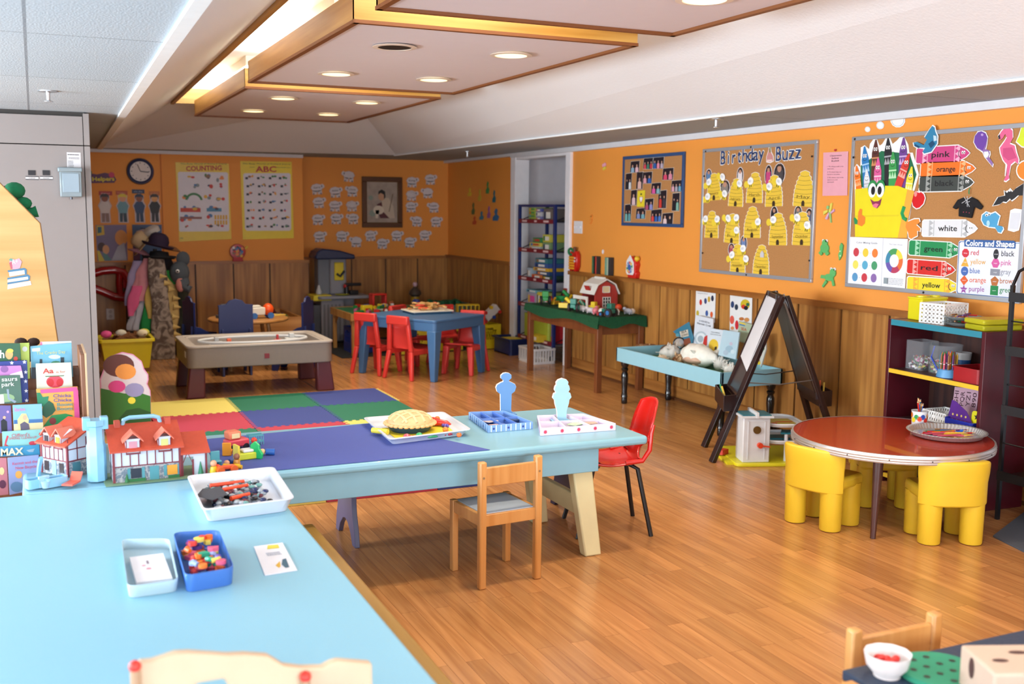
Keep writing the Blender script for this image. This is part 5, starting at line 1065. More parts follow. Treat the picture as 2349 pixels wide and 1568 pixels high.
crate('milk_crate', 'yellow crate half hidden behind the right leg of the blue table', 4.12, 10.86, .0, .3, .3, .27, 'D8BC1A', .008)
crate('milk_crate', 'yellow crate seen through the legs of the red chairs', 3.63, 10.72, .1, .33, .3, .25, 'E0D040', .008)
# toys piled in the corner
r = T('toy_bus', 'yellow toy school bus on the crates in the corner', 'toy bus', G(4.36, 10.85, .30, -.15)); YM = m('E0BC14', .35)
B(YM).bx(-.15, -.06, .02, .15, .06, .1).build('body', r, bev=.01)
b = B(YM); b.bx(-.1, -.055, .185, .15, .055, .2)
for x in (-.1, -.05, .0, .05, .1, .142): b.bx(x, -.055, .1, x+.01, .055, .19)
b.build('roof_and_pillars', r, bev=.004); B(YM).bx(-.2, -.05, .02, -.15, .05, .09).build('bonnet', r, bev=.01)
for x in (-.12, .1):
    for s in (-.06, .06): B(BLACK).cy((x, s-.01, .025), (x, s+.01, .025), .025, n=14).build('wheel', r)
r = T('white_toy_truck', 'white toy with coloured wheels lying on the bright yellow crate', 'toy', G(4.62, 10.82, .285, .0))
b = B(m('D8D4D2', .4)); b.X = Matrix.Rotation(-.7, 4, 'Y'); b.bx(0, -.05, .02, .2, .05, .11); b.build('body', r, bev=.008)
for i, c in enumerate(('C82A24','1F3F9A','E0B81E','C82A24')):
    a = .04+i*.045; b = B(m(c, .4)); b.X = Matrix.Rotation(-.7, 4, 'Y'); b.cy((a, -.06, .015 if i % 2 else .12), (a, -.03, .015 if i % 2 else .12), .02, n=12); b.build('wheel', r)
for x, y, z, s, c, l, nm in ((4.5,10.75,.29,.07,'A81E2A','dark red toy behind the white toy on the crate','red_toy'),(4.1,10.9,.29,.08,'D8C8C4','pale toy car under the yellow bus','pale_toy'),(3.98,11.4,.3,.1,'1A1E28','black toy pile left of the green storage box','black_toy'),(4.0,11.5,.42,.06,'3A4A9A','blue star-like toy behind the blue table','blue_toy'),(3.88,11.3,.38,.05,'D8B82A','small yellow toy left of the black pile','yellow_toy'),(4.44,10.7,.29,.04,'E0C020','little yellow ball in front of the bus','yellow_ball')):
    b = B(m(c, .5)); 
    for i in range(5): b.sp(random.uniform(-s, s)*.6, random.uniform(-s, s)*.4, s*(.5+random.uniform(0, .7)), s*random.uniform(.35, .6), n=8)
    b.bx(-s, -s*.6, 0, s, s*.6, s*.5); b.build(nm, fr=G(x, y, z), label=l, cat='toy')
r = T('storage_box', 'grey-green plastic storage box in the far corner', 'storage box', G(4.36, 11.5, .0)); b = B(m('5A8A84', .4)); b.bx(-.28, -.2, .0, .28, .2, .02); ringbox(b, -.28, -.2, .28, .2, .03, 0, .44, .012); ringbox(b, -.295, -.215, .295, .215, .035, .43, .45, .025); b.build('tub', r)
b = B(m('1A5A34', .8)); b.bx(-.26, -.18, .02, .26, .18, .42)
for i in range(14): b.sp(random.uniform(-.2, .2), random.uniform(-.14, .14), .45, .05, n=7, jit=.2)
b.build('toy_heap', fr=G(4.36, 11.5, .0), label='heap of dark green toys inside the grey-green box', cat='toys')
r = T('toy_lantern', 'domed toy with a pink knob at the back of the corner', 'toy', G(4.2, 12.1, .3)); B(m('4A4038', .4)).la([(.07,0),(.07,.05),(.05,.06),(.05,.2),(.08,.22),(.07,.26),(.03,.3),(.02,.31)], 16).build('body', r); B(m('C8A020', .3)).cy((0,0,.07),(0,0,.19), .054).build('yellow_window', r); B(m('D0A8B0')).sp(0, 0, .34, .03).build('knob', r)
B(m('24344A', .6)).bx(-.25, -.2, 0, .25, .2, .3).build('toy_chest', fr=G(4.15, 12.1), bev=.01, label='dark blue chest under the domed toy in the corner', cat='chest')
B(m('1E2A4A', .6)).bx(-.2, -.18, 0, .2, .18, .3).build('toy_chest', fr=G(3.95, 11.4), bev=.01, label='dark box under the black toy pile behind the blue table', cat='chest')

# ================================================================ blue table and red chairs
BT = m('3F6896', .45, var=.05); O = Vector((3.32, 9.365, 0)); a1 = math.atan2(.40, .66)
r = T('plastic_table', 'square blue plastic table with tapered legs, ringed by red chairs', 'table', G(3.32, 9.365, 0, a1))
HX, HYY = .385, .465
B(BT).pr(rrect(-HX, -HYY, HX, HYY, .03), .535, .56).build('tabletop', r, bev=.006)
b = B(BT); ringbox(b, -HX+.004, -HYY+.004, HX-.004, HYY-.004, .03, .455, .54, .02); b.build('apron', r, bev=.006)
for sx in (-1, 1):
    for sy in (-1, 1):
        cxx, cyy = sx*(HX-.05), sy*(HYY-.05)
        B(BT).add([(cxx+dx*(.05 if z else .026)+(0 if z else sx*.03), cyy+dy*(.05 if z else .026)+(0 if z else sy*.02), z) for z in (0, .46) for dx, dy in ((-1,-1),(1,-1),(1,1),(-1,1))], [(0,3,2,1),(4,5,6,7),(0,1,5,4),(1,2,6,5),(2,3,7,6),(3,0,4,7)]).build('leg', r, bev=.008)
RC = m('D43A34', .4, var=.04)
def redchair(x, y, rz, lab, mt=RC, s=1.0):
    """stackable resin chair, back at local -y"""
    r = T('resin_chair', lab, 'chair', G(x, y, 0, rz), 'red plastic stacking chairs round the blue table')
    if mt is RC and 'rc' in globals() and rc_proto: 
        D.objects.remove(r); return copy(rc_proto[0], G(x, y, 0, rz), lab)
    # back loop: outer frame with opening
    def bk(u, z): return (u, -.14-.06*max(0, z-.28)/.3, z)
    o = []
    b = B(mt)
    top, wt, wb = .58, .12, .155
    for sgn in (-1, 1):
        p = [(sgn*(wb+.03), -.2, 0), (sgn*wb, -.165, .26), (sgn*(wt+.005), -.19, .56)]
        q = [(sgn*(wb-.005), -.2, 0), (sgn*(wb-.045), -.165, .26), (sgn*(wt-.035), -.19, .56)]
        for i in range(2):
            A, C2, Bq, Dq = p[i], p[i+1], q[i], q[i+1]; t = .022
            b.add([A, C2, Dq, Bq]+[(v[0], v[1]+t*1.6, v[2]) for v in (A, C2, Dq, Bq)], [(0,1,2,3),(7,6,5,4),(0,4,5,1),(1,5,6,2),(2,6,7,3),(3,7,4,0)])
    b.bx(-wt-.008, -.20, .505, wt+.008, -.16, .585); b.build('back_frame', r, bev=.01)
    def seatf(u, v):
        x_ = (u-.5)*(.235+.03*v); s_ = v
        if s_ < .45: t = s_/.45; return (x_*(.85+.15*t), -.135+.02*t+.02*math.cos((u-.5)*PI), .50-.21*t**.9)
        t = (s_-.45)/.55; return (x_*1.08, -.115+.27*t, .285-.02*math.sin(t*PI)+.008*t)
    b = B(mt); b.gr(seatf, 9, 16); oo = b.build('seat_shell', r, sm=70); sd = oo.modifiers.new('s', 'SOLIDIFY'); sd.thickness = .014; sd.offset = 0
    for sgn in (-1, 1):
        b = B(mt); b.add([(sgn*.125+dx*(.03 if z else .02)+(0 if z else sgn*.02), .135+dy*(.028 if z else .018)+(0 if z else .025), z) for z in (0, .27) for dx, dy in ((-1,-1),(1,-1),(1,1),(-1,1))], [(0,3,2,1),(4,5,6,7),(0,1,5,4),(1,2,6,5),(2,3,7,6),(3,0,4,7)]); b.build('front_leg', r, bev=.008)
        b = B(mt); b.bx(sgn*.135-.012, -.16, .225, sgn*.135+.012, .15, .275); b.build('side_rail', r, bev=.008)
    rc_proto.append(r); return r
rc_proto = []; rc = 1
A90 = a1-PI/2
redchair(2.93, 9.53, a1-PI/2+.05, 'red resin chair at the left end of the blue table, farthest to the left')
redchair(3.13, 9.14, a1-PI/2-.02, 'red resin chair at the near left side of the blue table')
redchair(3.70, 9.22, a1+PI/2+.2, 'red resin chair at the near right of the blue table, under the table edge')
redchair(3.78, 9.80, a1+PI-.4, 'red resin chair on the far side of the blue table')
redchair(3.42, 9.95, a1+PI+.1, 'red resin chair mostly hidden behind the wooden pieces tray')
r = T('puzzle_tray', 'white tray with a blue base on the blue table', 'tray', G(3.42, 9.5, .561, a1-.5)); B(m('1F4A6A', .4)).pr(rrect(-.2, -.15, .2, .15, .02), 0, .018).build('blue_base', r); B(m('DCD2C0', .5)).pr(rrect(-.215, -.165, .215, .165, .02), .018, .03).build('white_top', r, bev=.003)
random.seed(5)
for i in range(46):
    c = random.choice(('C89A5A','D0A468','B8844A','C89A5A','CFA870','D8502A')) if i > 3 else 'D0402A'
    fr = G(3.42+random.gauss(0, .08), 9.5+random.gauss(0, .06), .592+random.uniform(0, .05), random.uniform(0, 3)); b = B(m(c, .6)); b.X = Matrix.Rotation(random.uniform(-.5, .5), 4, 'X')
    w_ = random.uniform(.02, .05); b.bx(-w_, -.012, 0, w_, .012, .018) if i % 2 else b.pr([(-w_,-.01),(w_,-.01),(w_*.6,.02),(0,.03),(-w_*.6,.02)], 0, .014)
    b.build('wooden_piece', fr=fr, bev=.002, label='small wooden play piece heaped in the white tray on the blue table', cat='wooden piece', group='wooden pieces heaped in the tray on the blue table')
# ================================================================ rack of games in front of the alcove
NAVY = m('1A2A66', .35, var=.04); MRN = m('7A1A28', .45)
fr = G(4.95, 9.93, 0); r = T('wire_rack', 'tall dark blue rack of games with red shelf fronts in the doorway', 'rack', fr)
ZS = [.18, .535, .816, 1.12, 1.426]
for x in (-.16, .17):
    for y in (-.43, .42): B(NAVY).bx(x-.015, y-.018, .06, x+.015, y+.018, 1.61).build('post', r, bev=.003)
B(NAVY).bx(-.17, -.43, 1.585, .17, .42, 1.61).build('top_shelf', r)
for z in ZS:
    b = B(m('3A3E50', .4)); b.bx(-.15, -.42, z, .16, .41, z+.008); s = b.build('shelf', r)
    B(MRN).bx(-.178, -.415, z-.012, -.165, .405, z+.03).build('shelf_front', s)
    b = B(m('D8B8B8', .5)); 
    for y0 in (.2, -.04, -.32): b.bx(-.18, y0, z, -.1785, y0+(.12 if y0 != -.04 else .06), z+.02)
    b.build('price_strip', s, sm=0)
    for y in (-.43, .42): B(m('14182A', .4)).beam((-.16, y, z+.01), (.16, y, z+.14), .008, .008).build('side_brace', s)
for y in (-.40, .38): B(m('18181C', .4)).cy((-.16, y-.015, .03), (-.16, y+.015, .03), .035, n=14).build('castor', r)
def gbox(lab, y, z, w, h, c, d=.22, cat='game box', x=-.02, rz=0, nm='game_box', c2=None):
    r2 = T(nm, lab, cat, G(4.95+x, 9.93+y, z+.009, rz)); B(m(c, .5)).bx(-d/2, -w/2, 0, d/2, w/2, h).build('carton', r2, bev=.002)
    b = B(m(c2 or 'E4E0D8', .5)); b.bx(-d/2-.001, -w*.3, h*.25, -d/2, w*.2, h*.75); b.mt(m(random.choice(PC))).bx(-d/2-.0015, w*.22, h*.2, -d/2, w*.4, h*.8); b.build('cover_print', r2, sm=0)
# top shelf
for i in range(4): gbox('yellow-green game box at the left of the top rack shelf, %s of the stack' % ('bottom', 'second', 'third', 'top')[i], .17, ZS[4]+i*.036, .17, .033, 'A8B838', c2='3A8A4A')
gbox('lilac box right of the yellow-green stack on the top rack shelf', .02, ZS[4], .12, .05, '8A84B8'); gbox('white box on the lilac one on the top rack shelf', .02, ZS[4]+.051, .13, .045, 'C9C6CC'); gbox('blue-purple box at the top of its stack on the top rack shelf', .02, ZS[4]+.098, .12, .035, '5A60A8')
gbox('grey carton at the right of the top rack shelf', -.2, ZS[4], .2, .13, '6E6460')
# second
gbox('white game box lowest left on the fourth rack shelf', .12, ZS[3], .26, .04, 'C8CCC8'); gbox('pale yellow game box above the white one', .09, ZS[3]+.041, .28, .04, 'D8C85A', c2='C8543A'); gbox('green and red game box on the yellow one', .05, ZS[3]+.082, .2, .05, '3A8A4A', c2='B83A2A'); gbox('green-grey game box standing right on the fourth rack shelf', -.18, ZS[3], .18, .09, '7A9A6A'); gbox('yellow fronted game box above the green-grey one', -.18, ZS[3]+.092, .18, .08, 'C8C04A')
# third
gbox('pale blue upright box at the left of the third rack shelf', .24, ZS[2], .1, .11, 'A8B8C4'); gbox('orange game box in the middle of the third rack shelf', .05, ZS[2], .24, .05, 'D87A3A'); gbox('dark blue puzzle box above the orange one', -.1, ZS[2]+.051, .3, .04, '2A4A7A'); gbox('yellow game box above the dark blue puzzle box', -.05, ZS[2]+.092, .36, .035, 'E0B030'); gbox('purple-blue game box above the yellow one', -.05, ZS[2]+.128, .3, .045, '3A5A9A'); gbox('teal game box topmost on the third rack shelf', -.06, ZS[2]+.174, .28, .05, '3A7A84'); gbox('dark green box low right on the third rack shelf', -.2, ZS[2], .2, .05, '2A4A3A')
# second from floor
gbox('clear and pink storage box on the second rack shelf', .16, ZS[1], .22, .13, 'A8A0B4', c2='D84A9A'); gbox('light blue lid on the clear storage box', .16, ZS[1]+.131, .28, .03, '7AB8C8'); gbox('yellow box beside the clear storage box', -.02, ZS[1], .12, .15, 'D8C84A'); gbox('olive green box at the right of the second rack shelf', -.2, ZS[1], .2, .16, '8A9A4A')
r = T('plastic_basket', 'lime green basket on the lowest rack shelf', 'basket', G(4.93, 9.95, .19)); b = B(m('A8B83A', .5)); ringbox(b, -.13, -.3, .13, .3, .03, 0, .26, .01); b.bx(-.12, -.29, 0, .12, .29, .01); b.build('basket_shell', r)
for x, y, c, l in ((4.93,10.1,'1F5FA8','blue toy in the lime green basket'),(4.9,9.85,'B8643A','brown toy ball in the lime green basket')): B(m(c, .5)).sp(0, 0, .0, .09, n=12).build('toy_ball', fr=G(x, y, .40), label=l, cat='toy')
gbox('red, blue and black picture box standing right on the lowest rack shelf', -.36, ZS[0], .1, .32, 'C02430', c2='2A5AA8')
gbox('yellow box lying at the front of the lowest rack shelf', -.15, ZS[0], .2, .07, 'E0C030', .1, x=-.2)
for y, z, l, c in ((-.52,1.14,'upright picture box seen at the right side of the rack, upper','6FA8A0'),(-.52,.84,'upright picture box with a fox seen at the right side of the rack','C8784A')): gbox(l, y, z, .02, .24, c, .22, x=.06)
# bin and basket on the floor
r = T('storage_bin', 'dark blue plastic bin on the floor left of the green table', 'bin', G(4.70, 10.34)); b = B(m('14245A', .4)); ringbox(b, -.12, -.22, .12, .22, .03, 0, .17, .012); b.bx(-.12, -.21, 0, .11, .21, .012); ringbox(b, -.14, -.24, .14, .24, .03, .16, .175, .022); b.build('tub', r)
B(m('D8C02A')).bx(-.08, -.1, .015, .08, .1, .165).build('yellow_toy', fr=G(4.70, 10.34), label='yellow thing inside the dark blue bin', cat='toy')
r = T('laundry_basket', 'white slatted basket on the floor under the rack', 'basket', G(4.66, 9.62)); WP = m('D4D2D4', .4); b = B(WP)
for s in (-1, 1):
    for i in range(12): y = -.17+i*.031; b.bx(s*.12-.003, y-.006, .02, s*.12+.003, y+.006, .14)
    for i in range(8): x = -.11+i*.0315; b.bx(x-.006, s*.18-.003, .02, x+.006, s*.18+.003, .14)
ringbox(b, -.13, -.19, .13, .19, .02, .135, .155, .015); ringbox(b, -.122, -.182, .122, .182, .02, 0, .025, .008); b.bx(-.12, -.18, 0, .12, .18, .008); b.build('basket_shell', r)

# ================================================================ turf-covered farm table
r = T('farm_table', 'brown wooden table covered with green artificial turf', 'table', G(4.555, 8.44)); BRW = wood('brown_paint', '6A3A1E', '7E4826', 'Z', 1, .4)
B(BRW).bx(-.22, -.69, .60, .21, .69, .625).build('tabletop', r); b = B(BRW); b.bx(-.22, -.69, .50, -.2, .69, .6).bx(.18, -.69, .5, .2, .69, .6).bx(-.2, -.69, .5, .18, -.67, .6).bx(-.2, .67, .5, .18, .69, .6); b.build('apron', r)
for x in (-.235, .175):
    for y in (-.70, .65): B(BRW).bx(x, y, 0, x+.05, y+.05, .6).build('leg', r, bev=.003)
TURF = m('0A4A2A', .95, var=.5, sc=90, bump=1)
b = B(TURF); W, L = .245, .735; rt = random.Random(2)
def skirt(x0, y0, x1, y1, n):
    for i in range(n):
        a, c = i/n, (i+1)/n; d0, d1 = .575-.02*math.sin(a*9+x0*5)+.0, .575-.02*math.sin(c*9+x0*5)
        nx, ny = (y1-y0), -(x1-x0); ln = math.hypot(nx, ny); nx, ny = nx/ln*.012, ny/ln*.012
        p = (x0+(x1-x0)*a, y0+(y1-y0)*a); q = (x0+(x1-x0)*c, y0+(y1-y0)*c)
        b.add([(p[0],p[1],.655),(q[0],q[1],.655),(q[0]+nx,q[1]+ny,d1),(p[0]+nx,p[1]+ny,d0),(p[0]-nx,p[1]-ny,.64),(q[0]-nx,q[1]-ny,.64),(q[0],q[1],d1),(p[0],p[1],d0)], [(0,1,2,3),(7,6,5,4),(3,2,6,7)])
b.bx(-W, -L, .626, W-.02, L, .655); skirt(-W, -L, W-.02, -L, 8); skirt(W-.02, -L, W-.02, L, 24); skirt(W-.02, L, -W, L, 8); skirt(-W, L, -W, -L, 24)
rnd = random.Random(9)
for i in range(2600):
    if i < 1500: x, y, z = rnd.uniform(-W, W-.02), rnd.uniform(-L, L), .655; dx, dy, dz = rnd.uniform(-.006, .006), rnd.uniform(-.006, .006), .011
    elif i < 2200: x, y, z = -W-.006, rnd.uniform(-L, L), rnd.uniform(.57, .655); dx, dy, dz = -.009, rnd.uniform(-.005, .005), .002
    else: x, y, z = rnd.uniform(-W, W-.02), -L-.006, rnd.uniform(.57, .655); dx, dy, dz = rnd.uniform(-.005, .005), -.009, .002
    b.add([(x-.0015, y, z), (x+.0015, y+.0015, z), (x+dx, y+dy, z+dz)], [(0, 1, 2)])
tag(b.build('turf_cloth', fr=G(4.555, 8.44), sm=0), 'green artificial turf draped over the brown table', 'turf cloth')
TZ = .668
def FT(px, py): return F(px, py, TZ+.03)
# barn
p = F(1398, 693, TZ); fr = G(4.60, 8.22, TZ, 0)
r = T('toy_barn', 'red and white toy barn at the back of the green turf table', 'toy barn', fr); BWH = m('DEDAD2', .4); BRD = m('A8322C', .45)
prof = [(-.115,.0),(.115,0),(.115,.15),(.085,.22),(0,.265),(-.085,.22),(-.115,.15)]
b = B(BRD); b.X = Matrix.Rotation(PI/2, 4, 'X'); b.pr(prof, .115, .125); b.build('gable_wall', r); b = B(BRD); b.X = Matrix.Rotation(PI/2, 4, 'X'); b.pr(prof, -.12, -.11); b.build('gable_wall', r)
B(BRD).bx(.105, -.12, 0, .115, .115, .15).build('back_wall', r)
b = B(BWH)
for (x0, z0), (x1, z1) in (((-.13,.145),(-.09,.228)),((-.09,.228),(0,.275)),((0,.275),(.09,.228)),((.09,.228),(.13,.145))):
    b.add([(x0,-.14,z0),(x1,-.14,z1),(x1,.13,z1),(x0,.13,z0),(x0,-.14,z0+.01),(x1,-.14,z1+.01),(x1,.13,z1+.01),(x0,.13,z0+.01)], [(0,3,2,1),(4,5,6,7),(0,1,5,4),(1,2,6,5),(2,3,7,6),(3,0,4,7)])
b.build('roof', r); B(BWH).cy((0, -.09, .285), (0, .08, .285), .012).build('handle', r)
b = B(m('B01E22', .4)); b.X = Matrix.Translation((-.1125, -.0, .19)) @ Matrix.Rotation(-.44, 4, 'Y'); b.bx(-.012, -.05, -.03, -.008, .04, .035); b.build('roof_hatch', r)
f2 = Fr((0, -.1255, 0), (1, 0, 0), (0, 0, 1))
b = B(BWH); b.bx(-.04, -.13, .16, .035, -.125, .165).bx(-.04, -.13, .215, .035, -.125, .22).bx(-.04, -.13, .16, -.035, -.125, .22).bx(.03, -.13, .16, .035, -.125, .22)
for x in (-.035, -.01, .015, .04): b.bx(x-.003, -.13, .0, x+.003, -.125, .12)
for z in (.0, .03, .06, .09, .118): b.bx(-.038, -.13, z, .043, -.125, z+.005)
b.build('window_and_door_trim', r); B(m('D8C49A')).bx(-.034, -.1275, .165, .03, -.1252, .215).build('hayloft_panel', r, sm=0); B(m('1A1A1E')).bx(-.035, -.127, .005, .04, -.1252, .118).build('doorway', r, sm=0)
for i in range(9): B(m('8A2420')).bx(-.1+i*.025, -.1262, .0, -.098+i*.025, -.1252, .15+(.05 if 2 < i < 7 else 0)).build('plank_line', r, sm=0)
for y in (-.12, .12): B(BWH).bx(-.2, y-.008, 0, -.185, y+.008, .13).build('fence_post', r)
B(BWH).bx(-.197, -.12, .1, -.19, .12, .13).build('fence_rail', r); b = B(m('C8B49A')); b.beam((-.194, -.11, .01), (-.194, 0, .1), .006, .004).beam((-.194, .11, .01), (-.194, 0, .1), .006, .004); b.build('gate_brace', r)
random.seed(21)
def tractor(px, py, c, wc, rz, lab, s=1.0):
    p = FT(px, py); r = T('toy_tractor', lab, 'toy tractor', G(p.x, p.y, TZ, rz)); b = B(m(c, .35)); b.bx(-.055*s, -.022*s, .03*s, .05*s, .022*s, .06*s).bx(-.05*s, -.025*s, .06*s, -.005*s, .025*s, .105*s); b.build('body', r, bev=.004*s)
    for x, R_ in ((-.03, .034), (.04, .02)):
        for sd in (-1, 1): w_ = B(m('18181C', .6)).cy((x*s, sd*.025*s, R_*s), (x*s, sd*.043*s, R_*s), R_*s, n=16).build('wheel', r); B(m(wc, .4)).cy((x*s, sd*.0435*s, R_*s), (x*s, sd*.045*s, R_*s), R_*s*.5, n=10).build('hub', w_)
    return r
tractor(1250, 690, '1E8A3C', 'E0C82A', 1.2, 'bright green toy tractor at the left end of the turf table', 1.2)
tractor(1395, 718, '1E6A5A', '2A6AA8', 1.9, 'dark green toy tractor with blue wheels at the front of the turf table', 1.1)
tractor(1318, 706, '1E7A6A', '2A9A8A', .8, 'teal toy tractor with a big black wheel in the middle of the pile', 1.1)
tractor(1305, 680, '8A1E1E', '2A2A2A', .2, 'dark red and black toy tractor behind the yellow digger', 1.1)
def lump(nm, px, py, c, lab, kind=0, s=.03, cat='toy'):
    p = FT(px, py); fr = G(max(4.37, min(p.x, 4.70)), max(7.76, min(9.1, p.y)), TZ, random.uniform(0, 3)); b = B(m(c, .4)); s *= 1.25
    if kind == 0: b.sp(0, 0, s*.7, s*1.25, s*.75, s*.65, 10); b.sp(s*1.1, 0, s*1.15, s*.5, s*.42, s*.42, 8); [b.cy((x, y, 0), (x, y, s*.6), s*.16, n=6) for x in (-s*.7, s*.7) for y in (-s*.35, s*.35)]
    elif kind == 1: b.bx(-s, -s*.5, s*.3, s, s*.5, s*1.1).bx(-s*.5, -s*.45, s*1.1, s*.4, s*.45, s*1.8); [b.cy((x, y-.004, s*.35), (x, y+.004, s*.35), s*.38, n=10) for x in (-s*.65, s*.65) for y in (-s*.55, s*.55)]
    elif kind == 2: b.bx(-s*1.2, -s*.6, 0, s*1.2, s*.6, s*.8); b.cy((-s*.8, 0, s*.8), (s*.2, 0, s*1.6), s*.3)
    else: b.sp(0, 0, s*.9, s*.9, n=12)
    return b.build(nm, fr=fr, bev=.002 if kind in (1, 2) else 0, sm=50, label=lab, cat=cat)
for a in [('toy_digger',1273,690,'E0B428','orange-yellow toy right of the green tractor',2,.03),('toy_car',1262,685,'D85A24','small orange toy between green tractor and yellow digger',1,.025),('toy_cow',1280,708,'D0CCCC','white toy animal at the front left of the pile',0,.032),('toy_sheep',1293,712,'C4BCC0','white toy animal right beside the front-left one',0,.03),('toy_block',1290,694,'1F4FA8','small dark blue toy piece',2,.02),('toy_digger',1300,698,'E8C81E','yellow toy digger in the left half of the pile',2,.045),('toy_digger',1318,686,'E0BC1E','yellow toy loader arm behind the teal tractor',2,.035),
          ('toy_wagon',1320,678,'1E9A4A','green toy wagon tipped up before the barn fence',2,.05),('toy_car',1322,694,'E85A24','orange toy in the middle of the pile',2,.028),('toy_car',1333,702,'1E9A7A','turquoise toy piece in the middle of the pile',2,.04),('toy_pig',1340,713,'D87A84','pink toy pig near the front edge',0,.035),('toy_cow',1344,698,'B4A8A0','grey toy animal by the barn fence post',0,.025),('toy_digger',1362,706,'E0C01E','yellow toy truck left of the white ball',1,.038),('toy_ball',1372,716,'D8D8D0','white round toy at the front edge',3,.028),
          ('toy_car',1385,702,'C8281E','red toy car in front of the barn doors',1,.035),('toy_loader',1408,702,'D83A24','red-orange toy loader right of the red car',2,.04),('toy_cow',1424,716,'D4D4D4','white and grey toy cow right of the blue-wheeled tractor',0,.034),('toy_cow',1441,712,'B8BCCC','pale toy animal second from the right end',0,.03),('toy_digger',1434,702,'E0C82A','yellow toy at the right end of the pile',2,.032),('toy_ball',1452,704,'E04A24','orange ball at the right end',3,.028),('toy_ball',1463,714,'D8C8B8','cream round toy, last on the right',3,.022),('toy_pig',1357,700,'C86A74','pink toy piece behind the yellow truck',0,.025),('toy_pig',1420,700,'C8B0B4','pale pink toy ball beside the red loader',3,.024),('toy_stone',1304,688,'8A5A2A','brown toy piece on the left',2,.025),('toy_car',1350,716,'A01E24','dark red toy half under the pink pig',2,.03)]:
    lump(a[0], a[1], a[2], a[3], a[4]+' on the turf table', a[5], a[6])

# ================================================================ shell table
r = T('display_table', 'light blue tray table with turned black legs, full of seashells', 'table', G(4.52, 6.58)); LBL = m('8FC0D0', .45, var=.03)
b = B(LBL); X0, X1, Y0, Y1 = -.27, .25, -.72, .72
b.bx(X0, Y0, .345, X0+.018, Y1, .455).bx(X1-.018, Y0, .345, X1, Y1, .455).bx(X0, Y0, .345, X1, Y0+.018, .455).bx(X0, Y1-.018, .345, X1, Y1, .455); b.build('tray_sides', r, bev=.002)
B(m('3F7A4A', .6)).bx(X0+.018, Y0+.018, .36, X1-.018, Y1-.018, .375).build('green_tray_bottom', r)
for x in (X0+.05, X1-.05):
    for y in (Y0+.06, Y1-.06): B(m('121216', .2, coat=.4)).la([(.022,0),(.026,.01),(.024,.05),(.028,.055),(.026,.065),(.022,.1),(.026,.16),(.03,.2),(.028,.24),(.02,.262),(.028,.275),(.03,.285),(.022,.295),(.03,.31),(.034,.33),(.034,.36)], 18, (x, y)).build('leg', r)
SZ = .376
def SF(px, py, z=SZ+.03, rz=0): p = F(px, py, z); return G(p.x, p.y, SZ, rz)
def shell(lab, px, py, L, R_, c, rz, spikes=0, nm='seashell', flat=1, c2=None):
    R_ *= 1.2; fr = SF(px, py, SZ+R_*.6, rz); r = T(nm, lab, 'seashell', fr); b = B(c if not isinstance(c, str) else m(c, .6, var=.2, sc=25, bump=.4)); rs = random.Random(px)
    N = 15; path = []; rad = []
    for i in range(N):
        t = i/(N-1); path.append((-L/2+L*t, 0, R_*.72*flat)); rad.append(R_*(max(.05, math.sin(PI*min(1, t*1.15+.02))**.6)*(1-.45*t))*(1+.09*math.sin(i*2.4)))
    b.tu(path, rad, 14)
    for i in range(spikes):
        a = rs.uniform(.1, 2.9); t = rs.uniform(.15, .75); rr = R_*.8; x = -L/2+L*t
        b.cy((x, rr*.7*math.cos(a), R_*.72+rr*.6*math.sin(a)), (x, rr*1.5*math.cos(a), R_*.72+rr*1.35*math.sin(a)), R_*.16, .002, 6)
    b.build('body', r, sm=60)
    b = B(m(c2 or 'D0A890', .4)); b.sp(-L*.12, -R_*.55, R_*.5, L*.24, R_*.35, R_*.3, 10); b.build('opening', r); return r
SPOT = spot_mat('speckled_shell', '7A4A24', 'D0B088', 28)
b = B(SPOT); 
for i in range(12): a = PI*i/12; b.tu([(0, 0, .02), (.08*math.cos(a), .07*math.sin(a)*.8, .05), (.125*math.cos(a), .11*math.sin(a), .005)], [.015, .03, .018], 6)
b.sp(0, .02, .02, .12, .09, .05, 14); b.build('seashell', fr=SF(1482, 800, SZ+.04, 0), sm=60, label='brown speckled fan-shaped shell at the left end of the shell table', cat='seashell')
b = B(m('5A4A40', .5)); b.sp(0, 0, .07, .09, .06, .05, 12); b.build('seashell', fr=SF(1537, 800, SZ+.08), sm=60, label='dark open shell behind the magnifying glass', cat='seashell')
shell('large pale grey conch left of the middle', 1532, 812, .2, .07, 'CFC9C0', 2.3, 7)
shell('cream pointed shell low in front of the pale conch', 1520, 828, .16, .045, 'CDBBA0', .8, 3)
shell('orange and white speckled conch at the front edge', 1558, 826, .15, .05, SPOT, 2.6, 8)
shell('huge white conch lying across the middle of the tray', 1612, 822, .42, .095, 'ECE6DA', -1.35, 5)
shell('white spiky shell beside the easel tray', 1655, 838, .13, .05, 'D0CCC4', .5, 22)
shell('white spiky shell nearest the easel', 1672, 852, .12, .05, 'D8D4CC', 1.6, 22)
shell('flat cream shell lying in front of the white conch', 1598, 838, .09, .022, 'CDB694', .3, 0)
shell('small white shell chip at the front edge', 1622, 836, .07, .014, 'DAD4C8', .1, 0)
shell('small grey spiral shell beside the white conch', 1652, 828, .06, .03, 'A8A094', .6, 0)
shell('small pink shell left of the big white conch', 1570, 806, .08, .035, 'C8A8A0', 2.0, 2)
p = F(1558, 787, .50); r = T('magnifying_glass', 'black-rimmed magnifying glass leaning on the shells', 'magnifying glass', Fr(p, (.9, -.45, .1), (.1, .1, .99)))
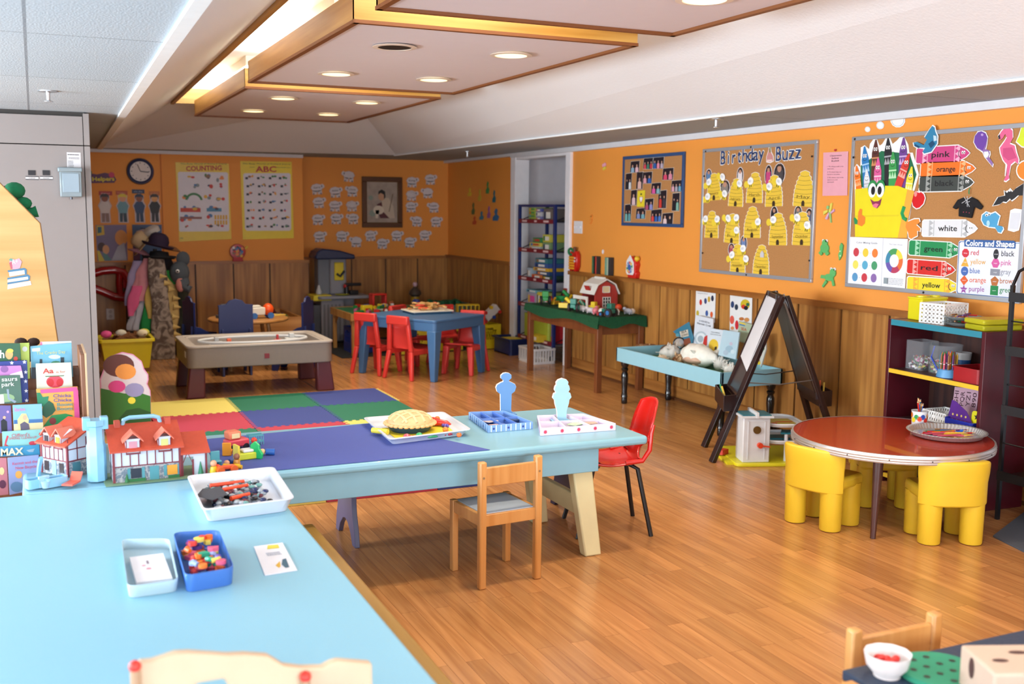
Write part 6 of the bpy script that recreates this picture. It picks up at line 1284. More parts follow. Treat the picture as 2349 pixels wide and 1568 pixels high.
B(m('16161A', .3)).tu([(.045*math.cos(a), .045*math.sin(a), 0) for a in [i*PI/10 for i in range(21)]], .006, 8).build('rim', r); B(m('DDE6EA', .05, tr=.9)).ci(0, 0, .042, -.002, .002, 20).build('lens', r); B(m('16161A')).cy((-.04, -.03, 0), (-.13, -.07, -.02), .009).build('handle', r)
def bookat(lab, poly_px, x, c, extra, tilt=0, th=.012, nm='picture_book', cat='book', title=None):
    """book leaning on the wall: corners as photo pixels on the plane x"""
    cx = sum(q[0] for q in poly_px)/4; cy = sum(q[1] for q in poly_px)/4
    fr = RW(cx, cy, 0, x); q = fr.uvs(poly_px); r = T(nm, lab, cat, fr)
    B(m(c, .4)).pr(q, 0, th).build('cover', r, bev=.002)
    if extra:
        b = B()
        for cc, pts in extra: b.mt(m(cc, .4)); b.pl(fr.uvs(pts), th+.0006+.0002*extra.index((cc, pts)))
        b.build('cover_print', r, sm=0)
    if title:
        b = B(m(title[0], .4))
        for s, a0, a1_, h in title[1]: b.tx(s, *fr.uv(*a0), *fr.uv(*a1_), h, th+.003, 0)
        b.build('title', r, sm=0)
    return r, fr
bookat('sheet of drawn children pinned behind the books, left one', [(1597,664),(1642,668),(1640,740),(1595,740)], XR-.026, 'E4E4E4', [(c, circ(x, y, 3.2, 8, 7)) for x, y, c in ((1608,693,'C83A2A'),(1619,690,'3A4A7A'),(1627,686,'C8A23A'),(1635,684,'28304A'),(1601,718,'C8B03A'),(1622,718,'3A5A9A'),(1633,721,'D85A2A'))], th=.002, nm='wall_sheet', cat='poster', title=('8A8A92', [('Going to school', (1601, 672.5), (1624, 675), .009)]))
bookat('sheet of drawn children pinned behind the books, right one', [(1675,674),(1726,680),(1724,768),(1674,760)], XR-.026, 'E0E0DE', [(c, pts) for c, pts in [('C8B02A', pc(1710,698,11,12,12)),('C83A2A', pc(1706,703,5)),('2A6A4A', pc(1716,698,4)),('1A1E2A', pc(1712,706,5)),('28406A', pc(1681,698,4,10,8)),('2A3A4A', pc(1690,704,4,10,7)),('D85A4A', pc(1680,733,5,10,10)),('C82A34', pc(1691,745,4,10,11)),('B8703A', pc(1702,731,6,10,4)),('C8884A', pc(1714,733,6,10,5)),('D88A5A', pc(1681,752,4,10,4))]], th=.002, nm='wall_sheet', cat='poster')
bookat('teal picture book of the sea leaning at the left of the books', [(1546,760),(1582,738),(1592,775),(1588,795)], XR-.10, '3A7A94', [('D8CCB8', [(1562,760),(1581,755),(1583,770),(1565,774)]), ('8A4A34', [(1560,781),(1585,774),(1588,786),(1570,792)]), ('5A9AA8', pc(1557,768,4))], title=('2A2A34', [('SEA', (1566, 765), (1579, 761.5), .02), ('SONG', (1567, 772), (1582, 768), .018)]))
bookat('white book about a hermit crab house', [(1598,722),(1638,731),(1636,800),(1592,792)], XR-.08, 'DADEE6', [('B8C4CC', pc(1611,776,15,16,17)), ('E4E8EC', pc(1611,776,11,14,13)), ('A8B4BC', pc(1610,777,7,12,8)), ('C83A34', [(1619,772),(1626,768),(1625,790),(1617,800),(1615,790)])], title=('4A4E58', [('A HOUSE for', (1607, 736.5), (1632, 742), .013), ('Hermit Crab', (1603, 742.5), (1634, 749.5), .016)]))
bookat('white book with a yellow dome on its cover', [(1632,752),(1662,757),(1656,815),(1626,806)], XR-.13, 'D4DCE4', [('E0BC3A', pc(1640,791,11,14,14)), ('1E2430', [(1643,795),(1648,794),(1647,801),(1642,802)])], title=('5A6068', [('DISCOVERING', (1635, 762), (1655, 765), .009), ('WHAT A MOUSE CAN', (1633, 766.5), (1657, 770), .008)]))
bookat('pale blue book with soft bubbles, in front of the others', [(1662,756),(1699,762),(1690,824),(1650,814)], XR-.18, 'B4CCD8', [('9AB4C4', pc(1676,800,9,12,8)), ('C8D8E0', pc(1684,806,5)), ('A8B8C8', pc(1668,808,6)), ('C4B8C8', pc(1680,788,4))])
bookat('green-grey book standing behind the easel', [(1698,736),(1728,744),(1726,790),(1694,782)], XR-.06, 'A8B498', [('E0C040', [(1699,738),(1714,742),(1713,745),(1699,741)]), ('4A7AA8', [(1699,742),(1712,745),(1712,748),(1699,745)])], title=('D0562A', [('SEA', (1703, 756), (1716, 759), .022)]))
bookat('dark-edged picture book with red and green at the right end of the shell table', [(1738,768),(1758,762),(1760,800),(1748,842)], XR-.12, 'C8C8C0', [('2F8A4A', [(1752,772),(1757,768),(1757,800),(1751,808)]), ('C83A44', pc(1746,806,6,10,12)), ('D8C03A', pc(1744,832,4))])
B(m('2F6A9A', .5)).pr(rrect(-.09, -.05, .07, .05, .02), 0, .02).build('blue_saucer', fr=SF(1735, 845, SZ+.01), label='flat blue thing in the right corner of the shell table', cat='dish')

# ================================================================ easel
DKW = wood('dark_wood', '1C0F12', '321C1A', 'Z', 1, .35)
ap = Vector((4.235, 5.24, 1.03)); ap2 = Vector((4.43, 5.60, 1.03))
lf, lf2 = Vector((3.785, 5.29, .0)), Vector((3.985, 5.665, 0)); rf, rf2 = Vector((4.66, 5.13, 0)), Vector((4.79, 5.50, 0))
r = T('easel', 'dark wooden A-shaped painting easel in front of the shell table', 'easel', G(4.3, 5.4)); O3 = Vector((4.3, 5.4, 0))
def P3(a, b2, t): return a+(b2-a)*t-O3
for a, c in ((ap, lf), (ap2, lf2), (ap+Vector((.03, 0, 0)), rf), (ap2+Vector((.03, 0, 0)), rf2)): B(DKW).beam(P3(a, c, 0), P3(a, c, 1), .028, .045, (0, 1, 0)).build('leg', r, bev=.003)
for a, c, d_, e_ in ((ap, lf, ap2, lf2), (ap, rf, ap2, rf2)):
    for t in (.02, .62): B(DKW).beam(P3(a, c, t), P3(d_, e_, t), .03, .045).build('crossbar', r)
    sgn = -1 if c is lf else 1; nrm = (c-a).cross(d_-a).normalized(); nrm = nrm if nrm.x*sgn > 0 else -nrm
    q = [P3(a, c, .04)-nrm*.004, P3(d_, e_, .04)-nrm*.004, P3(d_, e_, .64)-nrm*.004, P3(a, c, .64)-nrm*.004]
    B(m('2E1C20', .3, var=.5, sc=12) if sgn < 0 else m('5A4636', .4)).add(q+[v+nrm*.012 for v in q], [(0,1,2,3),(7,6,5,4),(0,4,5,1),(1,5,6,2),(2,6,7,3),(3,7,4,0)]).build('painting_board', r)
    q = [P3(a, c, .03)+nrm*.012, P3(d_, e_, .03)+nrm*.012, P3(d_, e_, .42)+nrm*.012, P3(a, c, .46)+nrm*.02]
    B(m('D8D8DC', .6)).add(q+[v+nrm*.002 for v in q], [(0,1,2,3),(7,6,5,4),(0,4,5,1),(1,5,6,2),(2,6,7,3),(3,7,4,0)]).build('paper_sheet', r)
    for t in (.15, .85): 
        v = P3(a, c, .02).lerp(P3(d_, e_, .02), t); B(m('8A8C90', .3, .8)).tu([v+Vector((.0, 0, .02)), v+Vector((sgn*.02, 0, .03)), v+nrm*.02-Vector((0, 0, .03))], .004, 6).build('clip', r)
    # tray
    c0 = P3(a, c, .66); c1 = P3(d_, e_, .66); out = Vector((sgn*.09, 0, 0)); b = B(DKW)
    def pan(p, q, z0, z1, t=.006): b.beam(p+Vector((0, 0, (z0+z1)/2)), q+Vector((0, 0, (z0+z1)/2)), t, abs(z1-z0))
    pan(c0+out, c1+out, -.03, .07); pan(c0, c1, -.03, .04); pan(c0, c0+out, -.03, .07); pan(c1, c1+out, -.03, .07)
    q = [c0, c1, c1+out, c0+out]; b.add([v+Vector((0, 0, -.03)) for v in q]+[v+Vector((0, 0, -.024)) for v in q], [(0,1,2,3),(7,6,5,4),(0,4,5,1),(1,5,6,2),(2,6,7,3),(3,7,4,0)])
    b.build('paint_tray', r)
for a, c, d_ in ((ap, lf, rf), (ap2, lf2, rf2)):
    s0, s1 = P3(a, c, .52), P3(a, d_, .52); B(m('8A8A8C', .3, .9)).tu([s0, s0.lerp(s1, .5)-Vector((0, 0, .02)), s1], .004, 6).build('chain', r)
for i, (c, sg) in enumerate((('C8A03A', 1), ('C8542A', 1), ('C8C4BC', 1), ('D8B23A', -1), ('2A8A5A', -1))):
    base = (ap+(rf-ap)*.66).lerp(ap2+(rf2-ap2)*.66, .15+.2*(i % 3)) if sg > 0 else (ap+(lf-ap)*.66).lerp(ap2+(lf2-ap2)*.66, .2+.2*(i-3)); base = base+Vector((sg*.045, 0, -.02)); B(m(c, .5)).cy((0, 0, 0), (sg*.03, .03, .13), .006, n=8).build('paint_brush', fr=Fr(base, (1, 0, 0), (0, 1, 0)), label='%s brush in the easel tray on the %s side' % (('ochre', 'orange', 'white', 'yellow', 'green')[i], 'wall' if sg > 0 else 'window'), cat='brush')

# ================================================================ toy garage
p = F(1722, 1060); r = T('toy_garage', 'toy parking garage with a white lift tower on a yellow base', 'toy garage', G(4.0, 5.16, 0, -.35)); GW = m('D8D8DA', .35); GY = m('D8CC1E', .4)
B(GY).pr(rrect(-.13, -.08, .42, .42, .04), 0, .02).build('base', r, bev=.004); B(GY).bx(-.17, -.02, 0, -.13, .3, .015).build('base_ramp', r)
B(GW).bx(-.085, -.05, .02, .085, .1, .30).build('lift_tower', r, bev=.006); b = B(GW); b.bx(-.1, -.065, .3, .1, .115, .312).bx(-.01, -.07, .3, .005, .12, .335); b.build('tower_roof', r)
b = B(m('1F6A7A', .4)); b.bx(-.09, -.05, .3125, -.015, .1, .318).bx(.01, -.05, .3125, .09, .1, .318); b.build('roof_panels', r)
B(m('8A6A3A', .2, .8)).cy((.0, -.051, .225), (.0, -.06, .225), .024, n=20).build('bell', r); k = B(m('D8401A', .4)).cy((.02, -.05, .13), (.02, -.075, .13), .017, n=12).beam((.02, -.07, .13), (.08, -.07, .122), .012, .008).build('crank', r)
b = B(GW); b.bx(-.055, -.053, .04, -.05, -.05, .28).bx(.05, -.053, .04, .055, -.05, .28).bx(-.055, -.053, .275, .055, -.05, .28); b.build('door_moulding', r)
for z, n_ in ((.13, 'lower_deck'), (.235, 'upper_deck')):
    b = B(GW); b.pr(rrect(.085, -.03, .37 if z < .2 else .32, .3, .08), z, z+.008); o = rrect(.085, -.03, .37 if z < .2 else .32, .3, .08); b.tu([(u, v, z+.014) for u, v in o]+[(o[0][0], o[0][1], z+.014)], .008, 6); d0 = b.build(n_, r)
B(m('1F7080', .4)).pr([(.16,-.02),(.3,-.03),(.4,.0),(.42,.06),(.36,.1),(.28,.06),(.2,.08)], .19, .2).build('ramp_turn', r); B(m('1F7080', .4)).bx(.1, .05, .14, .25, .16, .15).build('parking_pad', r); b = B(m('B8A84A', .4)); b.pl([(.12,0),(.28,0),(.28,.2),(.12,.2)], .2445); b.mt('C8402A').ci(.14, .05, .02, .2446, .246).rc(.16, .08, .27, .1, .2462); b.build('deck_print', r, sm=0)
for x, y, z in ((.2,-.01,.2),(.27,.02,.2),(.36,.05,.19),(.26,.1,.13),(.34,.2,.13)): B(GW).cy((x, y, .02), (x, y, z), .012).build('pillar', r)
B(m('1E8A4A', .4)).bx(.31, -.04, .02, .41, .05, .1).build('pump_house', r, bev=.006); b = B(m('D8321E', .4)); b.cy((.36, -.06, .05), (.36, -.045, .05), .04, n=16); [b.bx(.33+i*.016, -.1, .02, .338+i*.016, -.05, .028) for i in range(4)]; b.build('turntable', r)
B(m('C8B81E', .4)).bx(.2, -.09, 0, .44, -.05, .022).build('front_ramp', r, bev=.004)
B(m('C83A24', .4)).bx(-.035, -.02, .0, .035, .02, .03).cy((-.02, -.024, .01), (-.02, .024, .01), .01).build('toy_car', fr=G(3.93, 5.38, .021, .4), label='tiny orange and blue toy behind the white lift tower', cat='toy car')

# ================================================================ round red table, its things and yellow chairs
c0 = F(2044, 997, .43); RX, RYd = .487, .50; DZ = -.0415
r = T('round_table', 'round red-topped children\'s table with a ribbed metal edge', 'table', G(c0.x, c0.y))
B(m('A8321E', .22, var=.12, sc=40, coat=.35)).la([(.001,.4135),(RX-.004,.4135),(RX-.004,.43),(.001,.43)], 64).build('tabletop', r)
B(m('D4D0D0', .35, .7, var=.02)).la([(r_, z_+DZ) for r_, z_ in [(RX-.004,.43),(RX+.004,.432),(RX+.006,.438),(RX+.004,.442),(RX+.007,.448),(RX+.004,.454),(RX+.007,.46),(RX+.004,.466),(RX+.003,.473),(RX-.006,.4735)]], 64, cap=False).build('metal_edge', r)
for a in range(16): q = 2*PI*a/16; B(BLACK).sp((RX+.008)*math.cos(q), (RX+.008)*math.sin(q), .409, .003, n=6).build('rivet', r)
for a in (-2.49, -.92, .65, 2.22): x, y = math.cos(a), math.sin(a); B(m('4A2A26', .35)).cy((x*.36, y*.36, .414), (x*.41, y*.41, 0), .026, .013, 14).build('leg', r)
TT = .433
p = F(2108, 975, TT); r = T('pencil_cup', 'white cup with coloured balloons, full of pencils', 'cup', G(p.x, p.y, TT)); B(m('DEDEE0', .3)).la([(.001,0),(.036,0),(.038,.003),(.041,.078),(.043,.08),(.039,.08),(.036,.006),(.001,.006)], 28, cap=False).build('cup', r)
for i, c in enumerate(('E0701A','E8C81E','1E8A44','D8442A','2A4AA0','D83A2A','E0901E','E8D83A','C8281E')):
    a = -3.6+i*.42; z = .058-.016*(i % 2)-.01*abs(math.sin(i)); b = B(m(c, .3)); R_ = .0415; q = []
    for k in range(12): t = 2*PI*k/12; aa = a+math.cos(t)*.30; q.append((R_*math.cos(aa), R_*math.sin(aa), z+math.sin(t)*.014))
    b.add(q, [tuple(range(12))]); b.build('balloon_print', r, sm=0)
random.seed(31)
PCOL = [('C8281E','red'),('E07A1E','orange'),('1E6A8A','teal'),('8A5A2A','brown'),('2A6ACE','light blue'),('E0B43A','yellow'),('5A2A6A','purple'),('2A8A4A','green'),('C8506A','pink')]
def pencil(fr, L, c, lab, grp):
    r2 = T('pencil', lab, 'pencil', fr, grp); B(m(c, .35)).cy((0, 0, 0), (0, 0, L*.88), .0042, n=6).build('shaft', r2); B(m('D0A878')).cy((0, 0, L*.88), (0, 0, L*.97), .0042, .0014, 6).build('wood_tip', r2); B(m(c)).cy((0, 0, L*.97), (0, 0, L), .0014, .0004, 6).build('lead', r2); return r2
for i in range(16):
    a = random.uniform(0, 6.28); t = random.uniform(.1, .32); c, n_ = PCOL[i % 9]
    ey = Vector((math.cos(a)*math.sin(t), math.sin(a)*math.sin(t), math.cos(t))); o = Vector((p.x-math.cos(a)*.012, p.y-math.sin(a)*.012, TT+.008)); ex = Vector((-math.sin(a), math.cos(a), 0)); z = ey; x = ex; y = z.cross(x)
    pencil(Fr(o, x, y), random.uniform(.11, .145), c, '%s pencil standing in the balloon cup' % n_, '%s pencils in the balloon cup' % n_)
p = F(2171, 999, TT); r = T('tray', 'round silver platter with a rippled rim on the red table', 'tray', G(p.x, p.y, TT)); SIL = m('E0E0E2', .22, .75, var=.02); R0 = .19
b = B(SIL)
def plt(u, v):
    a = 2*PI*u; k = 1+.012*math.sin(64*a) if .25 < v < .9 else 1
    rr, z = ((.001, .002), (.16, .002), (.168, .005), (.18, .026), (.19, .03), (.194, .027))[min(5, int(v*5.01))]; return (rr*k*math.cos(a), rr*k*math.sin(a), z)
b.gr(plt, 256, 6, wrap=True); b.build('platter', r, sm=60)
for i in range(30):
    c, n_ = PCOL[(i*4) % 9]; a = -.35+random.uniform(-.35, .35); rr = random.uniform(0, .1); th = random.uniform(0, 6.28); L = random.uniform(.12, .17)
    o = Vector((p.x+rr*math.cos(th)-L/2*math.cos(a), p.y+rr*math.sin(th)*.7-L/2*math.sin(a), TT+.0075+.005*(i//10))); z = Vector((math.cos(a), math.sin(a), .01)).normalized(); y = Vector((0, 0, 1)); x = y.cross(z).normalized(); y = z.cross(x)
    pencil(Fr(o, x, y), L, c, '%s pencil lying on the silver platter' % n_, '%s pencils lying on the silver platter' % n_)
YEL = m('E0B92E', .38, var=.03)
def ychair(x, y, rz, lab):
    """chunky moulded chair, back towards local -y"""
    if yc: return copy(yc[0], G(x, y, 0, rz), lab)
    r = T('plastic_chair', lab, 'chair', G(x, y, 0, rz), 'chunky yellow plastic chairs at the round table')
    B(YEL).pr(rrect(-.15, -.12, .15, .15, .04), .205, .265).build('seat', r, bev=.018, seg=3)
    b = B(YEL); N = 16; rows = []
    for j, (z, k, t) in enumerate(((.19, .99, .045), (.205, 1.0, .055), (.3, 1.0, .055), (.36, 1.03, .05), (.395, 1.04, .045), (.407, 1.03, .03))):
        out, inn = [], []
        for i in range(N+1):
            a = -2.70+2.26*i/N*1.0
            ro = .178*k; ri = ro-t; cy_ = .03; se = lambda q: math.copysign(abs(q)**.62, q); zz = z-(.03*max(0, abs(i/N-.5)*2-.85)/.15 if z > .35 else 0); out.append((ro*se(math.cos(a)), cy_+ro*se(math.sin(a))*.98, zz)); inn.append((ri*se(math.cos(a)), cy_+ri*se(math.sin(a))*.98, zz))
        rows.append(out+inn[::-1])
    M_ = len(rows[0]); vs = [v for rw in rows for v in rw]; fs = [(j*M_+i, j*M_+(i+1) % M_, (j+1)*M_+(i+1) % M_, (j+1)*M_+i) for j in range(len(rows)-1) for i in range(M_)]
    top = (len(rows)-1)*M_; fs += [(top+i, top+i+1, top+M_-2-i, top+M_-1-i) for i in range(N)]; fs += [(i+1, i, M_-1-i, M_-2-i) for i in range(N)]
    b.add(vs, fs); b.build('backrest', r, bev=.008, sm=60)
    for sx in (-1, 1):
        for sy in (-.075, .09): B(YEL).la([(.04,.0),(.05,.004),(.052,.01),(.055,.22)], 24, (sx*.1, sy)).build('leg', r)
    yc.append(r); return r
yc = []
ychair(3.545, 4.015, -1.28, 'yellow moulded chair at the left side of the round red table')
ychair(3.92, 3.585, -.41, 'yellow moulded chair at the near right side of the round red table')
ychair(4.11, 4.19, 2.6, 'yellow moulded chair behind the round red table, mostly hidden')

# ================================================================ bookshelf against the right wall
SA, SB = Vector((4.447, 4.553)), Vector((4.413, 3.84)); ang = math.atan2(SB.x-SA.x, -(SB.y-SA.y))
fr = Fr((SA.x, SA.y, 0), (SB.x-SA.x, SB.y-SA.y, 0), (-(SB.y-SA.y)*-1*-1, 0, 0) if 0 else Vector((0, 0, 1)).cross(Vector((SB.x-SA.x, SB.y-SA.y, 0)).normalized()))
# local: x runs right along the front, y runs into the wall, z up
fr.ey = Vector((0, 0, 1)).cross(fr.ex); fr.en = fr.ex.cross(fr.ey); BW_ = (SB-SA).length
r = T('bookshelf', 'dark red wooden bookshelf with teal and yellow shelf edges', 'bookshelf', fr); RM = m('4A0C18', .35, var=.1); STN = wood('stained_back', '1E1216', '4A2A22', 'Z', 1, .4)
for x in (0, BW_-.025): B(RM).bx(x, 0, 0, x+.025, .33, .95).build('side_panel', r, bev=.002)
B(STN).bx(.025, .31, .02, BW_-.025, .32, .94).build('back_panel', r)
ZSH = [.05, .375, .665]
TOPC = wood('shelf_top', '6A4028', '96603A', 'X', 1, .4)
s = B(TOPC).bx(.025, .01, .918, BW_-.025, .33, .948).build('top_board', r); B(m('2A8296', .4)).bx(.026, -.001, .917, BW_-.026, .011, .949).build('teal_edge', s)
for z in ZSH: s = B(m('3A1A1E', .5)).bx(.025, .012, z-.02, BW_-.025, .31, z).build('shelf', r); B(m('E0B42E', .4)).bx(.026, .0, z-.022, BW_-.026, .013, z+.001).build('yellow_edge', s)
def SFr(x, y, z, rz=0): o = fr.o+fr.ex*x+fr.ey*y; o.z = z; f = Fr(o, fr.ex, fr.ey).rot(rz); return f
FRS = fr
# top of the shelf
r = T('plastic_box', 'tall opaque yellow box with two studs on its lid', 'box', SFr(.10, .17, .949, 0)); B(m('DCD01E', .3)).bx(-.055, -.075, 0, .055, .11, .125).build('box', r, bev=.008); B(m('DCD01E', .3)).bx(-.058, -.078, .118, .058, .113, .13).build('lid', r, bev=.004)
for y in (-.03, .07): B(m('DCD01E', .3)).cy((0, y, .13), (0, y, .138), .028, n=20).build('stud', r)
r = T('plastic_basket', 'white perforated basket on top of the bookshelf', 'basket', SFr(.265, .15, .949, .15)); b = B(WHITE)
def holes(b, L, h, nx, nz, mk, skip=()):
    """wall with square holes as a lattice of strips"""
    for i in range(nx+1): a = -L/2+L*i/nx; mk(b, a-L/nx*.24, 0, a+L/nx*.24, h)
    for j in range(nz+1): z = h*j/nz; mk(b, -L/2, max(0, z-h/nz*.27), L/2, min(h, z+h/nz*.27))
for s_ in (-1, 1):
    holes(b, .15, .11, 6, 5, lambda b, a0, z0, a1, z1: b.bx(a0, s_*.1-.0015, z0, a1, s_*.1+.0015, z1)); holes(b, .2, .11, 8, 5, lambda b, a0, z0, a1, z1: b.bx(s_*.075-.0015, a0, z0, s_*.075+.0015, a1, z1))
b.bx(-.075, -.1, 0, .075, .1, .004); ringbox(b, -.08, -.105, .08, .105, .008, .102, .112, .01); b.build('basket_shell', r)
def crayons(cfr, n, R_, lab, grp, z0=0, seed=1, L=.07):
    rs = random.Random(seed)
    for i in range(n):
        c, nm = PCOL[rs.randrange(9)]; a = rs.uniform(0, 6.28); rr = R_*math.sqrt(rs.random()); q = rs.uniform(0, 3.14)
        o = cfr.o+cfr.ex*(rr*math.cos(a))+cfr.ey*(rr*math.sin(a)); f = G(o.x, o.y, o.z+z0+.006*(i % 4), q)
        B(m(c, .5)).cy((-L/2, 0, 0), (L/2*.8, 0, 0), .0045, n=6).cy((L/2*.8, 0, 0), (L/2, 0, 0), .0035, .0015, 6).build('crayon', fr=f, label='%s crayon %s' % (nm, lab), cat='crayon', group='%s crayons %s' % (nm, grp))
for k, z in enumerate((0, .032)):
    f = SFr(.43, .13, .949+z); B(m('B8C8CC', .1, tr=.5)).la([(.001,.002),(.075,.002),(.105,.018),(.108,.02),(.1,.022),(.074,.006),(.001,.006)], 30, cap=False).build('glass_plate', fr=f, sm=60, label='%s glass plate of crayons on top of the bookshelf' % ('lower', 'upper')[k], cat='plate')
    crayons(SFr(.43, .13, .949+z+.012), 12, .06, 'on the %s glass plate' % ('lower', 'upper')[k], 'on the %s glass plate' % ('lower', 'upper')[k], 0, 5+k)
r = T('pencil_box', 'clear yellow pencil box lying on the bookshelf', 'box', SFr(.615, .14, .949, -.12)); B(m('C8C42A', .15, tr=.35)).bx(-.075, -.11, 0, .075, .13, .03).build('base', r, bev=.008); B(m('D0CA30', .15, tr=.3)).bx(-.078, -.113, .032, .078, .133, .06).build('lid', r, bev=.008)
# middle shelf
CLR = m('D8DEE4', .05, var=0, al=.09)
Z2 = ZSH[2]+.001
r = T('square_tub', 'clear square tub of paper scraps on the middle shelf', 'tub', SFr(.11, .16, Z2)); b = B(CLR); ringbox(b, -.065, -.065, .065, .065, .012, 0, .165, .003); b.build('clear_wall', r)
r = T('round_tub', 'clear round tub of paper scraps beside the square one', 'tub', SFr(.265, .18, Z2)); B(CLR).la([(.085,0),(.09,.155),(.093,.16),(.087,.155),(.082,.003)], 32, cap=False).build('clear_wall', r)
r3 = B(m('2A4AC0', .4)).tu([(-.02,-.06,.15),(-.01,-.09,.09),(.05,-.1,.03),(.08,-.1,.01)], .004, 6).build('handle', r)
for nm, lab, cx_, w_, sd in (('paper_scraps', 'white and coloured paper scraps in the square tub', .11, .055, 1), ('paper_scraps', 'white and coloured paper scraps in the round tub', .265, .062, 2)):
    rs = random.Random(sd); b = B()
    for i in range(150):
        b.mt(rs.choice(('E0DEDE','E0DEDE','D8D4D8','C83A3A','D8C84A','4A8A5A','C86A9A'))); x, y, z = rs.uniform(-w_, w_)*.9, rs.uniform(-w_, w_)*.9, rs.uniform(.004, .07); X = Matrix.Translation((x, y, z)) @ Matrix.Rotation(rs.uniform(0, 3), 4, 'X') @ Matrix.Rotation(rs.uniform(0, 3), 4, 'Y'); b.X = X; b.rc(-.009, -.006, .009, .006, 0)
    b.build(nm, fr=SFr(cx_, .16 if cx_ < .2 else .18, Z2), sm=0, label=lab, cat='paper scraps', kind='stuff')
r = T('paper_cup', 'blue and white cup behind the crayon holder', 'cup', SFr(.33, .25, Z2)); B(m('2A5A94', .4)).la([(.001,0),(.035,0),(.038,.08),(.035,.082)], 20).build('lower_half', r); B(m('D8D8D8', .4)).la([(.038,.081),(.042,.12),(.037,.118),(.001,.1)], 20).build('upper_half', r)
r = T('crayon_holder', 'light blue round stand packed with upright crayons', 'holder', SFr(.385, .09, Z2)); B(m('5A94C4', .3)).la([(.001,0),(.062,0),(.06,.01),(.052,.04),(.045,.044),(.001,.044)], 28).build('stand', r)
rs = random.Random(8)
for i in range(34):
    c, nm = PCOL[rs.randrange(9)]; ring = i//12; a = i*.55+ring; rr = (.042, .028, .012)[ring]; f = SFr(.385+rr*math.cos(a), .09+rr*math.sin(a), Z2+.04+.006*ring, 0); b = B(m(c, .5)); b.cy((0, 0, 0), (0, 0, .078), .0055, n=8).cy((0, 0, .078), (0, 0, .09), .0045, .0018, 8); b.mt('D8D4D0').cy((0, 0, .03), (0, 0, .034), .0058, n=8)
    b.build('crayon', fr=f, label='%s crayon standing in the light blue holder' % nm, cat='crayon', group='%s crayons in the light blue holder' % nm)
r = T('plastic_tub', 'red plastic tub at the right of the middle shelf', 'tub', SFr(.565, .13, Z2)); b = B(m('A01E26', .3)); ringbox(b, -.095, -.1, .095, .1, .02, 0, .075, .004); b.bx(-.09, -.095, 0, .09, .095, .004); ringbox(b, -.099, -.104, .099, .104, .022, .07, .078, .008); b.build('tub_shell', r)
# lower shelf
Z1 = ZSH[1]+.001
r = T('plastic_basket', 'white slotted basket low on the bookshelf behind the red table', 'basket', SFr(.33, .14, Z1)); b = B(WHITE)
for s_ in (-1, 1): holes(b, .17, .09, 10, 3, lambda b, a0, z0, a1, z1: b.bx(a0, s_*.08-.0015, z0, a1, s_*.08+.0015, z1)); holes(b, .16, .09, 9, 3, lambda b, a0, z0, a1, z1: b.bx(s_*.085-.0015, a0, z0, s_*.085+.0015, a1, z1))
b.bx(-.085, -.08, 0, .085, .08, .003); b.build('basket_shell', r)
r = T('plastic_basket', 'blue basket of stencils low on the bookshelf', 'basket', SFr(.55, .10, Z1)); b = B(m('1E2E9A', .3)); ringbox(b, -.1, -.09, .1, .09, .02, 0, .085, .004); b.bx(-.095, -.085, 0, .095, .085, .004); b.build('basket_shell', r)
b = B(m('E0D23A')); [b.ci(-.07+.03*i, .04, .006, -.0915+0*.09, -.09) for i in range(0)]
r = T('letter_stencil', 'pink stencil sheet with letters and numbers', 'stencil', SFr(.44, .16, Z1+.03)); f2 = B(m('C8A0B0', .4)); f2.X = Matrix.Rotation(PI/2-.15, 4, 'X') @ Matrix.Rotation(.07, 4, 'Z'); f2.pr([(-.085,0),(.085,-.0),(.085,.2),(-.085,.2)], 0, .002); f2.build('sheet', r, sm=0)
b = B(m('4A2A34')); b.X = Matrix.Rotation(PI/2-.15, 4, 'X') @ Matrix.Rotation(.07, 4, 'Z')
for i, s_ in enumerate(('GHI', 'PQR', 'YZ1', '890')): b.tx(s_, -.05+i*.042, .1, -.05+i*.042, .18, .028, .003, .005)
b.build('cut_letters', r, sm=0)
r = T('purple_stencil', 'see-through purple stencil with a rounded corner', 'stencil', SFr(.52, .055, Z1+.05)); b = B(m('6A3A9A', .3, tr=.3)); b.X = Matrix.Rotation(PI/2-.1, 4, 'X'); b.pr([(-.09,-.02),(.07,-.05),(.09,-.03),(.085,.03),(.04,.08),(-.04,.12),(-.07,.125)], 0, .002); b.build('sheet', r, sm=0)
b = B(m('D8B86A')); b.X = Matrix.Rotation(PI/2-.1, 4, 'X'); [b.pl(circ(-.05+.03*(i % 4), .02+.03*(i//4), .007, 5), .003) for i in range(8)]; b.build('cut_shapes', r, sm=0)
b = B(m('D8D01E', .4)); b.X = Matrix.Rotation(PI/2-.1, 4, 'X'); b.pr(rrect(-.035, 0, .035, .09, .015), 0, .003); b.mt('1A1A1A').pl(star(0, .06, .02), .0035); b.build('yellow_stencil', fr=SFr(.62, .07, Z1+.05), sm=0, label='yellow stencil card with a black shape at the right of the blue basket', cat='stencil')
B(m('2A6A5A', .6)).sp(0, 0, .05, .06, .04, .05, 12).build('green_toy', fr=SFr(.56, .22, Z1+.08), label='dull green rounded thing behind the stencils', cat='toy'); B(m('4A7A9A', .6)).sp(0, 0, .04, .035, .03, .04, 12).build('blue_toy', fr=SFr(.62, .24, Z1+.13), label='blue rounded thing behind the stencils at the right', cat='toy')
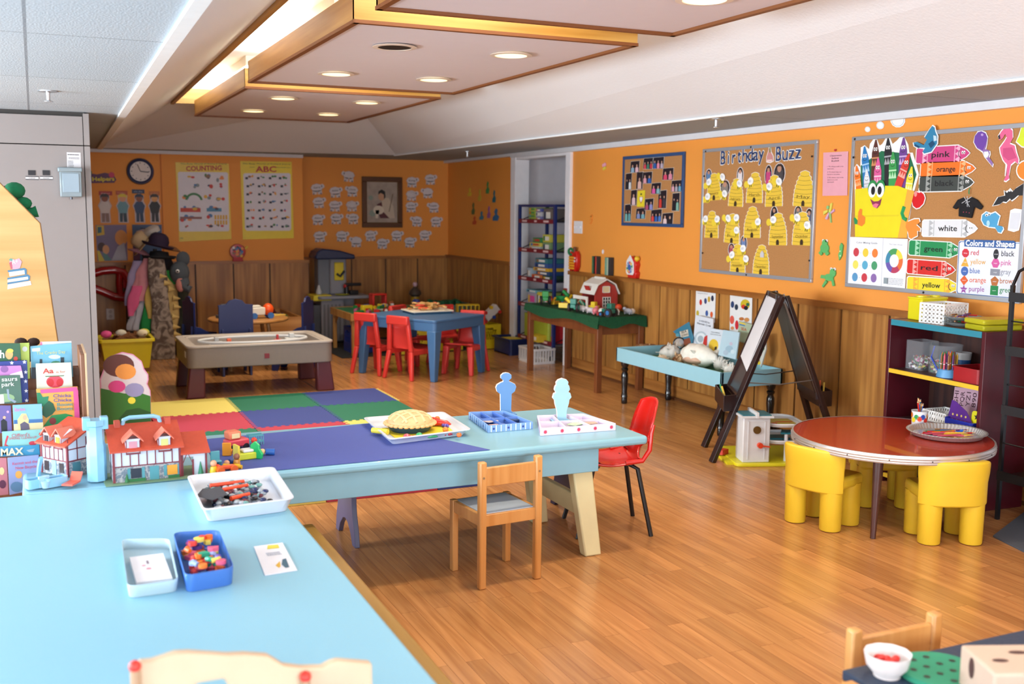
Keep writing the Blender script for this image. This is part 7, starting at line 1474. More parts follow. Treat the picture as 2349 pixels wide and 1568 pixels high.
# ================================================================ black wire shelf at the right edge
BLK = m('121216', .35); fr = G(4.43, 3.44, 0, 0); r = T('metal_shelf', 'black metal shelf cut off by the right edge of the photo', 'shelf', fr)
for x, y in ((0, .27), (.34, .27), (0, -.3), (.34, -.3)): B(BLK).bx(x-.009, y-.009, 0, x+.009, y+.009, 1.2).build('post', r)
for z in (1.13, .86, .56, .22): 
    s = B(BLK).bx(-.01, -.3, z, .35, .27, z+.012).build('shelf_board', r); B(BLK).bx(-.014, -.3, z-.012, -.004, .28, z+.035).build('lip', s)
B(BLK).tu([(0, .27, 1.2), (0, .24, 1.27), (0, .17, 1.31), (0, -.3, 1.31)], .008, 8).build('top_bar', r)
for z in (1.02, .7, .4): B(BLK).cy((0, -.3, z), (0, .27, z), .004, n=6).build('wire', r)
B(m('DCDCE4', .5)).bx(.36, -.3, .02, .375, .22, 1.10).build('white_board', fr=fr, label='white board standing behind the black metal shelf', cat='board')
for z, l in ((1.15, 'loose papers on the top level of the black shelf'), (.575, 'white papers on the third level of the black shelf'), ):
    for i in range(6): B(m('D4D4DA', .6)).pr([(-.1,-.12),(.1,-.12),(.1,.12),(-.1,.12)], 0, .002).build('paper_sheet', fr=G(4.58+random.uniform(-.02, .02), 3.42+random.uniform(-.06, .06), z+.003*i, random.uniform(-.3, .3)), sm=0, label=l, cat='paper', group=l)
B(m('4AA8D8', .4)).bx(0, -.08, 0, .1, .02, .05).build('blue_box', fr=G(4.42, 3.5, .573), label='small bright blue box on the black shelf', cat='box'); B(m('9A6A64', .6)).bx(-.0, -.15, 0, .3, .12, .06).build('cardboard_box', fr=G(4.45, 3.45, .233), label='brown-pink cardboard box on the lowest level of the black shelf', cat='box')
B(m('7A6AC0', .4)).bx(0, -.04, 0, .1, .02, .1).build('purple_box', fr=G(4.43, 3.35, 0.0), label='purple box on the floor under the black shelf', cat='box')
b = B(m('4E525C', .95, bump=.6, sc=120)); b.pr([(4.16,3.50),(4.80,3.80),(4.80,2.2),(4.12,2.3),(4.10,3.28)], .001, .009); tag(b.build('floor_rug'), 'dark grey rug under the black metal shelf', 'rug')
# ================================================================ foam puzzle mat
random.seed(4)
MC = {'y': ('D8C868', 'pale yellow'), 'g': ('0E6A50', 'green'), 'b': ('2F3F86', 'blue'), 'r': ('B02F46', 'red')}
grid = ['bgy', 'rbg', 'gry', 'ygb', 'ygb'][:0] or ['ygb', 'rbg', 'gry', 'byr', 'ygb']
XE = [.72, 1.35, 1.98, 2.62]; YE = [8.62-.652*i for i in range(6)]
RN = ['farthest', 'second', 'middle', 'fourth', 'nearest']; CN = ['left', 'middle', 'right']
for j, row in enumerate(grid):
    for i, k in enumerate(row):
        x0, x1, y1, y0 = XE[i], XE[i+1], YE[j], YE[j+1]; c, nm = MC[k]; b = B(m(c, .75, bump=.3, sc=200)); e = .003
        b.bx(x0+e, y0+e, .001, x1-e, y1-e, .013)
        if i < 2:
            for q in range(11): yy = y0+.03+q*.056; b.bx(x1-.006, yy, .001, x1+.024, yy+.026, .0136)
        if j > 0:
            for q in range(11): xx = x0+.02+q*.056; b.bx(xx, y1-.006, .001, xx+.026, y1+.024, .0136)
        if i == 2 and j == 0:
            b.mt(m('D8C868', .75))
            for q in range(11): b.bx(x1-.003, y0+.03+q*.056, .001, x1+.02, y0+.056+q*.056, .0132)
        if j == 4:
            b.mt(m(('D8C868', 'B02F46', '2F3F86')[i], .75)); b.bx(x0+e, y0-.03, .001, x1-e, y0+.002, .013)
            for q in range(11): xx = x0+.02+q*.056; b.bx(xx, y0, .001, xx+.026, y0+.024, .0138)
        b.build('foam_tile', sm=0, label='%s foam floor tile, %s row, %s column' % (nm, RN[j], CN[i]), cat='floor tile', group='interlocking foam tiles of the play mat')

# ================================================================ long light blue table
TZ2 = .55; LB2 = m('7FAEC0', .35, var=.04, bump=.1, coat=.1); CREAM = m('D6CDA0', .5, var=.06)
r = T('long_table', 'long light blue wooden table with cream splayed legs', 'table', G(1.2, 4.31))
B(LB2).bx(-1.28, -.37, .51, 1.27, .385, .55).build('tabletop', r, bev=.014, seg=3)
b = B(LB2); b.bx(-1.2, -.33, .40, 1.04, -.305, .51).bx(-1.2, .31, .40, 1.04, .335, .51).bx(1.015, -.305, .4, 1.04, .31, .51).bx(-1.2, -.305, .4, -1.175, .31, .51); b.build('apron', r, bev=.003)
for x in (-.95, .985):
    for s in (-1, 1):
        x0, x1 = x-.05, x+.05; b = B(CREAM); b.add([(x+dx*(.05 if z else .042)+(.055 if not z and x > 0 else 0), s*((.25 if z > 0 else .272))+dy*(.032 if z else .028), z) for z in (0, .41) for dx, dy in ((-1,-1),(1,-1),(1,1),(-1,1))], [(0,3,2,1),(4,5,6,7),(0,1,5,4),(1,2,6,5),(2,3,7,6),(3,0,4,7)]); b.build('leg', r, bev=.008)
    B(CREAM).bx(x+.015, -.24, .17, x+.045, .24, .26).build('stretcher', r, bev=.004)
# navy bench behind it
r = T('bench', 'dark blue bench with shaped board legs behind the long table', 'bench', G(1.88, 4.70)); NV = m('141A36', .4)
B(NV).bx(-.72, -.16, .29, .72, .16, .315).build('seat', r, bev=.005)
for x in (-.59, .58):
    b = B(NV if x > 0 else m('5A5A7E', .45)); b.X = Matrix.Translation((x, 0, 0)) @ Matrix.Rotation(PI/2, 4, 'Z') @ Matrix.Rotation(PI/2, 4, 'X')
    b.pr([(-.17,0),(-.12,0),(-.09,.05),(-.04,.09),(0,.1),(.04,.09),(.09,.05),(.12,0),(.17,0),(.155,.08),(.13,.14),(.12,.2),(.12,.29),(-.12,.29),(-.12,.2),(-.13,.14),(-.155,.08)], -.012, .012); b.build('leg_board', r, bev=.003)
# blue placemat
q = [F(470,1008,TZ2), F(860,972,TZ2), F(1130,1033,TZ2), F(640,1083,TZ2)]
b = B(m('46549E', .8, var=.1, sc=300, bump=.3)); b.pr([(.62,4.60),(1.40,4.66),(1.70,3.95),(.60,3.945)], .5505, .5525); tag(b.build('table_mat', sm=0), 'large blue textured mat lying on the long table', 'table mat')
ZM = .553
# pie tray
WT = m('D4DAE6', .3, coat=.2)
def tray(nm, lab, pts, z, h, c=WT, lip=.018, flare=.02, cat='tray'):
    """shallow tray with flared sides from four corners of its rim (x, y)"""
    cx = sum(p[0] for p in pts)/4; cy = sum(p[1] for p in pts)/4; r = T(nm, lab, cat, G(cx, cy, z)); P = [(p[0]-cx, p[1]-cy) for p in pts]
    def rnd(P, rr):
        o = []
        for i in range(4):
            a, b_, c_ = Vector(P[i-1]), Vector(P[i]), Vector(P[(i+1) % 4]); d0, d1 = (a-b_).normalized(), (c_-b_).normalized()
            for k in range(5): t = k/4; p = b_+d0*rr*(1-t)**2+d1*rr*t**2; o.append((p.x, p.y))
        return o
    def sc(P, d): return [tuple(Vector(p)*(1-d/Vector(p).length)) for p in P]
    L = [(rnd(P, .03), h-.003), (rnd(P, .03), h), (rnd(sc(P, lip), .026), h), (rnd(sc(P, lip+flare), .024), .006), (rnd(sc(P, lip+flare), .024), 0), (rnd(sc(P, lip-.004), .026), h-.004)]
    n = 20; b = B(c); vs = [(u, v, zz) for ring, zz in L for u, v in ring]; fs = [(j*n+i, j*n+(i+1) % n, (j+1) % 6*n+(i+1) % n, (j+1) % 6*n+i) for j in range(6) for i in range(n)]; fs.append(tuple(range(3*n, 4*n))); b.add(vs, fs); b.build('shell', r, sm=50); return r
r = tray('serving_tray', 'white plastic tray with a toy pie on the long table', [(1.33,4.165),(1.73,4.225),(1.76,4.66),(1.36,4.665)], ZM, .03)
pt = ZM+.007
b = B(m('DCC92A', .7)); b.pr([(1.39,4.22),(1.67,4.27),(1.70,4.48),(1.40,4.50)], pt, pt+.001); tag(b.build('yellow_sheet', sm=0), 'yellow paper under the toy pie in the white tray', 'sheet')
p = F(910, 985, ZM+.01); fr = G(1.505, 4.41, pt+.0015, .2); r = T('toy_pie', 'toy pie with a lattice crust in a dark blue tin', 'toy pie', fr)
B(m('1F4460', .3)).la([(.001,0),(.085,0),(.108,.028),(.112,.03),(.108,.032)], 40, cap=False).build('tin', r)
b = B(m('DDAE7C', .45))
b.la([(.112,.03)]+[(.104*math.cos(t), .033+.052*math.sin(t)) for t in [i*PI/2/8 for i in range(8)]]+[(.001,.085)], 40, cap=False)
for i in range(28): a = 2*PI*i/28; b.sp(.108*math.cos(a), .108*math.sin(a), .034, .015, .012, .008, 7)
b.build('crust', r)
for s in (-1, 1):
    for k in (-.06, -.02, .02, .06):
        pts = []
        for i in range(9): t = -1+i*.25; w_ = math.sqrt(.098**2-k*k); u, v = (k, t*w_) if s > 0 else (t*w_, k); rr = math.hypot(u, v)/.104; pts.append((u, v, .034+.052*math.sqrt(max(0, 1-min(1, rr)**2))))
        B(m('E6BC8C', .45)).tu(pts, .006, 6).build('crust_strip', r)
def food(nm, lab, px, py, c, kind, s=.02, a=0, z=ZM+.008):
    p = F(px, py, z+s*.6); fr = G(p.x, p.y, z, a); b = B(m(c, .25, coat=.4))
    if kind == 'ball': b.sp(0, 0, s*.9, s, s, s*.9, 12)
    elif kind == 'long': b.tu([(-s*3, 0, s*.5), (-s*2, .2*s, s*.8), (0, .5*s, s*.9), (s*2, .2*s, s*.8), (s*3, 0, s*.6)], [s*.2, s*.7, s*.8, s*.6, s*.15], 10)
    elif kind == 'tube': b.cy((-s*2.4, 0, s*.8), (s*2.4, 0, s*.8), s*.75, n=12)
    else: [b.sp(random.uniform(-1.2, 1.2)*s, random.uniform(-.7, .7)*s, s*.6, s*.6, n=7) for i in range(6)]
    return b.build(nm, fr=fr, sm=60, label=lab+' in the pie tray', cat='toy food')
for a in [('toy_banana','pale yellow toy banana at the left',872,990,'E0D04A','tube',.017,-.9),('toy_pepper','long red toy pepper',1005,972,'D82A1E','long',.02,-.5),('toy_pepper','second red toy pepper behind the long one',992,966,'D03A20','long',.018,-.9),('toy_orange','orange toy fruit behind the peppers',976,967,'E0642A','ball',.018),('toy_orange','small orange ball at the back edge',1003,962,'E0702A','ball',.014),('toy_grapes','purple toy grapes at the back right',1017,976,'5A4AB0','lump',.014),('toy_berry','dark blue ball beside the pie',966,977,'2A2A5A','ball',.018),('toy_leaf','green toy leaf among the peppers',995,972,'1E7A4A','ball',.014),('toy_tomato','red toy piece behind the leaf',984,977,'D82A1E','ball',.016),
    ('toy_raspberry','crimson bumpy toy fruit at the right',1028,994,'C0304A','lump',.016),('toy_strawberry','pink toy berry at the front left',933,1004,'D0505A','ball',.016),('toy_strawberry','second pink toy berry at the front',947,1001,'D0405A','lump',.011),('toy_pea','green toy ball at the front middle',962,1001,'2A9A5A','ball',.016),('toy_bean','flat green toy bean at the front',993,1002,'3AA86A','long',.008),('toy_carrot','little orange toy piece at the right corner',1053,999,'E06A2A','ball',.012),('toy_carrot','orange-yellow toy piece on the right of the sheet',1022,987,'E07A2A','ball',.014)]:
    food(*a)
# sorting boxes with wooden figures
def sbox(lab, pts, c, c2, cells, deco, dc):
    cx = sum(p[0] for p in pts)/4; cy = sum(p[1] for p in pts)/4; r = T('sorting_box', lab, 'box', G(cx, cy, TZ2+.001)); P = [Vector((p[0]-cx, p[1]-cy, 0)) for p in pts]; h = .032
    B(m(c2, .6)).pr([(p.x, p.y) for p in P], 0, .005).build('bottom', r, sm=0)
    for i in range(4): a, c_ = P[i], P[(i+1) % 4]; B(m(c, .6)).beam(a+Vector((0,0,h/2)), c_+Vector((0,0,h/2)), .006, h).build('side', r)
    for t in (1/3, 2/3): B(m(c2, .6)).beam(P[0].lerp(P[1], t)+Vector((0,0,h/2)), P[3].lerp(P[2], t)+Vector((0,0,h/2)), .004, h*.9).build('divider', r)
    B(m(c2, .6)).beam(P[0].lerp(P[3], .5)+Vector((0,0,h/2)), P[1].lerp(P[2], .5)+Vector((0,0,h/2)), .004, h*.9).build('divider', r)
    # printed border on the two near faces
    for a, c_, n_ in ((P[0], P[1], 9), (P[3], P[0], 9)):
        d = (c_-a); L = d.length; e = d/L; nn = Vector((e.y, -e.x, 0)); f = Fr(a+nn*.0035, e, (0, 0, 1)); M_ = f.M(); b = B(m(dc, .6)); b.X = M_
        for i in range(n_):
            u = L*(i+.5)/n_
            if deco == 'stripes': b.rc(u-L/n_*.12, .001, u+L/n_*.12, h-.001, .0004); (b.mt('2A3A8A').pl(star(u+L/n_*.5, h*.5, .008), .0008).mt(dc) if i % 3 == 0 else None)
            elif i % 2 == 0: b.pl([(u+.011*math.cos(t)*(.55+.45*math.cos(5*t)**2), h*.5+.011*math.sin(t)*(.55+.45*math.cos(5*t)**2)) for t in [k*PI/10 for k in range(20)]], .0006)
        b.build('printed_pattern', r, sm=0)
    return r
A1 = [(1.83,4.27),(2.05,4.27),(2.04,4.57),(1.87,4.60)]; A2 = [(2.02,4.12),(2.39,4.10),(2.36,4.36),(2.14,4.40)]
sbox('blue striped box with stars holding paper clothes', A1, '7AA0D8', '5A7FC8', 3, 'stripes', 'C8DCF4')
sbox('pale lilac box with red flowers holding paper clothes', A2, 'D8CCE4', 'D0C8DC', 3, 'flowers', 'C83A5A')
def figure(lab, px, pybot, pytop, prof, c, y0, nm='wooden_figure'):
    p = F(px, pybot, TZ2+.007); fr = Fr((p.x, p.y, TZ2+.007), (1, 0, 0), (0, 0, 1)).rot(0); t = Fr((p.x, p.y, TZ2), (1, 0, 0), (0, 0, 1)).uv(px, pytop)[1]-.007
    o = [(u*t, v*t) for u, v in prof]+[(-u*t, v*t) for u, v in prof[::-1]]
    r = T(nm, lab, 'figure', Fr(fr.o, Vector((.98, -.18, 0)), (0, 0, 1)))
    B(m('E4E0DC', .5)).pr(o, -.012, .005).build('white_edge', r, bev=.002); B(m(c, .4)).pl([(u*.98, v*.995) for u, v in o], .0056).build('painted_face', r, sm=0)
    B(m(c, .5)).bx(-.05, .0, -.03, .05, .006, .03).build('stand', r, bev=.002)
boy = [(.19,0),(.19,.03),(.13,.09),(.14,.5),(.22,.56),(.25,.66),(.22,.73),(.13,.78),(.07,.8),(.07,.83),(.13,.88),(.13,.95),(.07,1.0),(0,1.01)]
girl = [(.21,0),(.19,.03),(.11,.07),(.12,.25),(.17,.42),(.18,.5),(.23,.56),(.2,.66),(.15,.68),(.19,.75),(.17,.83),(.14,.86),(.15,.92),(.1,.98),(0,1.01)]
figure('blue wooden figure of a boy, arms folded, standing in the striped box', 1160, 950, 855, boy, '5A8AC0', 0)
figure('light blue wooden figure of a girl standing in the flowered box', 1288, 965, 868, girl, '94C0D8', 0)
for x, y, c, l in ((1125,965,'C8B8B4','printed paper dress in the left of the striped box'),(1140,975,'B89A94','paper trousers at the front of the striped box'),(1175,962,'3A4A6A','dark paper piece right of the boy figure'),(1320,972,'B8D8B0','pale green paper dress in the flowered box'),(1352,970,'B8A090','paper piece with a brown pattern in the flowered box')):
    p = F(x, y, TZ2+.02); b = B(m(c, .5, var=.4, sc=90)); b.pr([(-.03,-.02),(.03,-.025),(.045,.01),(.01,.03),(-.035,.022)], 0, .003); b.build('paper_dress', fr=G(p.x, p.y, TZ2+.018, random.uniform(-.5, .5)), sm=0, label=l, cat='paper clothes')
# small wooden chair in front (proto for both)
HON = wood('honey_wood', 'B87A3C', 'D29A5C', 'Z', 1.2, .35, coat=.1)
def woodchair(x, y, rz, lab):
    r = T('wooden_chair', lab, 'chair', G(x, y, 0, rz))
    for s in (-1, 1):
        b = B(HON); b.bx(s*.132-.016, -.148, 0, s*.132+.016, -.118, .535); b.build('back_post', r, bev=.006); B(HON).bx(s*.13-.014, .11, 0, s*.13+.014, .142, .315).build('front_leg', r, bev=.004)
        B(HON).bx(s*.13-.009, -.12, .262, s*.13+.009, .115, .312).build('side_rail', r, bev=.002)
    B(HON).bx(-.118, -.142, .43, .118, -.124, .51).build('backrest', r, bev=.004); B(HON).bx(-.118, -.14, .262, .118, -.122, .312).build('rear_rail', r, bev=.002); B(HON).bx(-.118, .12, .262, .118, .138, .312).build('front_rail', r, bev=.002)
    B(m('A8B2C0', .35, var=.03)).bx(-.12, -.125, .3, .12, .122, .315).build('seat', r, bev=.002)
    for s in (-1, 1): B(m('8A6A4A')).cy((s*.132, -.1485, .47), (s*.132, -.150, .47), .005, n=8).build('screw', r)
    return r
woodchair(1.733, 3.972, .09, 'small honey-coloured wooden chair with a pale seat in front of the long table')
# red chair with black legs
r = T('shell_chair', 'red plastic shell chair on black metal legs at the end of the long table', 'chair', G(2.52, 4.37, 0, math.radians(74))); RS = m('C41A14', .25, coat=.3)
def sh_(u, v):
    x = (u-.5)*2
    if v < .5: t = v/.5; y = .17-.30*t; z = .35-.03*math.sin(PI*t)+.03*x*x-.02*(t < .08); wd = .165
    elif v < .68: t = (v-.5)/.18; y = -.13-.05*t; z = .355+.12*t; wd = .165-.08*math.sin(PI*min(1, t*1.2)); z += .02*x*x*(1-t)
    else: t = (v-.68)/.32; y = -.18-.045*t; z = .475+.17*t-.03*x*x*t; wd = .15+.01*math.sin(PI*t)-.02*t*t; y += .035*x*x
    return (x*wd, y+(.03*x*x if .5 <= v < .68 else 0), z)
o = B(RS).gr(sh_, 15, 40).build('shell', r, sm=80); sd = o.modifiers.new('s', 'SOLIDIFY'); sd.thickness = .009; sd.offset = 0
for s in (-1, 1): B(RS).tu([(s*.16, -.04, .36), (s*.165, -.12, .37), (s*.16, -.155, .42), (s*.145, -.165, .5), (s*.14, -.175, .54)], .012, 8).build('side_arm', r)
for s in (-1, 1):
    for f_, y1 in ((1, .19), (-1, -.17)): B(m('131316', .4)).tu([(s*.09, f_*.07, .34), (s*.12, f_*.11, .32), (s*.17, y1+f_*.0, 0)], .011, 10).build('leg', r); 
B(m('131316', .4)).tu([(-.1, .08, .33), (.1, .08, .33)], .009, 8).build('crossbar', r)

# ================================================================ near light blue table
r = T('near_table', 'large light blue tabletop filling the lower left of the photo', 'table', G(-.1, 2.5)); LB3 = m('86B8CC', .42, var=.02, sc=4)
B(LB3).bx(-.9, -1.55, .505, .84, 1.435, .55).build('tabletop', r, bev=.008)
b = B(LB3); b.bx(-.82, -1.45, .42, .74, -1.43, .505).bx(.72, -1.43, .42, .74, 1.3, .505).bx(-.82, 1.28, .42, .72, 1.3, .505).bx(-.82, -1.43, .42, -.8, 1.28, .505); b.build('apron', r)
for x in (-.76, .66):
    for y in (-1.38, 1.2): B(CREAM).bx(x, y, 0, x+.07, y+.07, .42).build('leg', r, bev=.004)
r = T('bench', 'low tan wooden bench pushed under the right side of the near table', 'bench', G(.80, 2.75)); TAN = wood('tan_wood', 'A07834', 'B88E4A', 'Y', 1, .4)
B(TAN).bx(-.14, -1.5, .27, .165, 1.28, .30).build('seat', r, bev=.01)
for y in (-1.2, 1.0): B(TAN).bx(-.12, y, 0, .14, y+.03, .27).build('leg_board', r)
# marble tray
T0 = .551; pz = lambda pts, z: [tuple(F(x, y, z)[:2]) for x, y in pts]
r = tray('activity_tray', 'deep white tray of glass gems at the far corner of the near table', pz([(465,1169),(677,1142),(628,1069),(428,1090)], T0+.05), T0, .05, lip=.012, flare=.025)
random.seed(13); GMC = [('B4BCC4','clear',.35), ('C4CCD4','white',.2), ('2A3460','dark blue',.2), ('5A6A7A','grey',.2), ('16181E','black',.1), ('7AB0AC','pale green',.2), ('6A2A3A','dark red',.2)]
gem = {}; GP = pz([(465,1169),(677,1142),(628,1069),(428,1090)], T0+.05)
for i in range(190):
    c, nm, tr = random.choice(GMC+GMC[:2]); t = random.uniform(.14, .74)+.04; s = random.uniform(.14, .84); y = GP[0][1]*(1-t)*(1-s)+GP[1][1]*t*(1-s)+GP[2][1]*t*s+GP[3][1]*(1-t)*s; x = GP[0][0]*(1-t)*(1-s)+GP[1][0]*t*(1-s)+GP[2][0]*t*s+GP[3][0]*(1-t)*s; z = T0+.014+random.choice((0, .008, .014)); fr = G(x, y, z, random.uniform(0, 3))
    if nm in gem: copy(gem[nm], fr)
    else: gem[nm] = B(m(c, .08, tr=tr, coat=.6)).sp(0, 0, 0, .0115, .0115, .007, 10).build('glass_gem', fr=fr, sm=80, label='%s glass gem heaped in the deep white tray' % nm, cat='glass gem', group='%s glass gems in the deep white tray' % nm)
for (x0, y0), (x1, y1), l in (((482,1114),(560,1103),'orange tongs lying farthest back in the gem tray'),((508,1124),(568,1112),'red-orange tongs in the middle of the gem tray'),((530,1143),(572,1132),'short orange handle at the front of the gem tray')):
    a, c_ = F(x0, y0, T0+.035), F(x1, y1, T0+.035); b = B(m('E0421C', .35)); b.cy(a, c_, .008, .006, 10); b.build('plastic_tongs', label=l, cat='tongs')
a, c_ = F(455, 1135, T0+.04), F(515, 1125, T0+.04); b = B(m('3A3A40', .7)); b.add([(*F(452,1135,T0+.05)[:2],T0+.045),(*F(465,1120,T0+.05)[:2],T0+.045),(*F(505,1118,T0+.05)[:2],T0+.055),(*F(522,1133,T0+.05)[:2],T0+.05),(*F(488,1147,T0+.05)[:2],T0+.05)]+[(*F(x, y, T0+.03)[:2], T0+.03) for x, y in ((452,1135),(465,1120),(505,1118),(522,1133),(488,1147))], [(0,4,3,2,1),(5,6,7,8,9)]+[(i,(i+1)%5,5+(i+1)%5,5+i) for i in range(5)]); b.build('dark_scoop', label='dark grey scoop lying on the gems in the deep white tray', cat='scoop')
# two boxes and a card
CP = pz([(292,1345),(410,1329),(389,1233),(278,1235)], T0+.035)
r = tray('card_box', 'clear plastic box of cards, left of the blue box of counters', CP, T0, .035, m('C4DCE6', .15, tr=.3), .004, .006, 'box')
s = B(m('E2DEE2', .6)).bx(-.045, -.14, .008, .045, .08, .022).build('card_stack', r, sm=0); b = B(m('8A7A84')); b.rc(-.006, .0, .0, .03, .0226); b.mt('D88A9A').pl(circ(-.005, -.04, .007, 10), .0228).pl(circ(-.015, -.01, .005, 8), .0228); b.mt('8AA88A').rc(-.02, -.08, .015, -.075, .0206); b.build('print', s, sm=0)
CP = pz([(425,1320),(538,1301),(502,1214),(397,1220)], T0+.05)
tray('counter_box', 'blue plastic box full of colourful foam counters', CP, T0, .05, m('4A7AC8', .25, tr=.15), .004, .006, 'box')
random.seed(17); CC = [('E8641C','orange'),('E0403A','red'),('1E9A78','green'),('E0CC5A','yellow'),('D85A7A','pink'),('6A4AB0','purple'),('8AA4D8','pale blue'),('E87A2A','bright orange')]
for i in range(64):
    c, nm = CC[i % 8]; t, s = random.uniform(.2, .8), random.uniform(.14, .86); o = (Vector(CP[0])*(1-t)*(1-s)+Vector(CP[1])*t*(1-s)+Vector(CP[2])*t*s+Vector(CP[3])*(1-t)*s).to_3d(); o.z = T0+.012+.012*(i//16)+random.uniform(0, .004)-.004; b = B(m(c, .5)); a = random.random(); L = random.uniform(.009, .015)
    if i % 3 == 0: b.pr(circ(0, 0, L, 12), 0, .01)
    elif i % 3 == 1: b.pr([(-L, -L*.6), (L, -L*.4), (L*.8, L*.5), (0, L*.9), (-L, L*.4)], 0, .011)
    else: b.tu([(-L, 0, .006), (0, L*.5, .008), (L*1.2, 0, .006)], .007, 8)
    b.build('foam_counter', fr=G(o.x, o.y, o.z, random.uniform(0, 6)), label='%s foam counter in the blue box' % nm, cat='counter', group='%s foam counters in the blue box' % nm)
P = pz([(582,1254),(648,1245),(682,1308),(608,1320)], T0); cx, cy = sum(p[0] for p in P)/4, sum(p[1] for p in P)/4; fr = G(cx, cy, T0); r = T('flash_card', 'white card with a yellow bar and a dark shape on the near table', 'card', fr); q = [(p[0]-cx, p[1]-cy) for p in P]
B(m('DEDCE2', .6)).pr(q, 0, .002).build('card', r, sm=0); U = lambda x, y: tuple(Vector(F(x, y, T0)[:2])-Vector((cx, cy)))
b = B(m('D8C84A')); b.pl([U(613,1261),U(614,1252),U(638,1250),U(641,1258)], .0026); b.mt('5A7A9A').lines(*U(614,1277), *U(642,1265), 3, .0026); b.mt('3A6074').pl([U(648,1284),U(656,1282),U(664,1302),U(655,1304),U(646,1296)], .0026); b.mt('D8A83A').pl([U(632,1298),U(642,1288),U(644,1300),U(640,1304)], .0026); b.build('print', r, sm=0)
# wooden peg toy at the bottom edge
fr = Fr((.35, 1.95, T0), (1, 0, 0), (0, 0, 1)); q = fr.uvs([(318,1514),(345,1512),(372,1504),(400,1494),(430,1492),(520,1498),(560,1496),(612,1500),(626,1508),(648,1522),(690,1527),(738,1526),(756,1516),(772,1511),(850,1517),(852,1568)])
q2 = fr.uvs([(852,1568)]); r = T('wooden_toy', 'blurred pale wooden toy with red-tipped pegs at the very bottom of the photo', 'toy', fr); PW = m('D8B898', .5, var=.08)
u0, u1 = q[0][0], q[-1][0]; top = q[:-1]
B(PW).pr(top+[(u1, 0), (u1-.03, 0), (u1-.04, top[-1][1]-.05), (u1-.10, top[-1][1]-.05), (u1-.115, 0), (u0+.19, 0), (u0+.18, .05), (u0+.15, top[5][1]-.045), (u0+.10, top[5][1]-.045), (u0+.08, .07), (u0+.02, .07), (u0+.015, 0), (u0, 0)], -.012, .012).build('arched_board', r, bev=.004)
for px, py in ((307, 1508), (695, 1533)): u, v = fr.uv(px, py); k = B(m('B89070', .5)).cy((u, 0, .02), (u, v-.012, .02), .009, n=12).build('peg', r); B(m('E0382C', .4)).sp(u, v-.008, .02, .0115, n=12).build('red_tip', k)
u, v = fr.uv(842, 1540); B(m('23212E', .4)).bx(u-.008, 0, -.05, u+.008, v, -.01+.0).build('dark_block', r, bev=.003)
u, v = fr.uv(758, 1564); o = fr.o+fr.ex*u; o.y -= .04; B(m('7A6ACC', .3)).sp(0, 0, .03, .034, .03, .03, 16).build('purple_bead', fr=G(o.x, o.y, T0), label='purple bead in front of the pale wooden toy', cat='bead')

# ================================================================ table in the lower right corner
r = T('corner_table', 'table with a dark blue top cut off by the lower right corner', 'table', G(2.10, 1.50)); 
B(m('1E3048', .5, bump=.3, sc=60)).bx(-.44, -.42, .475, .6, .285, .5).build('tabletop', r, bev=.004)
for x in (-.4, .5):
    for y in (-.38, .22): B(HON).bx(x, y, 0, x+.04, y+.04, .475).build('leg', r)
B(HON).bx(-.44, -.42, .42, -.42, .285, .474).build('side_rail', r)
woodchair(1.929, 1.763, PI, 'honey-coloured chair tucked behind the dark blue corner table')
B(HON).bx(-.015, -.02, 0, .015, .02, .51).build('wooden_post', fr=G(1.615, 1.70), bev=.004, label='pale wooden post at the left edge of the dark blue corner table', cat='post')
p = F(2035, 1530, .52); r = T('shell_bowl', 'white ribbed bowl holding small red things on the corner table', 'bowl', G(p.x, p.y, .501)); b = B(m('DCD4D2', .4, var=.06))
def bowl(u, v):
    a = 2*PI*u; k = 1+.04*math.cos(10*a)*v
    s = (.025, .046, .052, .05, .042, .017)[min(5, int(v*5.01))]; z = (0, .025, .055, .054, .024, .008)[min(5, int(v*5.01))]; return (s*k*math.cos(a), s*k*math.sin(a), z)
b.gr(bowl, 60, 6, wrap=True); b.la([(.001, .0), (.03, 0)], 20, cap=False); b.la([(.02,.008),(.001,.007)], 20, cap=False); b.build('bowl', r, sm=60)
for i in range(9): B(m('D0201C', .3)).sp(0, 0, .01, .009, .013, .008, 8).build('red_bead', fr=G(p.x+random.uniform(-.02, .02), p.y+random.uniform(-.02, .02), .525+.003*(i % 3), i), label='small red bead in the white ribbed bowl', cat='bead', group='red beads in the ribbed bowl')
p = F(2155, 1545, .5); r = T('pegboard', 'round green foam pegboard with holes on the corner table', 'pegboard', G(p.x, p.y, .501)); B(m('2A8A6A', .8)).la([(.001,0),(.095,0),(.095,.012),(.001,.012)], 40).build('disc', r)
b = B(m('0A2A22'));
for i in range(4):
    for j in range(4):
        if (i, j) not in ((0,0),(3,3),(0,3),(3,0)): b.ci(-.06+i*.04, -.06+j*.04, .008, .0121, .0125, 10)
b.build('holes', r, sm=0)
p = F(2235, 1500, .56); r = T('cardboard_cube', 'beige cube with cut-out holes on the corner table', 'cube', G(1.877, 1.511, .501, -.384)); B(m('C4A894', .6)).bx(-.076, -.076, 0, .076, .076, .1).build('cube', r, bev=.006)
b = B(m('4A2A28', .6)); b.pl(circ(-.03, -.01, .018, 12, .009), .1006).pl(circ(.03, .03, .022, 12, .009), .1006).pl(circ(.05, -.04, .01, 12, .018), .1006); b.X = Matrix.Translation((-.0765, 0, .05)) @ Matrix.Rotation(-PI/2, 4, 'Y'); b.pl(circ(.02, .02, .024, 12, .012), .0005).pl(circ(-.02, -.03, .02, 12, .012), .0005); b.X = Matrix.Translation((0, -.0765, .05)) @ Matrix.Rotation(PI/2, 4, 'X'); b.pl(circ(-.03, 0, .02, 12, .012), .0005).pl(circ(.03, -.02, .02, 12, .012), .0005)
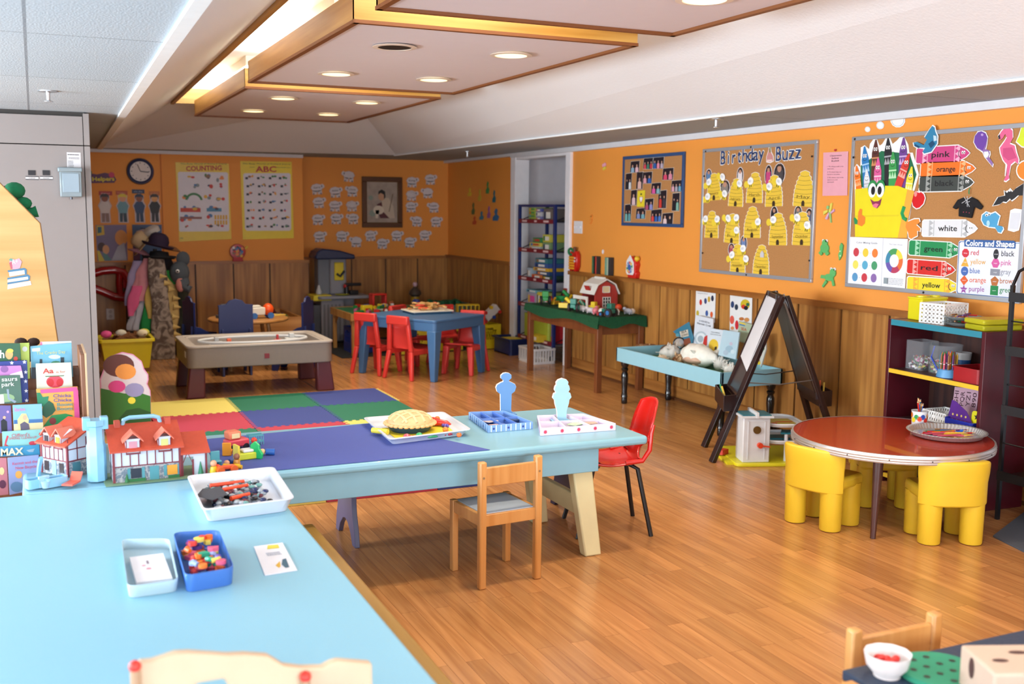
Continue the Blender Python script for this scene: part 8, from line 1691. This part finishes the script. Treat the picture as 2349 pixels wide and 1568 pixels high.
b.build('cut_holes', r, sm=0)

# ================================================================ dollhouse
RF = m('B8452C', .5, var=.12, sc=60, bump=.3); WW = m('C8CCD8', .4); TM = m('7A2A34', .5); ST = spot_mat('stone_print', '6A7480', 'A8A4A4', 60); TEAL = m('4A8A94', .5); LBH = m('86BCD8', .25, coat=.3)
def timber(b, L, z0, z1, n, w, y=-.0012):
    for i in range(n+1): u = L*i/n; b.bx(u-.0018, y-.001, z0, u+.0018, y, z1)
    for z in (z0, z1): b.bx(0, y-.001, z-.002, L, y, z+.002)
def half(r, L, D_, ze, zr, n, gable=True):
    """half of a folding house: front at local y=0 facing -y, length L, depth D_"""
    B(WW).bx(0, 0, .055, L, .004, ze).build('upper_wall', r); B(ST).bx(0, -.0005, 0, L, .004, .056).build('stone_wall', r)
    for u in (0, L-.004):
        b = B(WW); b.X = Matrix.Translation((u, 0, 0)) @ Matrix.Rotation(PI/2, 4, 'Z') @ Matrix.Rotation(PI/2, 4, 'X'); b.pr([(0,.055),(D_,.055),(D_,zr-.006),(D_*.9,zr-.006),(0,ze)], 0, .004); b.build('gable_wall', r)
        b = B(ST); b.bx(u-.0004, 0, 0, u+.0044, D_, .056); b.build('stone_wall', r)
    b = B(RF); b.X = Matrix.Rotation(PI/2, 4, 'Z') @ Matrix.Rotation(PI/2, 4, 'X'); b.pr([(-.018, ze-.012), (D_+.002, zr), (D_+.002, zr+.006), (-.018, ze-.006)], -.012, L+.012); b.build('roof', r)
    b = B(TM); timber(b, L, .058, ze-.002, n, .004); b.bx(-.002, -.003, 0, .006, .004, ze).bx(L-.006, -.003, 0, L+.002, .004, ze); b.build('timber_frame', r, sm=0)
def dormer(r, u, ze, w, h, dp, glass='C86A7A'):
    b = B(WW); b.bx(u-w/2, -.004, ze-.02, u+w/2, dp, ze+h*.55); b.build('dormer_wall', r)
    b = B(m('D8705A', .5)); b.X = Matrix.Rotation(PI/2, 4, 'X'); 
    b.pr([(u-w*.72, ze+h*.42), (u, ze+h), (u+w*.72, ze+h*.42), (u+w*.72, ze+h*.34), (u, ze+h*.9), (u-w*.72, ze+h*.34)], -dp-.01, .012); b.build('dormer_roof', r)
    B(m(glass, .3)).bx(u-w*.28, -.006, ze-.014, u+w*.28, -.004, ze+h*.4).build('dormer_window', r); b = B(TM); b.bx(u-w*.5, -.0062, ze-.02, u-w*.44, -.004, ze+h*.45).bx(u+w*.44, -.0062, ze-.02, u+w*.5, -.004, ze+h*.45).bx(u-w*.5, -.0062, ze-.024, u+w*.5, -.004, ze-.018); b.build('dormer_frame', r)
HZ = T0+.004
hp = F(262, 1111, HZ); a_ = math.atan2(-F(262,1111,HZ).y+F(420,1094,HZ).y, F(420,1094,HZ).x-hp.x)
r = T('dollhouse', 'right half of a toy house with an orange roof and light blue handle', 'dollhouse', G(hp.x, hp.y+.02, HZ, a_*.6)); L = .235
half(r, L, .13, .125, .185, 8); dormer(r, .07, .125, .05, .06, .05, 'C88A98'); dormer(r, .18, .125, .045, .06, .05, 'C8C87A')
for u, c in ((.078, '1A2030'), (.205, 'D8942A')): B(m(c, .4)).bx(u-.018, -.0022, .012, u+.018, -.001, .048).build('window_opening', r); b = B(TEAL); b.bx(u-.03, -.0026, .01, u-.02, -.001, .05).bx(u+.02, -.0026, .01, u+.03, -.001, .05); b.build('shutters', r)
B(TEAL).bx(.125, -.0024, .0, .158, -.001, .05).build('double_door', r); b = B(m('2A6A3A', .7)); b.bx(.05, -.006, 0, .11, -.001, .01).bx(.19, -.006, 0, .23, -.001, .01); b.cy((.045,-.004,0),(.045,-.004,.03),.008,.001,8); b.build('printed_bushes', r)
b = B(LBH); b.tu([(.05, .13, .185), (.055, .13, .205), (.075, .13, .212), (.16, .13, .212), (.18, .13, .205), (.185, .13, .185)], .008, 8); b.build('carrying_handle', r); B(m('B84A34')).bx(.02, .11, .17, .04, .14, .205).bx(.2, .11, .17, .22, .14, .205).build('chimneys', r)
# annex
r2 = T('dollhouse_garage', 'low orange-roofed annex at the right end of the toy house', 'dollhouse', G(hp.x+L*1.01, hp.y+.035, HZ, a_*.6)); b = B(WW); b.bx(0, .0, 0, .008, .09, .09).bx(.085, 0, 0, .093, .09, .09).bx(0, 0, .07, .093, .006, .09).bx(.045, 0, 0, .093, .006, .07); b.build('walls', r2)
b = B(RF); b.X = Matrix.Rotation(PI/2, 4, 'Z') @ Matrix.Rotation(PI/2, 4, 'X'); b.pr([(-.014,.082),(.1,.14),(.1,.146),(-.014,.088)], -.002, .105); b.build('roof', r2); b = B(TM); b.bx(0, -.003, 0, .008, 0, .09).bx(.088, -.003, 0, .095, 0, .09).bx(.04, -.003, 0, .046, 0, .06).beam((.008, -.0015, .05), (.022, -.0015, .085), .004, .002).beam((.04, -.0015, .05), (.025, -.0015, .085), .004, .002); b.build('timber_frame', r2, sm=0); B(m('2A7A5A')).cy((.07, -.004, 0), (.07, -.004, .05), .011, .001, 8).build('printed_tree', r2)
B(m('6E8A6A', .6)).bx(-.02, -.035, -.003, .36, .16, .0).build('baseboard_print', fr=G(hp.x-.01, hp.y+.025, HZ-.0005, a_*.6), label='printed green base under the right half of the toy house', cat='base')
# left half
lp = F(157, 1113, HZ); lq = F(97, 1082, HZ); a2 = math.atan2(lp.y-lq.y, lp.x-lq.x)
r = T('dollhouse', 'left half of the toy house, turned so its two dormers face left', 'dollhouse', G(lq.x, lq.y, HZ, -.95)); L = .15
half(r, L, .13, .125, .185, 6); dormer(r, .04, .125, .04, .055, .05, '2A2A34'); dormer(r, .105, .125, .04, .055, .05, 'A88A3A'); B(m('86BCD8', .4)).bx(.062, -.0024, 0, .085, -.001, .055).build('blue_door', r)
for u in (.03, .115): B(m('241A20', .4)).bx(u-.012, -.0022, .012, u+.012, -.001, .048).build('window_opening', r)
b = B(m('4A7A84', .5)); b.bx(L+.0002, .02, .005, L+.0008, .055, .05); b.build('side_door', r); b = B(TM); 
for v in (.0, .04, .08, .12): b.bx(L+.0004, v, .055, L+.0014, v+.004, .14)
b.bx(L+.0004, 0, .055, L+.0014, .13, .06).bx(L+.0004, 0, .1, L+.0014, .13, .104); b.build('side_timber', r, sm=0); b = B(m('D8D8E4', .4)); b.X = Matrix.Rotation(math.atan2(.06, .13), 4, 'X'); b.bx(.09, .06, .117+.02, .13, .11, .118+.02); b.build('white_skylight', r)
# hinge tower
tp = F(225, 1106, HZ); r = T('toy_tower', 'glossy light blue hinge tower between the two halves of the toy house', 'toy tower', G(tp.x, tp.y+.04, HZ)); B(LBH).la([(.034,0),(.034,.13),(.03,.14),(.03,.2),(.038,.205),(.038,.225),(.001,.225)], 8).build('tower', r); b = B(LBH)
for s in (-.03, .03): b.bx(s-.014, -.02, .19, s+.014, .02, .235)
b.build('hinge_caps', r, bev=.003)
for x, y, c, l, k in ((85,1110,'86BCD8','light blue toy bath tub left of the toy house',0),(105,1112,'A8C8DC','small pale toy sink beside the blue tub',1),(128,1106,'8ABCD8','light blue toy bed behind the tub',0),(163,1108,'E0604A','orange-red toy lounge chair by the hinge tower',2)):
    p = F(x, y, HZ+.01); b = B(m(c, .3, coat=.3)); 
    if k == 0: b.bx(-.035, -.02, 0, .035, .02, .008); ringbox(b, -.038, -.022, .038, .022, .01, .0, .032, .005)
    elif k == 1: b.cy((0, 0, 0), (0, 0, .025), .012, .018).bx(-.018, .01, 0, .018, .02, .04)
    else: b.bx(-.02, -.03, .008, .02, .03, .014).beam((0, .03, .012), (0, .05, .04), .04, .006)
    b.build('dollhouse_furniture', fr=G(p.x, p.y, HZ, .4 if k != 2 else -.5), label=l, cat='toy furniture')
b = B(LBH); b.tu([(*F(88,1095,HZ)[:2], HZ), (*F(90,1070,HZ+.05)[:2], HZ+.05), (*F(94,1050,HZ+.09)[:2], HZ+.09)], .008, 6); b.build('toy_slide', label='thin light blue toy pole at the left of the toy house', cat='toy')
# little toys on the blue mat
def mt_(nm, lab, px, py, fn, a=0, z=ZM): p = F(px, py, z+.02); r = T(nm, lab, 'toy', G(p.x, p.y, z, a)); fn(r); return r
def t_bus(r):
    B(m('D84A5A', .3)).bx(-.05, -.03, .012, .045, .03, .045).build('body', r, bev=.008); B(m('E87A5A', .3)).bx(-.045, -.028, .045, .01, .028, .08).build('cab', r, bev=.008)
    b = B(m('E8D8A8', .3)); b.bx(-.035, -.0295, .052, .0, -.0282, .072); b.build('window', r)
    for x in (-.03, .028):
        for s in (-.032, .026): B(m('181C28')).cy((x, s, .013), (x, s+.006, .013), .013, n=12).build('wheel', r)
mt_('toy_car', 'red toy camper behind the orange toy chair on the blue mat', 543, 1018, t_bus, .3)
mt_('toy_crib', 'turquoise toy crib at the back of the little toys', 585, 1008, lambda r: (B(m('5AA8B4', .3)).bx(-.03, -.015, .012, .03, .015, .018).build('base', r), [B(m('5AA8B4', .3)).bx(-.03+i*.01, s, .0, -.027+i*.01, s+.003, .04).build('bar', r) for i in range(7) for s in (-.017, .014)], B(m('5AA8B4', .3)).bx(-.032, -.018, .038, .032, -.013, .044).bx(-.032, .013, .038, .032, .018, .044).build('rail', r)), .1)
def t_chair(c): return lambda r: (B(m(c, .3)).bx(-.018, -.018, .015, .018, .018, .022).build('seat', r, bev=.003), B(m(c, .3)).bx(-.018, .014, .0, .018, .02, .055).build('back', r, bev=.003), [B(m(c, .3)).bx(x, y, 0, x+.005, y+.005, .015).build('leg', r) for x in (-.017, .012) for y in (-.017, .01)])
mt_('toy_chair', 'orange toy chair with a round dimple in front of the red camper', 522, 1032, t_chair('E8942A'), 2.8); mt_('toy_chair', 'turquoise toy chair nearest the toy house', 496, 1056, t_chair('5AA8B8'), .1)
mt_('toy_bed', 'white and yellow-green toy bed at the right of the little toys', 565, 1040, lambda r: (B(m('C8D03A', .3)).bx(-.04, -.025, .0, .04, .025, .028).build('frame', r, bev=.005), B(m('DCDCDC', .5)).bx(-.02, -.022, .028, .025, .022, .04).build('mattress', r, bev=.005), B(m('E8D24A', .3)).bx(-.045, -.026, 0, -.036, .026, .06).build('headboard', r)), .2)
mt_('toy_tree', 'bright green scalloped toy piece beside the toy bed', 584, 1040, lambda r: B(m('2AB86A', .3)).add([(0, v, w_) for v, w_ in ((-.03,.0),(-.035,.02),(-.02,.04),(-.02,.055),(0,.07),(.02,.055),(.02,.04),(.035,.02),(.03,0))]+[(.012, v, w_) for v, w_ in ((-.03,.0),(-.035,.02),(-.02,.04),(-.02,.055),(0,.07),(.02,.055),(.02,.04),(.035,.02),(.03,0))], [tuple(range(9))[::-1], tuple(range(9, 18))]+[(i, (i+1) % 9, 9+(i+1) % 9, 9+i) for i in range(9)]).build('leaf', r, bev=.002), .8)
def t_doll(c, h='E8B088', up=True):
    def fn(r):
        q = B(m(c, .3)); (q.la([(.001,0),(.014,0),(.015,.01),(.011,.028),(.001,.03)], 14) if up else q.cy((0, 0, .014), (.035, 0, .012), .013, .014, 12)); q.build('body', r)
        B(m(h, .4)).sp(*((0, 0, .04) if up else (-.014, 0, .014)), .0125, n=12).build('head', r)
    return fn
mt_('peg_doll', 'blue peg doll lying alone on the mat, right of the toys', 610, 1032, t_doll('2F62B0', 'E8C088', False), -.3)
for x, y, c, h, l, up in ((583,1020,'D8402A','D8402A','red peg doll behind the toy bed',True),(527,1057,'2A4A8A','D89A78','dark blue peg doll lying between the orange toys',False),(543,1058,'C88A34','8A5A44','peg doll with a brown head at the front',True),(490,1074,'E0C02A','E0A080','yellow peg doll at the front left corner',True)): mt_('peg_doll', l, x, y, t_doll(c, h, up), .5)
mt_('toy_ball', 'red ball beside the front-left yellow doll', 498, 1071, lambda r: B(m('E04A2A', .3)).sp(0, 0, .016, .016, n=14).build('ball', r)); mt_('toy_trike', 'orange toy tricycle at the front', 520, 1072, lambda r: (B(m('E8542A', .3)).bx(-.03, -.008, .014, .03, .008, .03).build('frame', r, bev=.004), [B(m('E8642A', .3)).cy((x, -.016, .014), (x, .016, .014), .014, n=12).build('wheel', r) for x in (-.026, .026)]), .2)
mt_('toy_plane', 'yellow toy plane at the front edge of the little toys', 535, 1066, lambda r: (B(m('E8BC1E', .3)).cy((-.04, 0, .014), (.035, 0, .014), .01, .008, 12).build('body', r), B(m('E8BC1E', .3)).bx(-.012, -.035, .012, .012, .035, .017).build('wing', r, bev=.002)), -.6)

# ================================================================ left side: partition fittings, book rack, panel, bins
PG2 = m('7A868C', .4, .2)
fr = BW(162, 420, 7.5, .0); q = fr.uv; r = T('suggestion_box', 'grey metal lock box mounted on the partition', 'box', fr)
B(PG2).bx(-.066, -.09, 0, .066, .08, .07).build('body', r, bev=.006); B(PG2).bx(-.075, .07, 0, .072, .1, .078).build('lid', r, bev=.006); B(m('8494A0', .35, .2)).bx(-.05, -.06, .07, .05, .062, .074).build('front_panel', r, bev=.004); B(m('4A4A50', .3, .8)).cy((0, -.105, .03), (0, -.09, .03), .008).build('lock', r)
fr = BW(169, 368, 7.5, .001); r = T('paper_notice', 'white printed notice above the grey lock box', 'sheet of paper', fr); q = fr.uvs([(153,349),(185,350),(186,386),(154,384)]); B(m('C6C2C4')).pr(q, 0, .001).build('paper', r, sm=0); b = B(m('3A3A40')); b.lines(-.035, .03, .035, .045, 1, .0016); b.lines(-.03, .008, .035, .022, 2, .0016); b.lines(-.035, -.045, .0, .0, 5, .0016); b.build('print', r, sm=0)
for x, l in ((73, 'left black square with a label strip under it, on the partition'), (106, 'right black square with a label strip under it, beside the lock box')):
    fr = BW(x, 396, 7.5, .001); r = T('door_label', l, 'label', fr); B(m('1C1A20')).pr([(-.022,-.016),(.022,-.016),(.022,.016),(-.022,.016)], 0, .002).build('black_square', r, sm=0); B(m('C0BCBC')).pr([(-.038,-.045),(.038,-.045),(.038,-.022),(-.038,-.022)], 0, .0008).build('strip', r, sm=0); b = B(m('24222A')); b.rc(-.038, -.027, .038, -.022, .0012); b.rc(-.038, -.045, .038, -.04, .0012); b.lines(-.02, -.038, .02, -.03, 1, .0012); b.build('print', r, sm=0)
# wooden side panel
MAP = wood('maple', 'C4924E', 'DDB274', 'X', .5, .4)
fr = Fr((0, 5.1, 0), (1, 0, 0), (0, 0, 1)); r = T('shelf_unit', 'maple shelf unit with a slanted corner at the left edge', 'shelf unit', fr)
B(MAP).pr([(-.62,0),(.16,0),(.074,.94),(.024,1.474),(-.127,1.646),(-.3,1.84),(-.62,1.84)], -.02, 0).build('side_panel', r, bev=.003)
B(m('7A5228', .5)).pr([(.163,0),(.077,.94),(.027,1.474),(-.127,1.65),(-.3,1.845),(-.62,1.845),(-.62,1.84),(-.3,1.84),(-.127,1.646),(.024,1.474),(.074,.94),(.16,0)], -.024, -.004).build('edge_band', r, sm=0)
for z in (.3, .7, 1.1, 1.45): B(MAP).bx(-.6, z, -.4, .05-(z > 1.2)*.09, z+.02, -.02).build('shelf', r)
fr = Fr((0, 5.1, 0), (1, 0, 0), (0, 0, 1)).at(42, 630, .001); r = T('book_sticker', 'sticker of an apple on three books on the maple panel', 'sticker', fr); q = fr.uvs
b = B(m('DCE4EC')); b.pl(q([(20,622),(56,618),(58,628),(22,634)]), .001); b.pl(q([(18,639),(66,633),(68,641),(17,647)]), .001); b.pl(q([(18,652),(70,644),(72,653),(17,663)]), .001); b.build('pages', r, sm=0)
b = B(m('4A7A9C')); b.pl(q([(17,620),(56,614),(61,618),(61,629),(57,630),(56,619),(19,624)]), .0014); b.pl(q([(17,637),(64,629),(69,633),(68,641),(65,641),(64,634),(17,641)]), .0014); b.pl(q([(17,648),(66,640),(68,643),(17,652)]), .0014); b.build('covers', r, sm=0)
b = B(m('C8A0B0')); b.pl(q([(25,617),(21,602),(25,593),(34,595),(44,592),(50,600),(46,614),(40,617)]), .0014); b.mt('B85A6A').pl(q([(25,617),(21,602),(27,600),(29,616)]), .0018); b.mt('6A9A8A').pl(q([(20,596),(24,592),(31,594),(27,599)]), .002); b.mt('F0ECF0').tx('A+', *fr.uv(28, 606), *fr.uv(42, 604), .022, .0022, .01); b.build('apple', r, sm=0)
# plush frog on the panel's slope
GPL = m('0A6A42', .95, bump=.5, sc=60)
fr = Fr((0, 5.2, 0), (1, 0, 0), (0, 0, 1)).at(30, 440, 0); r = T('plush_frog', 'green plush animal peeking over the slanted maple panel', 'plush toy', fr); q = fr.uv
u, v = q(33, 437); B(GPL).sp(u, v, 0, .045, .038, .05, 14).build('head', r); u, v = q(52, 466); B(GPL).sp(u, v, .0, .04, .03, .035, 12).build('paw', r); u, v = q(80, 487); B(GPL).tu([(q(55,475)[0], q(55,475)[1]-.02, -.01), (u-.01, v, 0), (u+.01, v+.005, 0)], [.02, .022, .026], 12).build('foot', r)
u, v = q(16, 440); B(m('4A2A1E', .95, bump=.4)).sp(u, v-.02, 0, .05, .05, .04, 12).tu([(u, v, 0), (q(34,470)[0], q(34,470)[1]-.02, 0)], .03, 10).build('brown_belly', r)
fr = Fr((0, 4.72, 0), (1, 0, 0), (0, 0, 1)).at(62, 785, 0); r = T('plush_bear', 'dark brown plush ears showing above the books', 'plush toy', fr); q = fr.uv; BP = m('2E1810', .95, bump=.4, sc=60)
for x in (48, 77): u, v = q(x, 784); B(BP).sp(u, v, 0, .025, .018, .02, 12).build('ear', r)
u, v = q(62, 800); B(BP).sp(u, v-.02, 0, .05, .035, .05, 12).build('head', r)
# book rack
BK = Fr((0, 4.4, 0), (1, 0, 0), (0, 0, 1))
r = T('book_rack', 'wooden book display rack with covers facing out', 'book rack', G(-.05, 4.45)); RWD = wood('rack_wood', '6A3E28', '8A5A3C', 'Z', 1, .4)
B(RWD).bx(.19, -.1, 0, .205, .22, .98).build('side_board', r, bev=.002); B(m('D8B48C', .4)).bx(.205, -.103, 0, .212, .223, .983).build('pale_edge', r); B(RWD).bx(-.5, .15, .0, .19, .17, .9).build('back_board', r)
for i in range(7): B(RWD).bx(-.5, -.1+.04*(6-i) if 0 else -.13+.04*i, .42+.075*i, .19, -.12+.04*i, .45+.075*i).build('tier', r)
def cover(lab, y, poly, c, extra=(), title=None, cat='book'):
    """a book facing out on the rack: four cover corners as pixels on the plane y"""
    pl = Fr((0, y, 0), (1, 0, 0), (0, 0, 1)); cx = sum(p[0] for p in poly)/len(poly); cy = sum(p[1] for p in poly)/len(poly); fr = pl.at(cx, cy, 0); r = T('picture_book', lab, cat, fr)
    B(m(c, .35)).pr(fr.uvs(poly), -.008, .0).build('cover', r, bev=.001)
    if extra:
        b = B()
        for k, (cc, pts) in enumerate(extra): b.mt(m(cc, .4)); b.pl(fr.uvs(pts), .0006+.0003*k)
        b.build('cover_art', r, sm=0)
    if title:
        b = B(m(title[0], .4))
        for t in title[1:]: b.tx(t[0], *fr.uv(*t[1]), *fr.uv(*t[2]), t[3], .004, t[4] if len(t) > 4 else .01)
        b.build('title', r, sm=0)
cover('pink-topped white book standing highest at the back of the rack', 4.58, [(92,784),(164,782),(165,800),(93,802)], 'DCE4EC', [('E0789A', [(92,784),(97,784),(97,794),(92,795)])])
cover('sky blue book titled The Cranky Day', 4.54, [(70,794),(164,786),(168,864),(72,868)], '6FB0CC', [('DCE4E8', [(73,799),(92,797),(92,805),(73,806)]), ('C8DCE8', pc(125,818,14,12,5)), ('24303A', [(91,823),(97,823),(97,836),(91,836)]), ('24303A', [(139,819),(147,819),(147,832),(139,832)]), ('4A8A6A', pc(128,834,12,12,7)), ('3A3A44', [(72,842),(84,842),(84,868),(72,868)])], ('D8D07A', ('The Cranky Day', (84, 813), (150, 809), .012, 0)))
cover('yellow-green book between the dark green and sky blue ones', 4.53, [(46,787),(67,786),(69,868),(50,870)], 'B8CC5A', [('D8D8D0', pc(57,800,6))])
cover('dark green book at the top left corner of the rack', 4.51, [(-20,787),(46,787),(49,830),(-20,832)], '2A5A3C', [('D8A868', pc(21,812,9,12,12)), ('C8C04A', pc(23,804,8,10,5)), ('B83A2A', pc(36,822,5))], ('E4E4E0', ('h', (0, 820), (10, 820), .03, .02)))
cover('navy book with white stars', 4.48, [(-20,830),(62,826),(66,922),(-20,926)], '2A3A86', [('E4E4EC', star_) for star_ in [[(x+(5 if i % 2 == 0 else 2.2)*math.sin(i*PI/5), y-(5 if i % 2 == 0 else 2.2)*math.cos(i*PI/5)) for i in range(10)] for x, y in ((27,832),(56,830),(59,853),(59,874),(60,896),(61,918))]])
cover('pink and lilac book in front of the navy star book', 4.46, [(-20,840),(48,838),(54,866),(-20,870)], 'C080C0', [('E8E0EC', [(22,858),(50,850),(54,866),(30,868)]), ('8A5A9A', pc(10,846,9,12,8))])
cover('cream book with a red apple and the words Aa is for', 4.47, [(82,834),(163,831),(167,889),(84,891)], 'E4E8D4', [('D8485A', pc(126,875,20,18,14)), ('C8242E', pc(116,877,8,12,9)), ('C8242E', pc(137,877,8,12,9)), ('4A6A3A', [(103,862),(148,860),(146,862),(105,864)])], ('C03A34', ('Aa', (98, 856), (123, 855), .02, .02), ('is for', (129, 855), (150, 854), .01, 0)))
cover('green book about dinosaurs in a park', 4.42, [(-20,862),(46,860),(51,924),(-20,927)], '4A6A5A', [('8AA87A', pc(12,912,22,12,10)), ('8A9AA8', [(15,892),(20,892),(22,912),(38,920),(34,924),(18,915)]), ('D8D0D8', [(-20,906),(8,904),(10,925),(-20,927)])], ('DCDCD4', ('saurs', (4, 874), (40, 872), .016, .01), ('park', (4, 886), (33, 884), .016, .01)))
cover('book with a palm tree titled Chicka Chicka Boom Boom', 4.40, [(83,892),(178,886),(184,978),(92,986)], 'E0A04A', [('D8508E', [(92,893),(176,887),(179,896),(94,902)]), ('D8508E', [(168,894),(179,894),(184,975),(172,978)]), ('1E7A54', [(84,900),(92,900),(98,910),(112,908),(108,930),(96,932),(86,925)]), ('145A3C', [(98,932),(112,918),(122,925),(128,940),(120,950),(106,958),(96,950)]), ('1E8A4A', [(94,985),(118,952),(150,948),(166,952),(170,980)]), ('8A2A2E', pc(121,965,8))], ('4A4A9A', ('Chicka', (122, 911), (163, 909.5), .013, .01), ('Chicka', (123, 921), (164, 919.5), .013, .01)))
cover('small strip of teal words below Chicka on the palm tree book', 4.395, [(130,925),(166,923),(167,941),(131,943)], 'E0A04A', (), ('1E8A94', ('Boom', (131, 931), (166, 929.5), .013, .01), ('Boom', (131, 940.5), (166, 939), .013, .01)), 'book panel')
cover('purple book with a figure in black at the left edge', 4.38, [(-20,930),(25,930),(28,992),(-20,994)], '6A5A96', [('1C1A24', [(2,965),(8,960),(16,966),(17,990),(3,990)]), ('D8A88A', pc(10,957,3.5)), ('C89AC8', pc(18,944,3))])
cover('light blue book titled Barbie in pink script, with a figure at a beach', 4.36, [(29,929),(96,926),(99,985),(32,990)], '7FB4D0', [('D8C89A', [(32,972),(99,968),(99,985),(32,990)]), ('3A6AA0', [(32,963),(98,960),(98,968),(32,972)]), ('E0CE8A', [(42,985),(40,962),(50,948),(60,948),(66,962),(64,980),(56,986)]), ('D8A888', pc(57,957,5,10,6)), ('5A5064', [(46,972),(56,966),(66,972),(68,984),(48,988)])], ('E07AA8', ('Barbie', (34, 943), (58, 941), .014, 0)))
cover("pale teal book titled Clifford's Spring Clean-Up", 4.33, [(5,990),(100,984),(103,1019),(6,1026)], '8AC0BE', [('C83A4A', [(12,1010),(16,998),(20,1000),(14,1018),(20,1023),(10,1022)]), ('C83A4A', pc(75,1016,9,12,5)), ('B82A34', pc(93,995,4))], ('C03A4A', ("Clifford's", (27, 1002), (68, 999), .013, .0), ('SPRING CLEAN-UP', (21, 1008), (84, 1004), .009, 0)))
cover('blue book with the word MAX in cream capitals', 4.30, [(-20,1026),(90,1020),(92,1043),(-20,1048)], '3A8AB0', [('8AA4B4', [(60,1032),(80,1028),(76,1036),(66,1036)])], ('E4D8B0', ('MAX', (2, 1044), (54, 1041), .026, .03)))
cover('lilac-blue book titled Kermit and the New Bicycle', 4.26, [(17,1050),(89,1043),(92,1120),(22,1135)], '8A94BE', [('D89A4A', pc(43,1088,8,12,9)), ('D89A4A', [(50,1096),(66,1088),(76,1090),(62,1100)]), ('5A7A9A', pc(38,1116,14,14,12)), ('6A8AA0', pc(70,1112,12,14,12))], ('C83A5A', ('Kermit and the', (29, 1066), (86, 1060), .011, 0), ('New Bicycle', (36, 1076), (84, 1071), .011, 0)))
cover('pinkish book cut off by the photo edge at the lowest rack tier', 4.27, [(-20,1052),(15,1050),(20,1134),(-20,1138)], 'B8707A', [('D8C08A', pc(4,1080,6,10,9)), ('5A2A44', pc(6,1110,8,10,10))])
fr = Fr((0, 7.62, 0), (1, 0, 0), (0, 0, 1)).at(290, 900, 0); q = fr.uvs; r = T('cutout_board', 'free-standing printed board with a green meadow and a pink scalloped edge', 'cut-out board', fr)
out = [(233,990),(231,900),(229,870),(240,840),(258,815),(280,807),(305,812),(325,828),(331,846),(340,858),(341,870),(338,880),(345,895),(346,908),(347,985)]
B(m('D088A8', .4)).pr(q(out), -.01, 0).build('pink_edge', r, sm=0); B(m('C8BCC0', .4)).pl(inset(q(out), .008), .0008).build('white_panel', r, sm=0)
b = B(m('2E6A22', .5)); b.pl(q([(232,988),(231,890),(250,894),(285,902),(320,900),(345,908),(346,985)]), .0014); b.mt('1C4A1A').pl(q([(262,972),(290,940),(318,935),(346,945),(346,985),(262,986)]), .0018); b.build('meadow', r, sm=0)
b = B(m('5A2A24', .5)); b.pl(q(pc(272,838,36,18,26)), .0014); b.mt('D88A3A').pl(q(pc(288,852,24,16,18)), .0018); b.mt('C8387A').pl(q(pc(268,886,20,14,14)), .0022); b.mt('8A84A8').pl(q(pc(308,894,22,14,16)), .0026); b.mt('D8C83A').pl(q(pc(302,918,9,10,8)), .003); b.build('color_shapes', r, sm=0)
B(m('8A6A44', .5)).bx(-.1, -.19-.31, -.16, .1, -.17-.31, -.01).build('stand_foot', r)
# yellow bin with toys behind it
r = T('toy_bin', 'yellow plastic bin heaped with toys behind the printed board', 'bin', G(.72, 10.2)); YB_ = m('D8C41E', .35)
b = B(YB_); b.add([(x*k, y*k, z) for z, k in ((0, .8), (.34, 1)) for x, y in ((-.22,-.2),(.22,-.2),(.22,.2),(-.22,.2))], [(0,3,2,1),(0,1,5,4),(1,2,6,5),(2,3,7,6),(3,0,4,7)]); ringbox(b, -.24, -.22, .24, .22, .03, .33, .36, .03); o = b.build('bin_shell', r, bev=.004)
random.seed(23)
b = B(m('7A4A22', .7)); b.bx(-.19, -.17, .05, .19, .17, .33); [b.beam((random.uniform(-.17, .12), random.uniform(-.15, .15), .34), (random.uniform(-.1, .19), random.uniform(-.15, .15), .36+random.uniform(0, .05)), .02, .015) for i in range(26)]; b.build('brown_toy_heap', fr=G(.72, 10.2), sm=0, label='heap of brown toys in the yellow bin', cat='toys')
for x, y, c, l in ((.55,10.1,'D84A8A','pink toy at the left of the yellow bin'),(.68,10.15,'C8C0B0','striped pale toy in the yellow bin'),(.88,10.15,'C8C04A','yellow-green toy at the right of the yellow bin'),(.86,10.1,'D8C8A8','cream toy ear sticking out of the yellow bin')):
    B(m(c, .6)).sp(0, 0, .03, .05, .03, .035, 10).build('small_toy', fr=G(x, y, .37), label=l, cat='toy')
